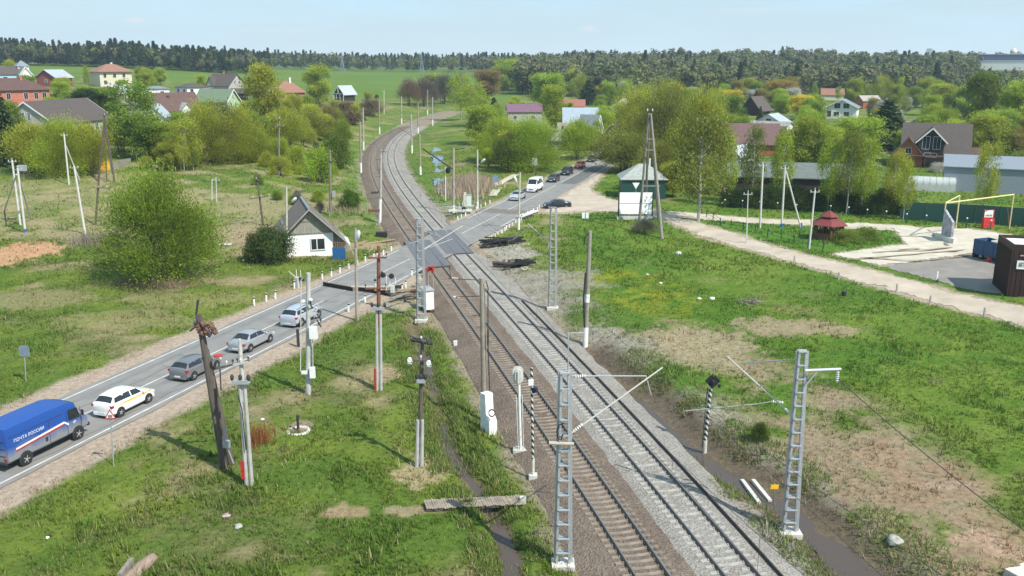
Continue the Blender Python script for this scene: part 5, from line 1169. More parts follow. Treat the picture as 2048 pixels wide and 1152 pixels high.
pale_pole('thin white pole standing in the field below the left forest',172,129,171,100,r=.35)
pale_pole('thin white pole in the field left of the grey gabled house',391,133,390,104,r=.3)
for i,(x,y0,y1) in enumerate(((1676,300,255),(1615,318,272),(1628,312,268))): pale_pole('thin pale pole among gardens '+['below the white modern house','left of the wide bright tree','second left of the wide bright tree'][i],x,y0,x,y1,r=.13)
# equipment pole
th,b,t,v=conc_pole('equipment_pole','grey concrete pole carrying white switch boxes beside the silver off-road car',616,792,617,546,.21,.15,mat('concrete_light',(.44,.43,.41),.85,0,.15,2.5),'pole',0); Y=b[1]
arm(th,b,[(604,745),(601,742),(602,560),(606,556)],Y-.3,.035,concrete_lt,'conduit'); arm(th,b,[(626,740),(625,680)],Y-.3,.03,concrete_lt,'conduit')
for (x,y,s) in ((627,665,(.55,.35,.85)),(625,745,(.36,.28,.78)),(609,745,(.4,.2,.2))): q=MB(); q.box(rel(b,pt(x,y,Y-.35)),s); q.build('switch_box',white,th)
for i in range(10): q=MB(); c=np.array(rel(b,pt(622+(i*29%22),612+(i*17%36),Y-.35))); q.pipe([c,c+np.array([.25*math.sin(i),-.1,.4*math.cos(i*2.)])],.05,6); q.build('fitting',galv if i%2 else dsteel,th)
q=MB(); q.pipe([rel(b,pt(x,y,Y-.3)) for x,y in ((622,610),(632,606),(642,618),(645,632),(640,648))],.04,6); q.build('wire_loop',galv,th)
for x,y in ((607,603),(622,600)): q=MB(); q.blob(rel(b,pt(x,y,Y-.2)),.13,2,8,6,.2); q.build('fitting',white,th)
# ---- signals and signs
bb=np.array(at(1042,905)); th=thing('railway_signal','pale railway signal with rounded oval backboard seen from behind, on a white post','signal',bb); Y=bb[1]
q=MB(); q.pipe([(0,0,-.2),rel(bb,pt(1037,735,Y))],[.10,.08],10); q.build('post',whitewash,th,True)
c=np.array(rel(bb,pt(1036,750,Y-.15))); ov=[(.33*math.cos(a)*1,.33*math.sin(a)+(.24 if math.sin(a)>0 else -.24)) for a in np.linspace(0,2*math.pi,28,endpoint=False)]
q=MB(); q.prism(ov,c,(1,0,0),(0,0,1),(0,.05,0)); bo=q.build('backboard',mat('signal_pale',(.55,.55,.50),.7,0,.12,3),th)
q=MB(); q.prism([(x*.55,y*.72) for x,y in ov],c-np.array([0,.16,0]),(1,0,0),(0,0,1),(0,.16,0)); q.build('lamp_housing',mat('signal_pale2',(.48,.49,.45),.7,0,.12,3),bo)
q=MB(); q.tube(c+np.array([0,-.2,-.45]),c+np.array([0,-.2,.3]),.06); q.build('conduit',concrete_lt,bo)
q=MB(); q.tube((.16,-.1,0),np.array(rel(bb,pt(1044,790,Y-.1))),.03); q.tube((-.16,-.1,0),np.array(rel(bb,pt(1032,790,Y-.1))),.03); q.build('ladder_rails',concrete_lt,th)
q=MB(); q.box((-.0,.1,.12),(1.0,.7,.25)); q.build('plinth',concrete_lt,th)
bb=np.array(at(1066,958)); th=thing('marker_post','thin black and white spiral striped marker post with dark lamp before the older track','marker post',bb); Y=bb[1]
bw=striped('spiral_black_white',(.02,.02,.02),(.66,.66,.60),1.6,spiral=True); q=MB(); q.pipe([(0,0,.4),rel(bb,pt(1063,736,Y))],.075,10); q.build('shaft',bw,th,True)
q=MB(); q.box((0,0,.05),(.5,.5,.5)); q.build('base',concrete_lt,th); q=MB(); q.tube((0,0,.3),(0,0,1.3),.09); q.build('foot',mat('cream_paint',(.6,.58,.45),.7,0,.1,3),th)
c=np.array(rel(bb,pt(1067,781,Y-.12))); q=MB(); q.tube(c,c+np.array([.14,.3,0]),.17,.15,14); q.build('lamp',mat('navy_black',(.015,.017,.04),.4,0,.1,3),th,True); q=MB(); q.box(rel(bb,pt(1062,765,Y-.1)),(.3,.2,.3)); q.build('bracket',whitewash,th)
bb=np.array(at(1409,906)); th=thing('barrier_signal','black diamond-shaped signal board on a spiral striped post beside the ditch','signal',bb); Y=bb[1]
q=MB(); q.pipe([(0,0,-.3),rel(bb,pt(1410,880,Y))],.15,10); q.build('foot',concrete_lt,th,True)
q=MB(); q.pipe([rel(bb,pt(1410,882,Y)),rel(bb,pt(1422,770,Y))],[.12,.11],10); q.build('shaft',bw,th,True); arm(th,bb,[(1404,895),(1415,775)],Y-.1,.03,dsteel,'conduit')
c=np.array(rel(bb,pt(1425,762,Y-.1))); q=MB(); q.prism([(0,-.52),(.48,.02),(.05,.48),(-.46,-.02)],c,(1,-.15,0),(0,.1,1),(0,.06,0)); q.build('board',mat('board_black',(.012,.012,.014),.6,0,.2,4),th)
q=MB(); q.tube(c+np.array([0,-.05,0]),c+np.array([.05,-.4,-.05]),.13,.14,12); q.build('lamp_hood',black,th,True); q=MB(); q.tube(c+np.array([.05,0,.3]),np.array(rel(bb,pt(1429,728,Y))),.03); q.build('spike',wood_grey,th); q=MB(); q.box(c+np.array([.42,-.1,-.3]),(.14,.2,.2)); q.build('bell',black,th)
bb=np.array(at(891,404)); th=thing('railway_signal','black oval railway signal on a thin white post beside the stream','signal',bb); Y=bb[1]
q=MB(); q.pipe([(0,0,-.2),rel(bb,pt(891,334,Y))],.07,8); q.build('post',white,th,True); c=np.array(rel(bb,pt(896,341,Y-.2))); q=MB(); q.prism([(.42*math.cos(a),.42*math.sin(a)+(.12 if math.sin(a)>0 else -.12)) for a in np.linspace(0,6.283,22,endpoint=False)],c,(1,0,0),(0,0,1),(0,.12,0)); q.build('backboard',black,th)
for dz in (-.2,.2): q=MB(); q.tube(c+np.array([0,0,dz]),c+np.array([0,-.25,dz]),.14,.13,10); q.build('hood',black,th,True)
# crossing traffic lights (two dark discs) by the brown pole
bb=np.array(at(772,590)); th=thing('crossing_signal','crossing traffic light with two round black lamps beside the raised road barrier','signal',bb); Y=bb[1]
q=MB(); q.tube((0,0,-.2),rel(bb,pt(773,551,Y)),.05); q.build('post',whitewash,th)
for x,y in ((765.5,550),(782.5,552)): q=MB(); c=np.array(rel(bb,pt(x,y,Y-.1))); q.tube(c,c+np.array([.05,-.12,0]),.27,.27,16); q.tube(c+np.array([.05,-.12,0]),c+np.array([.07,-.3,0]),.17,.17,12); q.build('lamp',black,th,True)
q=MB(); q.bar(rel(bb,pt(760,551,Y)),rel(bb,pt(784,552,Y)),.06,.06); q.build('crossbar',dsteel,th)
# red painted portal between mast and rails
bb=np.array(at(866,622)); th=thing('red_post_frame','red crossing signal cluster on thin posts beside the near deck','signal',bb); Y=bb[1]
for x0,x1 in ((856,857),(868,866)): q=MB(); q.tube(np.array(at(x0,620))-bb,rel(bb,pt(x1,532,Y)),.03); q.build('post',mat('post_pinkish',(.42,.33,.30),.7,0,.1,3),th)
q=MB(); c=np.array(rel(bb,pt(861,538,Y)))
q.box(tuple(c),(.75,.12,.4)); q.bar(c+np.array([-.4,0,-.35]),c+np.array([.35,0,.4]),.12,.1); q.bar(c+np.array([.4,0,-.35]),c+np.array([-.35,0,.4]),.12,.1); q.build('red_plate',mat('red_bright',(.55,.06,.045),.6,0,.15,4),th)
def road_sign(name,label,bx,by,cx,cy,shape,col,rimc=None,size=.45,face=-1,post=galv):
    bb=np.array(at(bx,by)); th=thing(name,label,'road sign',bb); Y=bb[1]; q=MB(); top=np.array(rel(bb,pt(cx,cy-8,Y))); q.tube((0,0,-.2),top,.035); q.build('post',post,th)
    c=np.array(rel(bb,pt(cx,cy,Y-.06)))
    q=MB(); q.prism([(x*size,y*size) for x,y in shape],c,(1,0,0),(0,0,1),(0,.025,0)); p=q.build('plate',col,th)
    return th,c,p,bb
tri=[(-1,-.75),(1,-.75),(0,1)]
th,c,p,bb=road_sign('warning_sign','white triangular warning sign with red rim and fence symbol beside the blue van',227,930,220,830,tri,red_p,size=.36)
q=MB(); q.prism([(x*.25,y*.25-.0) for x,y in tri],c-np.array([0,.006,0]),(1,0,0),(0,0,1),(0,.006,0)); q.build('white_field',white,p)
q=MB()
for i in range(4): q.box(tuple(c+np.array([-.10+i*.067,-.012,-.08])),(.028,.008,.15))
for z in (-.12,-.04): q.box(tuple(c+np.array([0,-.013,z])),(.25,.008,.025))
q.build('fence_symbol',black,p)
circ=[(math.cos(a),math.sin(a)) for a in np.linspace(0,6.283,18,endpoint=False)]
road_sign('road_sign','grey-blue back of a road sign on a grey post in the left verge',52,766,48,702,[(-.9,-1),(.9,-1),(.9,.7),(.5,1),(-.5,1),(-.9,.7)],mat('sign_back_blue',(.20,.25,.32),.6,.2,.1,3),size=.42)
road_sign('road_sign','white back of a rectangular sign by the footpath willow',1069,346,1069,323,[(-.7,-1),(.7,-1),(.7,1),(-.7,1)],mat('sign_back_grey',(.55,.57,.58),.6,.1,.1,3),size=.75)
road_sign('yield_sign','white inverted triangle give way sign before the dark green shed',1272,402,1272,371,[(x,-y) for x,y in tri],white,size=.62)
road_sign('survey_sign','small yellow plate on a thin stake beside the right lattice mast',1549,1012,1549,974,[(-1,-.6),(1,-.6),(1.1,.6),(-.9,.6)],mat('sign_yellow',(.80,.45,.01),.6,0,.1,3),size=.22,post=wood_grey)
road_sign('blue_sign','blue-grey double plate sign on two posts beyond the stream',992,382,991,358,[(-.9,-1.1),(.9,-1.1),(.9,1.1),(-.9,1.1)],mat('sign_blue',(.16,.25,.36),.6,.1,.15,3),size=.55)
bb=np.array(at(1171,446)); th=thing('twin_plate','two small white plates side by side on short posts in the grass','sign',bb)
for x in (1167,1174.5): c=np.array(rel(bb,pt(x,431,bb[1]))); q=MB(); q.box(tuple(c),(.42,.04,.85)); q.build('plate',white,th); q=MB(); q.tube((c[0],.03,-.2),(c[0],.03,c[2]+.3),.03); q.build('post',dsteel,th)
A=np.array(at(1237,438)); C2=np.array(at(1304,441)); bb=(A+C2)/2; th=thing('billboard','big blank white billboard on dark posts beside the timber tower','billboard',bb); Y=bb[1]
q=MB(); z0=rel(bb,pt(1270,428,Y))[2]; z1=rel(bb,pt(1270,385,Y))[2]; wd=(C2-A)[0]; q.box((0,0,(z0+z1)/2),(wd,.1,z1-z0)); p=q.build('panel',mat('billboard_white',(.9,.9,.9),.6,0,.04,1),th)
q=MB(); q.box((0,-.06,(z0+z1)/2),(wd,.02,.08)); q.build('seam',galv,p)
for s in (-1,1): q=MB(); q.box((s*(wd/2+.1),.05,z1/2-.2),(.18,.18,z1+.5)); q.build('post',dsteel,th)
q=MB(); q.box((0,.3,.2),(wd+.6,.7,.5)); q.build('footing',concrete_lt,th)
# ================================================================== VEHICLES
def paintm(name,col,metal=.0,rough=.3): return mat('car_paint_'+name,col,rough,metal,.05,2,coat=.6)
tailm=mat('tail_lamp_red',(.35,.015,.02),.2,0,.1,6); headm=mat('head_lamp',(.62,.64,.66),.1,.2,.1,6); chrome=mat('rim_alloy',(.50,.50,.51),.35,.6,.1,5); tyre=mat('tyre_rubber',(.02,.02,.02),.85,0,.2,5); plastic=mat('black_plastic',(.03,.03,.032),.6,0,.2,5); plate=mat('number_plate',(.7,.7,.68),.5,0,.05,5)
SEDAN=[(-2.25,.66,.42,.80,.84,.58),(-2.17,.80,.27,.90,.96,.70),(-1.75,.86,.22,.95,1.01,.74),(-1.60,.87,.22,.96,1.03,.76),(-.95,.885,.2,.96,1.40,.58),(-.2,.89,.2,.95,1.46,.60),(.38,.89,.2,.94,1.41,.59),(1.15,.885,.2,.93,.99,.72),(1.7,.87,.22,.86,.90,.70),(2.1,.80,.26,.72,.76,.62),(2.25,.62,.36,.60,.63,.5)]
HATCH=[(-2.05,.66,.42,.86,.90,.6),(-1.98,.82,.27,.98,1.03,.72),(-1.9,.85,.24,1.0,1.06,.73),(-1.5,.875,.2,1.0,1.40,.60),(-.8,.89,.2,.98,1.47,.61),(-.1,.89,.2,.96,1.48,.61),(.45,.89,.2,.95,1.42,.6),(1.2,.88,.2,.94,1.0,.72),(1.7,.86,.22,.86,.90,.68),(2.05,.78,.27,.72,.75,.6),(2.18,.6,.36,.6,.63,.48)]
SUV=[(-2.3,.70,.45,.95,.99,.64),(-2.24,.86,.34,1.06,1.11,.76),(-2.15,.89,.3,1.08,1.14,.78),(-1.75,.91,.27,1.08,1.56,.66),(-1.0,.925,.27,1.06,1.64,.67),(-.1,.925,.27,1.05,1.65,.67),(.5,.925,.27,1.04,1.58,.65),(1.2,.92,.27,1.04,1.1,.76),(1.75,.90,.28,.97,1.02,.74),(2.15,.83,.32,.84,.88,.66),(2.3,.66,.42,.7,.74,.54)]
def loft(st):
    m=MB(); n=len(st); k=13; vs=[]
    for (x,w,z0,zb,zr,wr) in st:
        h=[(0,z0),(.82*w,z0),(w,z0+.17),(w*1.0,zb-.14),(.955*w,zb),(wr,zr-.045),(wr*.62,zr)]
        sec=h+[(0,zr+.015)]+[(-y,z) for y,z in reversed(h[1:])]
        vs+= [(x,y,z) for y,z in sec]
    K=14; fs=[]
    for i in range(n-1):
        for j in range(K): fs.append((i*K+j,i*K+(j+1)%K,(i+1)*K+(j+1)%K,(i+1)*K+j))
    fs.append(tuple(reversed(range(K)))); fs.append(tuple((n-1)*K+j for j in range(K))); m.add(vs,fs); return m,vs,K
def panel_of(pts,inset,out):
    P=np.array(pts,float); c=P.mean(0); Q=c+(P-c)*inset; nrm=np.cross(P[1]-P[0],P[2]-P[0]); nrm/=np.linalg.norm(nrm)+1e-9
    return Q,nrm
def glass_poly(mb,pts,out,inset=.94):
    Q,nrm=panel_of(pts,inset,out)
    if np.dot(nrm,out)<0: nrm=-nrm
    a=[q+nrm*.008 for q in Q]; b=[q-nrm*.02 for q in Q]; n=len(a); mb.add(a+b,[tuple(range(n)),tuple(reversed(range(n,2*n)))]+[(i,n+i,n+(i+1)%n,(i+1)%n) for i in range(n)])
def wheel(root,x,y,r,w,s,name='wheel'):
    m=MB(); m.lathe([(r*.62,-w/2),(r*.93,-w/2),(r,-w*.33),(r,w*.33),(r*.93,w/2),(r*.62,w/2)],18); 
    m.v=[(a,-c*s,b) for a,b,c in m.v]; o=m.build(name,tyre,root,True,(x,y,r))
    q=MB(); q.lathe([(.03,w*.5+.005),(r*.2,w*.5),(r*.58,w*.38),(r*.64,w*.5),(r*.64,-w*.3),(.03,-w*.3)],14)
    for k in range(5):
        a=k*1.2566; q.bar((r*.1*math.cos(a),r*.1*math.sin(a),w*.47),(r*.6*math.cos(a),r*.6*math.sin(a),w*.47),.05,.03)
    q.v=[(a,-c*s,b) for a,b,c in q.v]; q.build('rim',chrome,o,True); return o
def car(name,label,x,y,rz,st,pm,cat='car',roofrails=False,stripe=False,z=None,group=None,wr=.32):
    t=thing(name,label,cat,(x,y,road_z(np.array([x]),np.array([y]),0)[0]+.005 if z is None else z),rz,group)
    m,vs,K=loft(st); bo=m.build('body',pm,t,True)
    g=lambda i,j:np.array(vs[i*K+j])
    roof=[i for i,s in enumerate(st) if s[4]-s[3]>.3]; r0,r1=roof[0],roof[-1]
    # rear and front screens on the sloping loft faces
    for nm,a,b,o in (('rear_window',r0-1,r0,(-1,0,.6)),('windscreen',r1+1,r1,(1,0,.7))):
        q=MB(); vv=[]; od=np.array(o,float)/np.linalg.norm(o)
        for j in range(5,10):
            pa,pb=g(a,j),g(b,j)
            if j in(5,9): pa=pa*.94+g(a,7)*.06; pb=pb*.94+g(b,7)*.06
            vv.append(tuple(pa+(pb-pa)*.10+od*.012)); vv.append(tuple(pa+(pb-pa)*.93+od*.012))
        q.add(vv,[(2*k,2*k+2,2*k+3,2*k+1)[::(1 if o[0]<0 else -1)] for k in range(4)]); q.build(nm,glass,t)
        # side of nose and tail pillars stays painted
    for s,(jb,jt) in ((1,(4,5)),(-1,(10,9))):
        q=MB(); idx=roof
        pts_b=[g(i,jb) for i in idx]; pts_t=[g(i,jt) for i in idx]
        fb=g(r1,jb)+(g(r1+1,jb)-g(r1,jb))*.72; rb=g(r0,jb)+(g(r0-1,jb)-g(r0,jb))*.55
        B_=[rb]+pts_b+[fb]; T_=[pts_t[0]]+pts_t+[pts_t[-1]]
        cut=len(idx)//2
        segs=[(0,cut+1),(cut+1,len(B_)-1)]
        for a,b in segs:
            poly=[B_[i]*.86+T_[i]*.14 for i in range(a,b+1)]+[T_[i]*.86+B_[i]*.14 for i in range(b,a-1,-1)]
            d=[]; 
            for p in poly:
                if not d or np.linalg.norm(p-d[-1])>.03: d.append(p)
            c=np.mean(d,0); d=[c+(p-c)*np.array([.93,1,1]) for p in d]
            a_=[p+np.array([0,s*.012,.004]) for p in d]; b_=[p-np.array([0,s*.03,0]) for p in d]; n=len(d); q.add(a_+b_,[tuple(range(n)),tuple(reversed(range(n,2*n)))]+[(i,n+i,n+(i+1)%n,(i+1)%n) for i in range(n)])
        q.build('side_window',glass,t)
    x0,x1=st[0][0],st[-1][0]; W=max(s[1] for s in st); zb=st[1][3]
    for s in (-1,1):
        q=MB(); q.box((x0+.14,s*(st[1][1]-.10),zb-.12),(.22,.30,.17)); q.build('tail_light',tailm,t)
        q=MB(); q.box((x1-.16,s*(st[-2][1]-.16),st[-2][3]-.09),(.28,.34,.14)); q.build('head_light',headm,t)
        q=MB(); q.blob((st[r1][0]+.42,s*(W+.08),st[r1][3]+.09),.11,1,8,6,0,(.7,1,.75)); q.build('mirror',pm,t,True)
    q=MB(); q.box((x0+.05,0,.36),(.16,st[1][1]*1.7,.20)); q.build('rear_bumper',pm if cat!='truck' else plastic,t); q=MB(); q.box((x1-.08,0,.33),(.2,st[-2][1]*1.75,.2)); q.build('front_bumper',pm,t)
    q=MB(); q.box((x1-.01,0,.56),(.06,.8,.16)); q.build('grille',plastic,t)
    for xx in (x0-.035,x1+.03): q=MB(); q.box((xx,0,.44),(.02,.52,.11)); q.build('number_plate',plate,t)
    q=MB(); q.box((0,0,.24),((x1-x0)*.88,W*1.7,.12)); q.build('underbody',plastic,t)
    wx=(x0*.62,x1*.64)
    for xx in wx:
        for s in (-1,1):
            q=MB(); q.lathe([(wr*1.2,-.02),(wr*1.2,.02)],18); q.v=[(a,c,b) for a,b,c in q.v]; q.build('wheel_arch',plastic,t,False,(xx,s*(W-.012),wr+.015))
            wheel(t,xx,s*(W-.085),wr,.21,-s)
    for s in (-1,1):
        q=MB(); 
        for xx in (.0,): q.box((-.15+.55*0,s*(W*.985),zb-.2),(.16,.03,.035)); q.box((.75,s*(W*.985),zb-.2),(.16,.03,.035))
        q.build('door_handle',pm,t)
    if roofrails:
        for s in (-1,1): q=MB(); q.pipe([(st[r0][0]+.1,s*.60,st[r0][4]),(-.6,s*.62,st[r0+1][4]+.05),(.2,s*.62,st[r1][4]+.06),(st[r1][0],s*.58,st[r1][4]-.02)],.022,6); q.build('roof_rail',dsteel,t)
    if stripe:
        ym=mat('stripe_yellow',(.75,.40,.02),.4,0,.05,4)
        for s in (-1,1):
            q=MB()
            for a,b in ((-1.55,-.8),(-.8,-.1),(-.1,.6),(.6,1.2),(1.2,1.8)):
                wa=np.interp(a,[p[0] for p in st],[p[1] for p in st]); wb=np.interp(b,[p[0] for p in st],[p[1] for p in st]); za=.80+.02*a*-1; zc=.80-.02*b
                q.add([(a,s*(wa+.006),za),(b,s*(wb+.006),zc),(b,s*(wb*.985+.006),zc+.13),(a,s*(wa*.985+.006),za+.13)],[(0,1,2,3)[::s]])
            q.build('yellow_stripe',ym,t)
    return t
def lane_car(name,label,py_px,st,pm,away=True,rearx=None,**k):
    # py_px: pixel of a near wheel contact; the car stands in its lane at that depth
    X,Y=G(*py_px,RZ); base=st[0][0]*.62 if away else st[-1][0]*.64
    off=1.85 if away else -1.8
    x,y,a=road_at(Y,off)
    d=(-base if away else base); x+=math.cos(a)*d*1.0; y+=math.sin(a)*d
    return car(name,label,x,y,a if away else a+math.pi,st,pm,**k)
silver=paintm('silver',(.42,.43,.45),.5,.3); lightsil=paintm('light_silver',(.55,.57,.62),.45,.3); dgrey=paintm('dark_grey',(.23,.225,.24),.5,.32); whitep=paintm('white',(.78,.78,.77)); blackp=paintm('black_blue',(.022,.027,.04),.2,.2); dgreen=paintm('dark_green_grey',(.05,.065,.06),.3,.3); redp=paintm('red',(.36,.03,.035)); dbrown=paintm('graphite',(.07,.07,.072),.4,.3)
lane_car('estate_car','white estate car with yellow side stripe queued behind the blue van',(250,823),[(a,b,c,d*1.04,e*1.05,f) for a,b,c,d,e,f in HATCH],whitep,stripe=True)
lane_car('hatchback','dark grey hatchback queued ahead of the white striped estate',(400,752),HATCH,dgrey)
lane_car('sedan','silver sedan queued between grey hatchback and silver off-road car',(512,697),SEDAN,silver)
lane_car('off_road_car','light silver off-road car with roof rails, first before the raised road barrier',(607,647),SUV,lightsil,roofrails=True,wr=.37)
lane_car('sedan','silver sedan facing the crossing, first in the oncoming queue',(1020,403),SEDAN,lightsil,away=False)
lane_car('hatchback','graphite hatchback behind the white van in the oncoming queue',(1086,366),HATCH,dbrown,away=False)
lane_car('off_road_car','black off-road car between graphite hatchback and red car',(1115,352),SUV,blackp,away=False,wr=.37)
lane_car('hatchback','red car in the oncoming queue behind the black off-road car',(1144,338),HATCH,redp,away=False)
lane_car('sedan','dark green-grey sedan last in the oncoming queue under the trees',(1170,325),SEDAN,dgreen,away=False)
x,y=G(1114,415,.1); car('sedan','dark blue-black sedan waiting at the dirt road mouth near the crossing',x,y,math.pi+R(8),SEDAN,blackp,z=.04)
# white delivery van
VAN=[(-2.6,.90,.5,1.2,2.30,.78),(-2.55,.95,.32,1.25,2.38,.82),(-1.2,.97,.3,1.25,2.42,.84),(.6,.97,.3,1.25,2.40,.83),(1.05,.97,.3,1.25,2.30,.80),(1.75,.95,.3,1.22,1.32,.80),(2.3,.90,.32,1.0,1.05,.76),(2.5,.80,.4,.8,.84,.64)]
X,Y=G(1048,386,RZ); x,y,a=road_at(Y,-1.8); x+=math.cos(a)*1.6; y+=math.sin(a)*1.6
t=car('delivery_van','tall white delivery van in the oncoming queue behind the silver sedan',x,y,a+math.pi,VAN,whitep,cat='van',wr=.34)
# blue mail van
def truck():
    X,Y=G(72,916,RZ); x,y,a=road_at(Y,1.85); x+=math.cos(a)*1.95; y+=math.sin(a)*1.95
    t=thing('box_van','blue box van with white and red stripe, grey with dust below, at the left edge','van',(x,y,RZ+.005),a)
    m=bpy.data.materials.new('blue_paint_dusty'); nt,N=nodes(m); Ln=nt.links.new; o=N('ShaderNodeOutputMaterial'); b=N('ShaderNodeBsdfPrincipled'); Ln(b.outputs[0],o.inputs[0]); tc=N('ShaderNodeTexCoord'); sp=N('ShaderNodeSeparateXYZ'); Ln(tc.outputs['Object'],sp.inputs[0])
    n=N('ShaderNodeTexNoise'); n.inputs['Scale'].default_value=1.6; n.inputs['Detail'].default_value=6; Ln(tc.outputs['Object'],n.inputs[0])
    ad=N('ShaderNodeMath'); ad.operation='MULTIPLY_ADD'; ad.inputs[1].default_value=.7; Ln(n.outputs[0],ad.inputs[0]); Ln(sp.outputs['Z'],ad.inputs[2])
    mr=N('ShaderNodeMapRange'); mr.inputs[1].default_value=1.25; mr.inputs[2].default_value=1.95; Ln(ad.outputs[0],mr.inputs[0])
    mx=N('ShaderNodeMixRGB'); mx.inputs[1].default_value=(.20,.21,.225,1); mx.inputs[2].default_value=(.014,.068,.29,1); Ln(mr.outputs[0],mx.inputs[0]); Ln(mx.outputs[0],b.inputs['Base Color']); b.inputs['Roughness'].default_value=.45
    st=[(-3.15,1.02,.52,2.50,2.62,.97),(-3.12,1.055,.5,2.56,2.70,1.0),(-1,1.06,.48,2.58,2.72,1.0),(1.2,1.06,.48,2.56,2.70,1.0),(1.7,1.05,.48,2.46,2.62,.96),(2.05,1.03,.48,2.3,2.48,.91),(2.45,1.02,.48,1.46,1.60,.88),(2.55,1.0,.5,1.36,1.42,.86),(3.0,.94,.5,1.24,1.30,.80),(3.12,.80,.6,1.1,1.15,.70)]
    mb,vs,K=loft(st); mb.build('body',m,t,True); g=lambda i,j:np.array(vs[i*K+j])
    q=MB(); q.add([tuple(g(i,j)+np.array([.02,0,.012])) for j in range(5,10) for i in (6,5)],[(2*k,2*k+1,2*k+3,2*k+2)[::-1] for k in range(4)]); q.build('windscreen',glass,t)
    for s in (-1,1):
        yy=s*1.062
        q=MB(); P=[(1.42,1.5),(2.30,1.5),(2.12,2.14),(1.42,2.2)]; a_=[(px,yy*.992+s*.0,pz) for px,pz in P]; a2=[(px,yy*.992+s*.035,pz) for px,pz in P]; q.add(a_+a2,[(0,1,2,3),(4,5,6,7),(0,1,5,4),(1,2,6,5),(2,3,7,6),(3,0,4,7)]); q.build('side_window',glass,t)
        q=MB(); q.add([(-2.55,s*1.078,1.22),(1.05,s*1.078,1.47),(1.05,s*1.078,1.59),(-2.55,s*1.078,1.33)],[(0,1,2,3)[::s]]); q.add([(1.05,s*1.079,1.47),(1.36,s*1.079,1.22),(1.40,s*1.079,1.33),(1.05,s*1.079,1.59)],[(0,1,2,3)[::s]]); w=q.build('white_stripe',white,t)
        q=MB(); q.add([(-2.55,s*1.077,1.12),(1.0,s*1.077,1.36),(1.03,s*1.077,1.47),(-2.55,s*1.077,1.22)],[(0,1,2,3)[::s]]); q.build('red_stripe',red_p,t)
        cu=bpy.data.curves.new('lettering','FONT'); cu.body='ПОЧТА РОССИИ'; cu.size=.27; cu.extrude=.003; cu.align_x='CENTER'; ob=bpy.data.objects.new('lettering',cu); COL.objects.link(ob); ob.parent=t; ob.location=(-1.55,s*1.082,1.72); ob.rotation_euler=(R(90),0,0 if s<0 else math.pi); cu.materials.append(white)
        q=MB()
        for xx in (1.28,2.38,-.1): q.box((xx,s*1.066,1.35),(.025,.012,1.5))
        q.box((-1.0,s*1.066,2.12),(4.0,.012,.02)); q.build('door_seam',plastic,t)
        q=MB(); q.box((-.35,s*1.07,1.0),(.16,.03,.26)); q.build('door_handle',plastic,t)
        q=MB(); q.box((2.35,s*1.27,1.75),(.06,.16,.36)); q.bar((2.3,s*1.05,1.9),(2.35,s*1.25,1.85),.03,.03); q.build('mirror',plastic,t)
        q=MB(); q.box((-3.12,s*.86,.78),(.1,.22,.16)); q.build('tail_light',tailm,t); q=MB(); q.box((3.04,s*.62,.95),(.14,.26,.22)); q.build('head_light',headm,t)
        # two-tone crest on the cab door
        q=MB(); q.add([(1.72,s*1.069,1.30),(1.86,s*1.069,1.36),(1.78,s*1.069,1.16)],[(0,1,2)[::s]]); q.add([(1.88,s*1.069,1.36),(2.0,s*1.069,1.30),(1.82,s*1.069,1.16)],[(0,1,2)[::s]]); q.build('door_emblem',mat('emblem_pale',(.5,.6,.75),.5,0,.05,4),t)
    q=MB(); q.box((0,0,.5),(5.6,1.5,.25)); q.box((-3.2,0,.55),(.12,1.9,.12)); q.build('chassis',plastic,t)
    q=MB(); q.box((3.1,0,.62),(.16,1.8,.2)); q.build('front_bumper',plastic,t)
    q=MB(); 
    for z in (1.0,1.45,1.9): q.box((-3.165,0,z),(.02,1.8,.03))
    q.box((-3.165,0,1.5),(.02,.03,1.8)); q.build('rear_door_seam',plastic,t)
    for xx in (-1.95,2.05):
        for s in (-1,1):
            q=MB(); q.lathe([(.47,-.02),(.47,.02)],20); q.v=[(a,c,b) for a,b,c in q.v]; q.build('wheel_arch',plastic,t,False,(xx,s*1.05,.44)); wheel(t,xx,s*.985,.39,.24,-s)
    return t
truck()
# blue lorry body and drum by the kiosk
A=np.array(G(1945,515)); C2=np.array(G(2010,531)); v=C2-A; L_=np.linalg.norm(v)*1.5; a=math.atan2(v[1],v[0]); dirv=v/np.linalg.norm(v)
c=A+dirv*L_/2; t=thing('trailer','dark blue open dropside trailer parked beside the brown kiosk','trailer',(c[0],c[1],hz(*c)),a)
bl=mat('trailer_blue',(.03,.075,.16),.6,0,.2,1.5)
m=MB(); m.box((0,1.1,.75),(L_,2.2,.2)); m.build('bed',bl,t)
for (x,y,sx,sy,nm) in ((0,0,L_,.06,'side_board'),(0,2.2,L_,.06,'side_board'),(-L_/2,1.1,.06,2.14,'end_board'),(L_/2,1.1,.06,2.14,'end_board')):
    m=MB(); m.box((x,y,1.45),(sx,sy,1.8)); 
    if sx>1:
        for i in range(6): m.box((-L_/2+L_*i/5,y-.045,1.45),(.08,.05,1.85))
    m.build(nm,bl,t)
m=MB(); m.lathe([(.1,1.9),(.9,2.1),(.95,2.4),(.3,2.6)],14,(-.9,1.1,0)); m.build('load',mat('load_grey',(.42,.40,.37),.8,0,.2,2),t,True)
for x in (-L_/2+1.1,L_/2-1.0):
    for s in (0,1): wheel(t,x,.12+1.96*s,.42,.24,-1 if s else 1)
p=at(1952,513); t=thing('tyre_stack','dark stack of old tyres at the corner of the blue trailer','tyre stack',p)
for i in range(4): m=MB(); m.lathe([(.25,0),(.42,.02),(.46,.12),(.42,.22),(.25,.24)],14,(.04*(-1)**i,0,.235*i)); m.build('tyre',tyre,t,True)
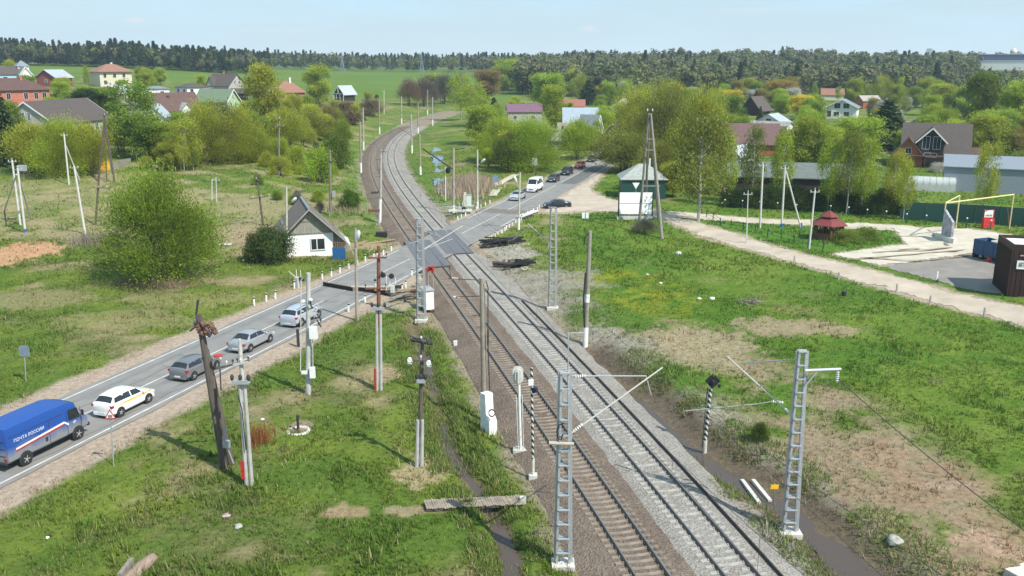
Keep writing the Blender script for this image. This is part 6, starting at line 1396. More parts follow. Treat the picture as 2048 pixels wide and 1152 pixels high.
p=at(1978,525); t=thing('jerry_can','small red canister on the ground before the blue trailer','canister',p); m=MB(); m.box((0,0,.28),(.5,.3,.56)); m.build('tank',red_p,t); m=MB(); m.tube((-.15,0,.56),(-.15,0,.68),.05); m.bar((-.05,0,.64),(.2,0,.64),.05,.05); m.build('handle',red_p,t)
# ================================================================== CROSSING EQUIPMENT
def slabplate(label,p0,p1,h,w,raised=True):
    A=np.array(G(*p0,RZ)); C=np.array(G(*p1,RZ)); v=C-A; L=np.linalg.norm(v); a=math.atan2(v[1],v[0]); c=(A+C)/2
    t=thing('road_barrier_plate',label,'road barrier',(c[0],c[1],RZ),a); m=MB()
    if raised: m.prism([(0,0),(0,h-.06),(.05,h),(w,.03),(w,0)],(-L/2,0,0),(0,1,0),(0,0,1),(L,0,0))
    else: m.box((0,w/2,.02),(L,w,.03))
    m.build('plate',mat('plate_brown',(.20,.165,.14),.9,0,.25,2),t)
    if raised:
        m=MB(); m.box((0,-.012,h*.48),(L*.985,.02,h*.82)); m.build('front_face',mat('plate_black',(.015,.013,.012),.9,0,.3,3),t)
    return t
slabplate('raised dark road barrier plate across the oncoming lane before the crossing',(646,572),(706,583),.5,1.5); slabplate('raised dark road barrier plate across the queue lane before the crossing',(716,582),(776,591),.5,1.5)
def barrier(label,bx,by,ang,L,z=1.05):
    b=at(bx,by); t=thing('barrier_machine',label,'barrier',b,ang); m=MB(); m.box((0,0,.55),(.45,.5,1.1)); m.build('cabinet',mat('cabinet_pale',(.48,.50,.48),.6,.1,.15,4),t)
    m=MB(); m.box((-.55,0,.95),(.7,.16,.35)); m.build('counterweight',dsteel,t)
    m=MB(); m.bar((.2,0,1.0),(L,0,z),.08,.12); m.build('boom',mat('boom_tan',(.50,.46,.38),.7,0,.2,3),t)
    for s in (-.3,.3): m=MB(); m.tube((s,-.2,0),(s,-.2,1.9),.03); m.build('rail_post',white,t)
    return t
barrier('greenish barrier machine cabinet with white posts at the far verge, left of the raised plates',596,574,R(150),1.2,1.6)
barrier('grey barrier machine beside the raised plate and timber heap',786,592,R(185),4.2,1.1)
barrier('pale barrier machine with long boom beside the stream beyond the crossing',921,428,R(160),2.6,1.0)
b=at(855,622); t=thing('relay_cabinet','white relay cabinet on legs behind the lattice mast near the rails','cabinet',b,R(20)); m=MB(); m.box((0,0,1.3),(.9,1.7,1.9)); m.build('body',whitewash,t); m=MB(); m.box((0,0,2.28),(1.05,1.9,.08)); m.build('roof',galv,t)
for x in (-.4,.4):
    for y in (-.7,.7): m=MB(); m.box((x,y,0),(.12,.12,.8)); m.build('leg',dsteel,t)
m=MB()
for y in (-.42,.42): m.box((-.46,y,1.3),(.02,.75,1.6)); 
m.build('door',mat('door_grey',(.55,.56,.55),.6,0,.1,3),t)
b=at(933,412); t=thing('relay_cabinet','narrow pale relay cabinet standing by the pond beyond the crossing','cabinet',b); m=MB(); m.box((-.25,0,1.1),(.45,.4,2.3)); m.build('body',mat('cream',(.56,.53,.40),.7,0,.1,3),t); m=MB(); m.box((.4,.05,.9),(.8,.6,1.8)); m.build('side_cabinet',mat('pale_green_white',(.58,.64,.62),.6,0,.1,3),t); m=MB(); m.box((.4,.05,1.83),(.9,.7,.06)); m.build('roof',galv,t)
b=at(918,428); t=thing('concrete_platform','low concrete platform slab with debris under it by the stream pole','platform',b); m=MB(); m.box((.2,0,.55),(3.6,1.4,.18)); m.build('slab',concrete_lt,t)
for x in (-1.2,.2,1.6): m=MB(); m.box((x,0,.2),(.3,.9,.6)); m.build('pier',concrete,t)
b=at(763,474); t=thing('sleeper_stack','black block of stacked sleepers on the verge behind the white house','sleeper stack',b,R(8))
for i in range(3):
    for j in range(3): m=MB(); m.box((0,j*.3-.3,.12+i*.24),(1.6-.05*i,.27,.22)); m.build('timber_sleeper',black,t)
b=at(792,590); t=thing('timber_heap','heap of old boards and broken timber beside the near barrier','timber heap',b); q=random.Random(3)
for i in range(22): m=MB(); a=q.uniform(-.5,.4) if i%3 else q.uniform(0,3); l=q.uniform(1.2,3.6); c=np.array([q.uniform(-.8,2.4),q.uniform(-1.3,1.2),.15+.04*i*q.random()]); d=np.array([math.cos(a),math.sin(a),q.uniform(-.1,.12)])*l/2; m.bar(c-d,c+d,.22,.07); m.build('board',[wood_old,wood_grey,mat('timber_tan',(.32,.22,.12))][i%3],t)
p0,p1=at(782,606),at(828,594); t=thing('timber_beam','long pale plank lying over the little ditch by the crossing','plank',p0); m=MB(); m.bar((0,0,.45),np.array(p1)-np.array(p0)+np.array([0,0,.6]),.5,.1); m.build('plank',wood_grey,t)
def dark_heap(label,px,py,w,d,n,seed):
    b=at(px,py); t=thing('sleeper_heap',label,'sleeper heap',b); q=random.Random(seed)
    mm=mat('creosote_black',(.016,.015,.015),.8,0,.4,3)
    for i in range(n): m=MB(); a=q.gauss(.25,.45); l=q.uniform(1.6,2.7); c=np.array([q.uniform(-w,w),q.uniform(-d,d),.1+q.random()*.75*(1-abs(i/n-.5))]); e=np.array([math.cos(a),math.sin(a),q.uniform(-.18,.18)])*l/2; m.bar(c-e,c+e,.26,.18); m.build('timber_sleeper',mm if i%5 else wood_old,t)
dark_heap('larger black heap of old sleepers right beside the crossing road',1006,489,2.2,1.6,30,1); dark_heap('smaller black heap of old sleepers nearer the lattice mast',1026,533,1.5,1.2,16,2)
b=at(1052,542); t=thing('scrap_sticks','few pale broken sticks beside the smaller sleeper heap','sticks',b)
for i in range(5): m=MB(); a=i*1.3; m.bar((0,0,.1),(math.cos(a)*.7,math.sin(a)*.4,.35),.08,.08); m.build('stick',mat('stick_pale',(.5,.45,.36),.8,0,.2,4),t)
p0,p1=at(1038,437),at(1072,424)
t=thing('plank_step','pale boards laid over a dark culvert mouth below the guard posts','boards',p0); v=np.array(p1)-np.array(p0); m=MB(); m.bar((0,0,.25),v+np.array([0,0,.25]),1.2,.1); m.build('boards',concrete_lt,t); m=MB(); m.bar((.6,-.9,-.1),v*.6+np.array([.3,-.9,-.1]),.8,.4); m.build('culvert_mouth',plastic,t)
# guide posts
def gpost_mesh(h):
    m=MB(); m.prism([(-.07,0),(.07,0),(.07,h),(-.07,h-.06)],(0,-.05,-.1),(1,0,0),(0,0,1),(0,.1,0)); return m
gp=None
def guidepost(label,px,py,h,group,lean=0):
    global gp
    b=at(px,py)
    if gp is None:
        t=thing('guide_post',label,'guide post',b,0,group); m=gpost_mesh(1.05); m.build('post',white,t); q=MB(); q.box((0,-.0,.80),(.155,.115,.17)); q.build('black_band',black,t); gp=t
    else: t=copy_tree(gp); t.location=b; t['label']=label; t['group']=group
    t.rotation_euler=(rnd.uniform(-.06,.06),rnd.uniform(-.08,.08),rnd.uniform(-.4,.4)); t.scale=(1,1,h); return t
g1=[(509,611),(533,603),(551,598),(589,577),(645,559),(663,553),(680,546),(698,538),(715,530),(731,523),(748,517),(767,510),(783,502)]
for i,p in enumerate(g1): guidepost(f'white guide post with black band, {ORD[i]} from the queue on the house-side verge',*p,.95,'guide posts on the verge before the white house')
for i,p in enumerate([(697,624),(731,606),(804,583),(812,576),(824,552)]): guidepost(f'white guide post, {ORD[i]} on the verge between the queue lane and the lattice mast',*p,.95,'guide posts on the queue-side verge')
for i in range(18):
    f=i/17; guidepost(f'short white guard post, {ORD[i]} from the sleeper heap in the dense row',978+102*f+rnd.uniform(-2,2),481-66*f+rnd.uniform(-1.5,1.5),.8,'dense guard posts beyond the crossing')
for i,p in enumerate([(916,440),(923,436),(931,432),(953,420),(962,415),(971,411),(980,407)]): guidepost(f'short white guard post, {ORD[i]} on the stream-side verge counted from the rails',*p,.85,'guard posts on the stream-side verge')
for i,p in enumerate([(1588,527),(1677,560),(1793,583),(1860,605),(1968,632)]):
    b=at(*p); t=thing('marker_stub',f'small weathered concrete stub, {ORD[i]} along the near edge of the dirt road','stub',b); m=MB(); m.prism([(-.09,-.2),(.09,-.2),(.07,.85),(-.06,.9)],(0,-.07,0),(1,0,0),(0,0,1),(0,.14,0)); m.build('post',concrete,t)
b=at(1873,563); t=thing('marker_stub','white stub post on the grass between the dirt road and the forecourt','stub',b); m=MB(); m.prism([(-.09,-.2),(.09,-.2),(.07,1.1),(-.06,1.15)],(0,-.07,0),(1,0,0),(0,0,1),(0,.14,0)); m.build('post',white,t)
b=at(597,694); t=thing('marker_stub','dark square stub post on the shoulder below the silver off-road car','stub',b); m=MB(); m.box((0,0,.7),(.2,.2,1.7)); m.build('post',dsteel,t)
b=at(597,866); t=thing('marker_stub','dark iron stub standing in a ring of bare earth in the meadow','stub',b); m=MB(); m.tube((0,0,-.2),(0,0,1.1),.09); m.build('post',dsteel,t)
m=MB(); m.lathe([(.5,-.05),(.62,.08),(.75,.06),(.85,-.06)],16); m.build('stone_ring',concrete_lt,t)
b=at(911,692); t=thing('marker_stub','tiny white block on the grass beside the older track','stub',b); m=MB(); m.box((0,0,.2),(.3,.3,.5)); m.build('block',white,t)
b=at(1688,590); t=thing('marker_stub','dark bucket-like stub in the right meadow with thin stake','stub',b); m=MB(); m.lathe([(.22,0),(.26,.45),(.2,.45),(.2,.4)],12); m.build('bucket',dsteel,t); m=MB(); m.tube((.05,0,0),(.02,0,1.2),.03); m.build('stake',wood_grey,t)
# ---- gazebo, frame, monument, red box
b=at(1655,478); t=thing('gazebo','brown timber gazebo with two-tier dark red roof on the lawn','gazebo',b,R(20)); n=6; rr=2.0
m=MB(); m.lathe([(rr*1.28,2.0),(rr*1.28,2.08),(.95,2.95),(.9,2.95),(rr*1.2,1.98)],n); m.build('lower_roof',mat('gazebo_red',(.17,.034,.032),.65,0,.15,2),t); m=MB(); m.lathe([(1.3,3.05),(1.3,3.12),(.08,3.85),(.05,3.85)],n); m.build('upper_roof',mat('gazebo_red',(.24,.05,.045)),t); m=MB(); m.lathe([(.85,2.7),(.85,3.1)],n); m.build('lantern',wood_old,t)
wdm=mat('gazebo_timber',(.13,.06,.035),.8,0,.3,3,stretch=(4,4,.4))
for k in range(n):
    a=k*math.pi/3; a2=(k+1)*math.pi/3; p0=np.array([rr*math.cos(a),rr*math.sin(a),0]); p1=np.array([rr*math.cos(a2),rr*math.sin(a2),0])
    m=MB(); m.tube(p0,p0+np.array([0,0,2.1]),.09); m.build('post',wdm,t); m=MB(); m.bar(p0+np.array([0,0,.5]),p1+np.array([0,0,.5]),.05,1.0)
    for i in range(5): q=p0+(p1-p0)*(i+.5)/5; m.bar(q+np.array([0,0,1.0]),q+np.array([0,0,2.0]),.14,.05)
    m.build('wall_panel',wdm,t)
m=MB(); m.box((0,0,.05),(3.6,3.6,.12)); m.build('floor',wdm,t)
b=np.array(at(1895,478)); t=thing('goal_frame','tall pale yellow tubular frame standing over the concrete yard','frame',b); Y=b[1]; yt=mat('pale_yellow_tube',(.60,.52,.26),.6,0,.12,3)
e=np.array(at(2018,459)); f2=np.array(at(1911,460))
P1=np.array(rel(b,pt(1892,403,Y))); P2=np.array([e[0]-b[0],e[1]-b[1],P1[2]]); P3=np.array([f2[0]-b[0],f2[1]-b[1],P1[2]-.15])
for p in (P1,P2,P3): m=MB(); m.tube((p[0],p[1],-.1),p,.09); m.build('upright',yt,t)
m=MB(); m.tube(P1-np.array([0,0,.2]),P2-np.array([0,0,.1]),.10); m.tube(P1-np.array([0,0,.15]),P3,.08); m.build('crossbar',yt,t)
m=MB(); m.bar(P2*np.array([1,1,0]),P2*np.array([1,1,.6])+np.array([-.6,0,0]),.08,.08); m.build('brace',rust,t)
b=at(1893,482); t=thing('monument','upright grey patterned slab on a white ship-shaped plinth in the yard','monument',b,R(-88))
m=MB(); m.prism([(-2.4,-.35),(1.6,-.5),(2.1,-.2),(2.1,.2),(1.6,.5),(-2.4,.35)],(0,0,-.1),(1,0,0),(0,1,0),(0,0,.75)); m.build('plinth',mat('plinth_white',(.60,.58,.52),.8,0,.2,2),t); m=MB(); m.prism([(-1.3,.6),(1.25,.6),(1.2,2.7),(-1.2,4.0)],(0,-.16,0),(1,0,0),(0,0,1),(0,.32,0)); m.build('slab',mat('slab_grey',(.48,.48,.50),.7,0,.3,1.3,col2=(.14,.14,.17)),t)
m=MB(); m.box((-2.9,0,.2),(1.1,.5,.5)); m.build('stone',concrete,t)
b=at(1974,458); t=thing('sign_box','bright red stand with a white faced board above it near the yellow frame','sign box',b); m=MB(); m.box((0,0,.75),(1.5,.6,1.3)); m.build('stand',mat('red_bright2',(.62,.03,.03),.6,0,.1,3),t); m=MB(); m.box((0,.05,2.05),(1.45,.2,1.25)); p=m.build('board',mat('board_red',(.40,.03,.04),.6,0,.1,3),t); m=MB(); m.box((-.06,-.07,2.1),(1.2,.06,1.0)); m.build('white_face',white,p)
m=MB(); 
for i in range(5): m.box((-.45+i*.2,-.105,1.85+.05*(i%2)),(.12,.01,.25))
m.build('dark_marks',dsteel,p)
# ---- odds and ends lying about
def stone(label,px,py,s,m_,cat='stone',sq=(1,1,.6),name='stone'):
    b=at(px,py); q=MB(); q.blob((0,0,s*sq[2]*.5),s,int(px),10,7,.22,sq); o=q.build(name,m_,None,True,b); return tag(o,label,cat)
stone('pale boulder alone in the middle of the right meadow',1357,508,.4,concrete_lt); stone('small pale stone right of the dandelion patch',1398,602,.25,concrete_lt); stone('pale stone near the dark stub in the right meadow',1424,603,.28,white); stone('grey boulder on the bank beside the ditch at lower right',1790,1082,.42,concrete); stone('small white litter by the twin pale stubs',526,846,.13,white,'litter',name='litter'); stone('white litter in the lower left meadow',95,1073,.10,white,'litter',name='litter'); stone('pinkish rag in the grass at lower middle',452,1028,.22,mat('rag_pink',(.42,.30,.36),.9,0,.2,4),'rag',(1,1,.3),'rag'); stone('grey lump in the grass left of the rotten log',478,1055,.22,concrete,'stone'); stone('small white litter in the right meadow grass',1295,548,.2,white,'litter',name='litter'); stone('second small white litter in the right meadow grass',1321,566,.18,white,'litter',name='litter')
b=at(1500,612); t=thing('brush_pile','low pile of cut grey branches in the right meadow','brush pile',b); q=random.Random(9)
for i in range(26): m=MB(); a=q.uniform(0,6.3); c=np.array([q.gauss(0,.7),q.gauss(0,.5),q.uniform(.05,.4)]); d=np.array([math.cos(a),math.sin(a),q.uniform(-.2,.25)])*q.uniform(.4,1.0); m.pipe([c-d,c+d],[.04,.02],5); m.build('branch',wood_grey if i%2 else wood_old,t)
p0=np.array(at(850,1018)); p1=np.array(at(1044,1008)); t=thing('plank_bridge','old grey plank footbridge lying across the left ditch','plank bridge',p0); v=p1-p0; nv=np.array([-v[1],v[0],0]); nv/=np.linalg.norm(nv); q=random.Random(4); n=40
m=MB()
for s in (-.35,.35): m.bar(nv*s+np.array([0,0,.12]),v+nv*s+np.array([0,0,.16]),.14,.14)
m.build('bearer',wood_old,t); m=MB()
for i in range(n): c=v*(i+.5)/n+np.array([0,0,.26+q.uniform(-.015,.02)]); e=nv*(.52+q.uniform(-.06,.06)); w_=np.linalg.norm(v)/n*.86; m.bar(c-e,c+e,w_,.05)
m.build('deck_planks',mat('plank_greybrown',(.25,.205,.16),.9,0,.35,1.2,.2),t); m=MB(); m.box(tuple(v+np.array([.05,-.1,.3])),(.35,.25,.4)); m.build('end_block',concrete_lt,t)
p0=np.array(at(268,1150)); t=thing('log','rotten pale log lying in the grass at the bottom edge','log',p0); m=MB(); m.pipe([(0,-.9,.08),(.2,.4,.12),(.42,1.3,.12)],[.36,.34,.24],12); m.build('trunk',mat('log_pale',(.26,.19,.145),.9,0,.3,2,.3,stretch=(4,.5,4)),t,True); m=MB(); m.box((-.25,-.2,.35),(.2,1.4,.5)); m.build('dark_side',wood_grey,t)
for i,(x0,y0,x1,y1,l) in enumerate(((1484,962,1518,1010,'pale concrete beam lying left of the yellow plate'),(1506,962,1540,1006,'second pale concrete beam lying beside the yellow plate stake'))):
    p0,p1=np.array(at(x0,y0)),np.array(at(x1,y1)); t=thing('concrete_beam',l,'concrete beam',p0); m=MB(); m.bar((0,0,.1),p1-p0+np.array([0,0,.1]),.22,.2); m.build('beam',concrete_lt,t)
p0=np.array(at(2022,1150)); t=thing('concrete_slab','corner of a pale concrete slab at the lower right edge','slab',p0,R(25)); m=MB(); m.box((.9,-.6,.2),(2.2,1.6,.4)); m.build('slab',concrete_lt,t); m=MB(); m.tube((.2,.2,.42),(.7,.1,.42),.04); m.build('lifting_loop',rust,t)
b=at(862,502)
for i,(x,y,l) in enumerate(((745,480,'left one of two tan earth ridges of boards by the pole behind the house'),)):
    p0,p1=np.array(at(722,488)),np.array(at(800,478)); t=thing('board_walk','long tan board laid on the verge behind the white house','board',p0); m=MB(); m.bar((0,0,.08),p1-p0+np.array([0,0,.08]),.5,.08); m.build('board',mat('timber_tan',(.32,.22,.12)),t)
b=at(452,490); t=thing('pallet','white-grey pallet lying left of the house bushes','pallet',b); m=MB()
for i in range(5): m.box((0,i*.25-.5,.25),(1.6,.18,.05))
m.build('boards',concrete_lt,t); m=MB(); 
for x in (-.7,0,.7): m.box((x,0,.1),(.12,1.2,.22))
m.build('blocks',wood_grey,t)
# pylons beyond the field
def pylon(label,px,by,ty,Y):
    x=pt(px,100,Y)[0]; zt=pt(px,ty,Y)[2]; z0=hz(x,Y)-.5; H=zt-z0; t=thing('power_pylon',label,'pylon',(x,Y,z0)); pm=mat('pylon_bluegrey',(.20,.25,.32),.6,.2,.1,1)
    w=H*.12; m=MB()
    for sx in (-1,1):
        for sy in (-1,1): m.bar((sx*w,sy*w,0),(sx*w*.2,sy*w*.2,H*.6),.35,.35); m.bar((sx*w*.2,sy*w*.2,H*.6),(0,0,H),.3,.3)
        for k in range(4):
            f0,f1=k*.15,(k+1)*.15; a0=w*(1-f0/.6*.8); a1=w*(1-f1/.6*.8); m.bar((-a0*sx,-a0,H*f0),(a1*sx,-a1,H*f1),.22,.22)
    m.build('lattice_body',pm,t); m=MB()
    for f,l in ((.62,.17),(.74,.22),(.86,.15)): m.bar((-H*l,0,H*f),(H*l,0,H*f),.3,.3)
    m.build('cross_arms',pm,t)
pylon('blue-grey lattice pylon left of the pair beyond the green field',683,142,104,900); pylon('blue-grey lattice pylon right of the pair beyond the green field',843,146,108,930)
# feeder wire hanging from the right mast bracket
w0=np.array(pt(1676,758,G(1579,1068)[1]-.3)); w1=np.array(pt(2400,1300,27.0)); P=[w0+(w1-w0)*f-np.array([0,0,.5*4*f*(1-f)]) for f in np.linspace(0,1,16)]; m=MB(); m.pipe(P,.022,5); tag(m.build('feeder_wire',dsteel),'dark feeder wire hanging from the right mast bracket towards the lower right','wire')
# contact wires over both tracks
for C,l in ((TL,'thin overhead contact line hanging above the older track'),(TR,'thin overhead contact line hanging above the newer track')):
    t=thing('contact_line',l,'overhead line',(C[0][0],C[0][1],0)); q=along(C,2.0); o_=np.array([C[0][0],C[0][1]])
    zs=[7.9-1.3*4*((i*2.0%46)/46)*(1-(i*2.0%46)/46) for i in range(len(q))]
    m=MB(); m.pipe([(x-o_[0],y-o_[1],6.1) for x,y,_ in q],.013,4); m.build('contact_wire',dsteel,t)
    m=MB(); m.pipe([(x-o_[0],y-o_[1],z) for (x,y,_),z in zip(q,zs)],.013,4); m.build('carrier_wire',dsteel,t)
    m=MB()
    for i in range(2,min(len(q),110),4): m.bar((q[i][0]-o_[0],q[i][1]-o_[1],6.1),(q[i][0]-o_[0],q[i][1]-o_[1],zs[i]),.012,.012,up=(0,1,0))
    tag(m.build('droppers',dsteel,t),kind='stuff')
# ---- person by the kiosk
def person(label,px,py,face):
    b=at(px,py); me=bpy.data.meshes.new('person')
    V=[(0,0,.95),(0,0,1.15),(0,0.02,1.38),(0,.03,1.5),(0,.04,1.58),(0,.05,1.70),(.10,0,.90),(.13,.06,.5),(.14,-.02,.08),(.14,.12,.04),(-.10,0,.90),(-.13,-.10,.5),(-.14,-.24,.1),(-.14,-.12,.04),(.2,.02,1.40),(.25,.0,1.14),(.24,.14,.92),(-.2,.02,1.40),(-.25,.05,1.14),(-.2,.22,.98)]
    Ed=[(0,1),(1,2),(2,3),(3,4),(4,5),(0,6),(6,7),(7,8),(8,9),(0,10),(10,11),(11,12),(12,13),(2,14),(14,15),(15,16),(2,17),(17,18),(18,19)]
    Rr=[.15,.15,.17,.07,.065,.105,.10,.075,.05,.045,.10,.075,.05,.045,.075,.05,.04,.075,.05,.04]
    me.from_pydata(V,Ed,[]); o=bpy.data.objects.new('person',me); COL.objects.link(o); md=o.modifiers.new('Skin','SKIN')
    for i,r in enumerate(Rr): me.skin_vertices[0].data[i].radius=(r,r)
    me.skin_vertices[0].data[0].use_root=True
    o.modifiers.new('S','SUBSURF').levels=1; o.modifiers['S'].render_levels=1; me.materials.append(mat('dark_clothes',(.03,.03,.04),.9,0,.3,5)); o.location=b; o.rotation_euler=(0,0,face)
    h=MB(); h.blob((0,.085,1.70),.088,3,10,8,.02,(.85,1,1.15)); h.build('face',mat('skin',(.45,.28,.20),.6,0,.1,5),o,True); h=MB(); h.blob((0,.03,1.76),.11,4,10,8,.04,(.9,1,.8)); h.build('hair',mat('hair_dark',(.03,.02,.015),.8,0,.2,6),o,True)
    for s,(hx,hy,hz_) in ((1,(.24,.14,.92)),(-1,(-.2,.22,.98))):
        h=MB()
        h.blob((hx,hy+.03,hz_-.05),.04,5,8,6,.03,(.6,1,1.2))
        for k in range(4): h.pipe([(hx+(k-1.5)*.016,hy+.04,hz_-.08),(hx+(k-1.5)*.018,hy+.06,hz_-.12),(hx+(k-1.5)*.018,hy+.05,hz_-.15-.008*(k in(1,2)))],[.009,.008,.006],5)
        h.pipe([(hx-s*.03,hy+.03,hz_-.05),(hx-s*.05,hy+.06,hz_-.08)],[.011,.007],5); h.build('hand',mat('skin',(.45,.28,.20)),o,True)
    return tag(o,label,'person')
person('person in dark clothes standing between the blue trailer and the brown kiosk',2013,540,R(60))
# ================================================================== GARDEN TREES OF THE VILLAGES
def fill(n,poly,Ymin,Ymax,kinds,label,group,hr,seed,clear=0):
    q=random.Random(seed); k=0; tries=0; out=[]
    xs=[p[0] for p in poly]; ys=[p[1] for p in poly]
    while k<n and tries<n*60:
        tries+=1; px=q.uniform(min(xs),max(xs)); py=q.uniform(min(ys),max(ys))
        if not bool(inpoly(np.array([px]),np.array([py]),poly)[0]): continue
        x,y,z=at(px,py)
        if not(Ymin<y<Ymax): continue
        kind,col=q.choice(kinds); kk=q.uniform(.85,1.15); h=q.uniform(*hr); w=h*{'round':1.0,'oak':.8,'birch':.5,'bush':1.3,'spruce':.5,'bare':1.2}[kind]*q.uniform(.8,1.1)
        if kind in('bush','bare'): h*=.5; w*=.5
        d=proj(x,y,z)[2]; ty=proj(x,y,z+h)[1]; hw=w/2*F/d
        if any(px+hw*.75>b[0] and px-hw*.75<b[2] and ty<b[3]-3 and y<b[4]+4 and py>b[1] for b in VIS): continue
        if any(math.hypot(x-a,y-b_)<(w+w2)*.18 for a,b_,_,w2 in TREES): continue
        if float(pdist(np.array([x]),np.array([y]),RCs)[0])<7 or float(pdist(np.array([x]),np.array([y]),TMs)[0])<9: continue
        bl=label[kind] if isinstance(label,dict) else label
        tree(kind,x,y,h,w,tuple(c*kk for c in col),bl,group); k+=1
lab=lambda s:{'round':'willow in spring leaf '+s,'oak':'leafy spring tree '+s,'birch':'slender birch '+s,'bush':'bush '+s,'spruce':'dark conifer '+s,'bare':'still leafless shrub '+s}
K1=[('oak',GREEN),('oak',OLIVE),('round',OLIVE),('birch',GREEN),('oak',MID),('bush',MID),('bare',GREY)]
K2=[('oak',GREEN),('oak',OLIVE),('oak',LIME),('birch',GREEN),('round',OLIVE),('oak',YEL),('oak',LIME),('birch',LIME),('oak',BLOS),('spruce',DARK),('oak',GREEN),('round',GREEN),('oak',MID),('oak',(.30,.26,.07))]
fill(46,[(0,350),(60,200),(0,160),(500,165),(640,190),(720,230),(690,290),(600,330),(300,335),(160,300)],150,430,K1,lab('among the houses of the left hillside village'),'trees of the left hillside village',(5,9),11)
fill(14,[(0,165),(240,160),(520,165),(640,185),(500,200),(0,190)],280,470,K1,lab('on the upper edge of the left village below the field'),'trees at the upper edge of the left village',(5,8),12)
fill(125,[(1180,300),(1200,200),(1300,168),(2048,168),(2120,300),(2048,345),(1700,345),(1420,330)],185,520,K2,lab('in the gardens of the right-hand village'),'garden trees of the right-hand village',(6,11),13)
fill(120,[(990,184),(2060,182),(2060,240),(1700,246),(1300,235),(1200,206),(1090,200)],300,660,K2,lab('on the far side of the right-hand village'),'far trees of the right-hand village',(8,13),14)
fill(24,[(930,300),(940,200),(1010,180),(1090,205),(1180,250),(1200,280),(1080,300),(985,345)],180,430,K2,lab('between the stream and the roofs beyond it'),'trees between stream and roofs',(4,8),15)
fill(46,[(290,255),(480,240),(650,235),(720,228),(690,290),(600,335),(420,345),(290,345)],130,330,[('round',OLIVE),('birch',OLIVE),('round',GREEN),('oak',OLIVE),('birch',GREEN),('bush',OLIVE),('oak',MID)],lab('in the olive thicket on the left slope'),'trees of the olive thicket on the left slope',(4.5,7),17)
fill(26,[(630,205),(745,186),(765,212),(730,260),(706,305),(610,300)],150,480,[('bush',BROWN),('bush',OLIVE),('bare',BROWN),('bush',GREEN),('oak',OLIVE),('bare',GREY)],lab('crowding the outer side of the railway bend'),'shrubs crowding the railway bend',(4,7),18)
fill(14,[(480,340),(700,250),(720,330),(640,440),(560,420)],125,330,[('bush',LIME),('bush',GREEN),('bush',MID),('bare',GREY)],lab('on the grassy slope left of the bend'),'bushes on the slope left of the bend',(3,5),16)
# ================================================================== FAR FOREST (one mass)
def forest(name,label,n,region,seed,mix,hr):
    q=np.random.default_rng(seed); V=[];C=[]
    pts=[]
    while len(pts)<n:
        u=q.uniform(region[0],region[1]); y=region[2]*(region[3]/region[2])**q.random(); 
        if region[4](u,y): pts.append((u*y,y))
    P=np.array(pts); z=height(P[:,0],P[:,1],False)
    for (x,y),zz in zip(P,z):
        kind=q.random(); h=q.uniform(*hr)*float(.72+.56*fbm(np.array([x]),np.array([y]),70,2,91)[0])*(.82 if x>.48*y and y<640 else 1); m=240 if y<760 else 130
        if kind<mix:        # conifer
            t=q.random(m)**.8; r=(1-t)*h*.17+.25; a=q.uniform(0,6.28,m); rr=r*q.uniform(.5,1.05,m)
            c=np.stack([x+np.cos(a)*rr,y+np.sin(a)*rr,zz+h*(.12+.88*t)],1); d=np.stack([np.cos(a),np.sin(a),np.full(m,-.5)],1)*h*.075; s=np.stack([-np.sin(a),np.cos(a),np.zeros(m)],1)*h*.05
            col=np.array([.042,.068,.028])*q.uniform(.7,1.4)*(1+q.normal(0,.15,(m,1)))
        else:
            h*=q.uniform(.7,1.0); K=7; ca=q.uniform(0,6.28,K); ce=q.uniform(-.4,1.5,K); cc=np.stack([np.cos(ca)*np.cos(ce)*.26*h,np.sin(ca)*np.cos(ce)*.26*h,h*(.58+.26*np.sin(ce))],1); j=q.integers(0,K,m); o=q.normal(0,1,(m,3)); o/=np.linalg.norm(o,axis=1)[:,None]
            c=np.array([x,y,zz])+cc[j]+o*h*.16*q.uniform(.6,1.05,(m,1)); o2=o+q.normal(0,.3,(m,3)); r1=np.cross(o2,q.normal(0,1,(m,3))); d=r1/np.linalg.norm(r1,axis=1)[:,None]*h*(.042 if y<760 else .055); s=np.cross(o2,d)*.9/np.linalg.norm(o2,axis=1)[:,None]; 
            base=[(.125,.145,.052),(.14,.14,.06),(.125,.12,.07),(.14,.16,.05),(.095,.12,.05)][q.integers(0,5)]
            col=np.array(base)*q.uniform(.9,1.3)*(1+q.normal(0,.06,(m,1))+q.normal(0,.09,K if kind>=mix else 1)[j if kind>=mix else np.zeros(m,int)][:,None])
        V.append(np.stack([c-d,c+s,c+d,c-s],1).reshape(-1,3)); C.append(np.repeat(np.clip(col,.004,1)*np.ones((m,3)),4,0))
    V=np.concatenate(V); C=np.concatenate(C); o=npmesh(name,V,np.arange(len(V)).reshape(-1,4),forestm,attr=C); return tag(o,label,'forest',kind='stuff')
forestm=foliage_mat('forest_leaves',True,.2)
forest('forest','dark conifer forest along the crest behind the left village field',1500,(-.72,-.26,690,860,lambda u,y:y>690+ (0 if u<-.3 else 260*(u+.3)*8)),1,.62,(13,19))
forest('forest','bluish mixed forest beyond the green field in the middle distance',1500,(-.32,.10,930,1500,lambda u,y:True),2,.35,(13,19))
forest('forest','mixed spring forest closing the view behind the right-hand village',3000,(-.03,.72,520,1000,lambda u,y:y>560-60*(u>.1)+350*(u<.0)*1 and not(u>.50 and 640<y<905)),3,.06,(14,21))
forest('treeline','farthest wooded skyline',900,(-.72,.72,1500,2000,lambda u,y:True),4,.5,(12,20))
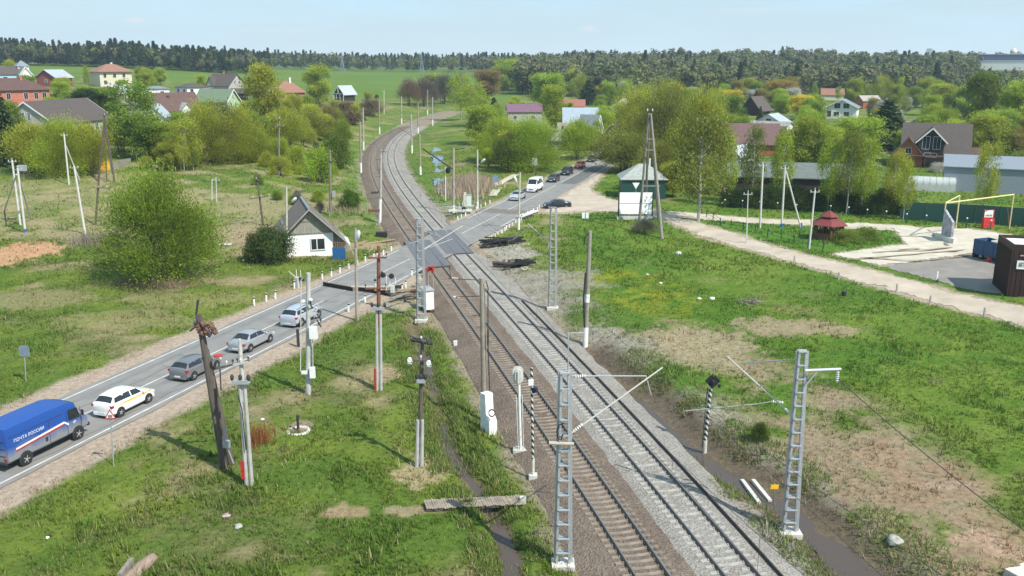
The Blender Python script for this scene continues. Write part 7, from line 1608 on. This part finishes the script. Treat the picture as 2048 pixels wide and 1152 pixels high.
# ================================================================== SKY, SUN, AIR, CAMERA
sun_az=math.atan2(.74,-.67)          # angle from +Y towards +X of the direction the light comes from
EL=R(50)
sd=np.array([math.sin(sun_az)*math.cos(EL),math.cos(sun_az)*math.cos(EL),math.sin(EL)])
W=bpy.data.worlds.new('World'); S.world=W; W.use_nodes=True; nt=W.node_tree; nt.nodes.clear(); N=nt.nodes.new; L=nt.links.new
out=N('ShaderNodeOutputWorld'); bg=N('ShaderNodeBackground'); L(bg.outputs[0],out.inputs[0])
sk=N('ShaderNodeTexSky'); sk.sky_type='NISHITA'; sk.sun_disc=False; sk.sun_elevation=EL; sk.sun_rotation=sun_az; sk.air_density=1.0; sk.dust_density=1.2; sk.ozone_density=1.6; sk.altitude=200
tc=N('ShaderNodeTexCoord'); sep=N('ShaderNodeSeparateXYZ'); L(tc.outputs['Generated'],sep.inputs[0])
mp=N('ShaderNodeMapping'); mp.inputs['Scale'].default_value=(5,5,34); L(tc.outputs['Generated'],mp.inputs[0]); nz=N('ShaderNodeTexNoise'); nz.inputs['Scale'].default_value=1.1; nz.inputs['Detail'].default_value=6; nz.inputs['Roughness'].default_value=.55; L(mp.outputs[0],nz.inputs[0])
cr=N('ShaderNodeValToRGB'); cr.color_ramp.elements[0].position=.42; cr.color_ramp.elements[0].color=(.55,.55,.55,1); cr.color_ramp.elements[1].position=.75; cr.color_ramp.elements[1].color=(.9,.9,.9,1); L(nz.outputs[0],cr.inputs[0])
mx=N('ShaderNodeMixRGB'); mx.inputs[2].default_value=(4.5,7.1,8.9,1); L(cr.outputs[0],mx.inputs[0]); L(sk.outputs[0],mx.inputs[1])
gz=N('ShaderNodeMapRange'); gz.inputs[1].default_value=.0; gz.inputs[2].default_value=.085; gz.inputs[3].default_value=.75; gz.inputs[4].default_value=0; L(sep.outputs['Z'],gz.inputs[0]); hm_=N('ShaderNodeMixRGB'); hm_.inputs[2].default_value=(6.9,8.1,8.7,1); L(gz.outputs[0],hm_.inputs[0]); L(mx.outputs[0],hm_.inputs[1]); mx=hm_
# two small fair-weather puffs
last=mx.outputs[0]
for (px,py,wx,wy) in ((270,41,.011,.0035),(1178,58,.010,.004),(1500,20,.05,.003),(560,60,.06,.004)):
    a,b,c=ray(px,py); d=np.array([a,b,c]); d/=np.linalg.norm(d)
    vm=N('ShaderNodeVectorMath'); vm.operation='SUBTRACT'; L(tc.outputs['Generated'],vm.inputs[0]); vm.inputs[1].default_value=tuple(d)
    m2=N('ShaderNodeMapping'); m2.vector_type='POINT'; m2.inputs['Scale'].default_value=(1/wx,1/wx,1/wy); L(vm.outputs[0],m2.inputs[0])
    ln=N('ShaderNodeVectorMath'); ln.operation='LENGTH'; L(m2.outputs[0],ln.inputs[0])
    n3=N('ShaderNodeTexNoise'); n3.inputs['Scale'].default_value=1.6; n3.inputs['Detail'].default_value=5; L(m2.outputs[0],n3.inputs[0])
    ad=N('ShaderNodeMath'); ad.operation='MULTIPLY_ADD'; ad.inputs[1].default_value=1.6; L(n3.outputs[0],ad.inputs[0]); L(ln.outputs['Value'],ad.inputs[2])
    mr=N('ShaderNodeMapRange'); mr.inputs[1].default_value=1.9; mr.inputs[2].default_value=1.0; mr.inputs[3].default_value=0; mr.inputs[4].default_value=.75 if wx<.03 else .3; L(ad.outputs[0],mr.inputs[0])
    m3=N('ShaderNodeMixRGB'); m3.inputs[2].default_value=(7.4,7.5,7.5,1); L(mr.outputs[0],m3.inputs[0]); L(last,m3.inputs[1]); last=m3.outputs[0]
L(last,bg.inputs[0]); bg.inputs[1].default_value=.10
sl=bpy.data.lights.new('sun','SUN'); sl.energy=5.0; sl.angle=R(.53); sl.color=(1,.955,.88); so=bpy.data.objects.new('sun',sl); COL.objects.link(so)
from mathutils import Vector
so.rotation_euler=Vector(tuple(sd)).to_track_quat('Z','Y').to_euler()
HAZE=True
if HAZE:
    m=MB(); m.box((0,950,40),(4200,2400,106)); hm=bpy.data.materials.new('pale_air'); hm.use_nodes=True; nt=hm.node_tree; nt.nodes.clear(); o=nt.nodes.new('ShaderNodeOutputMaterial'); v=nt.nodes.new('ShaderNodeVolumePrincipled'); v.inputs['Color'].default_value=(.72,.87,1,1); v.inputs['Density'].default_value=.00017; v.inputs['Anisotropy'].default_value=.2; nt.links.new(v.outputs[0],o.inputs['Volume'])
    tag(m.build('haze',hm),'thin pale haze over the far land','haze',kind='stuff')
cam=bpy.data.cameras.new('camera'); co=bpy.data.objects.new('camera',cam); COL.objects.link(co); co.location=(0,0,CH); co.rotation_euler=(math.pi/2-PIT,0,0)
cam.sensor_width=36; cam.sensor_fit='HORIZONTAL'; cam.lens=36*F/2048; cam.clip_start=.5; cam.clip_end=9000; S.camera=co
S.view_settings.view_transform='Standard'; S.view_settings.look='None'; S.view_settings.exposure=.30; S.view_settings.gamma=1; S.view_settings.use_curve_mapping=False
for o in [o for o in bpy.data.objects if o.type=='FONT']:
    me=bpy.data.meshes.new_from_object(o.evaluated_get(bpy.context.evaluated_depsgraph_get())); n_=bpy.data.objects.new('lettering',me); COL.objects.link(n_); n_.parent=o.parent; n_.location=o.location; n_.rotation_euler=o.rotation_euler; n_.scale=o.scale; bpy.data.objects.remove(o)
S.cycles.max_bounces=5; S.cycles.diffuse_bounces=2; S.cycles.glossy_bounces=2; S.cycles.transmission_bounces=3; S.cycles.volume_bounces=0; S.cycles.transparent_max_bounces=4
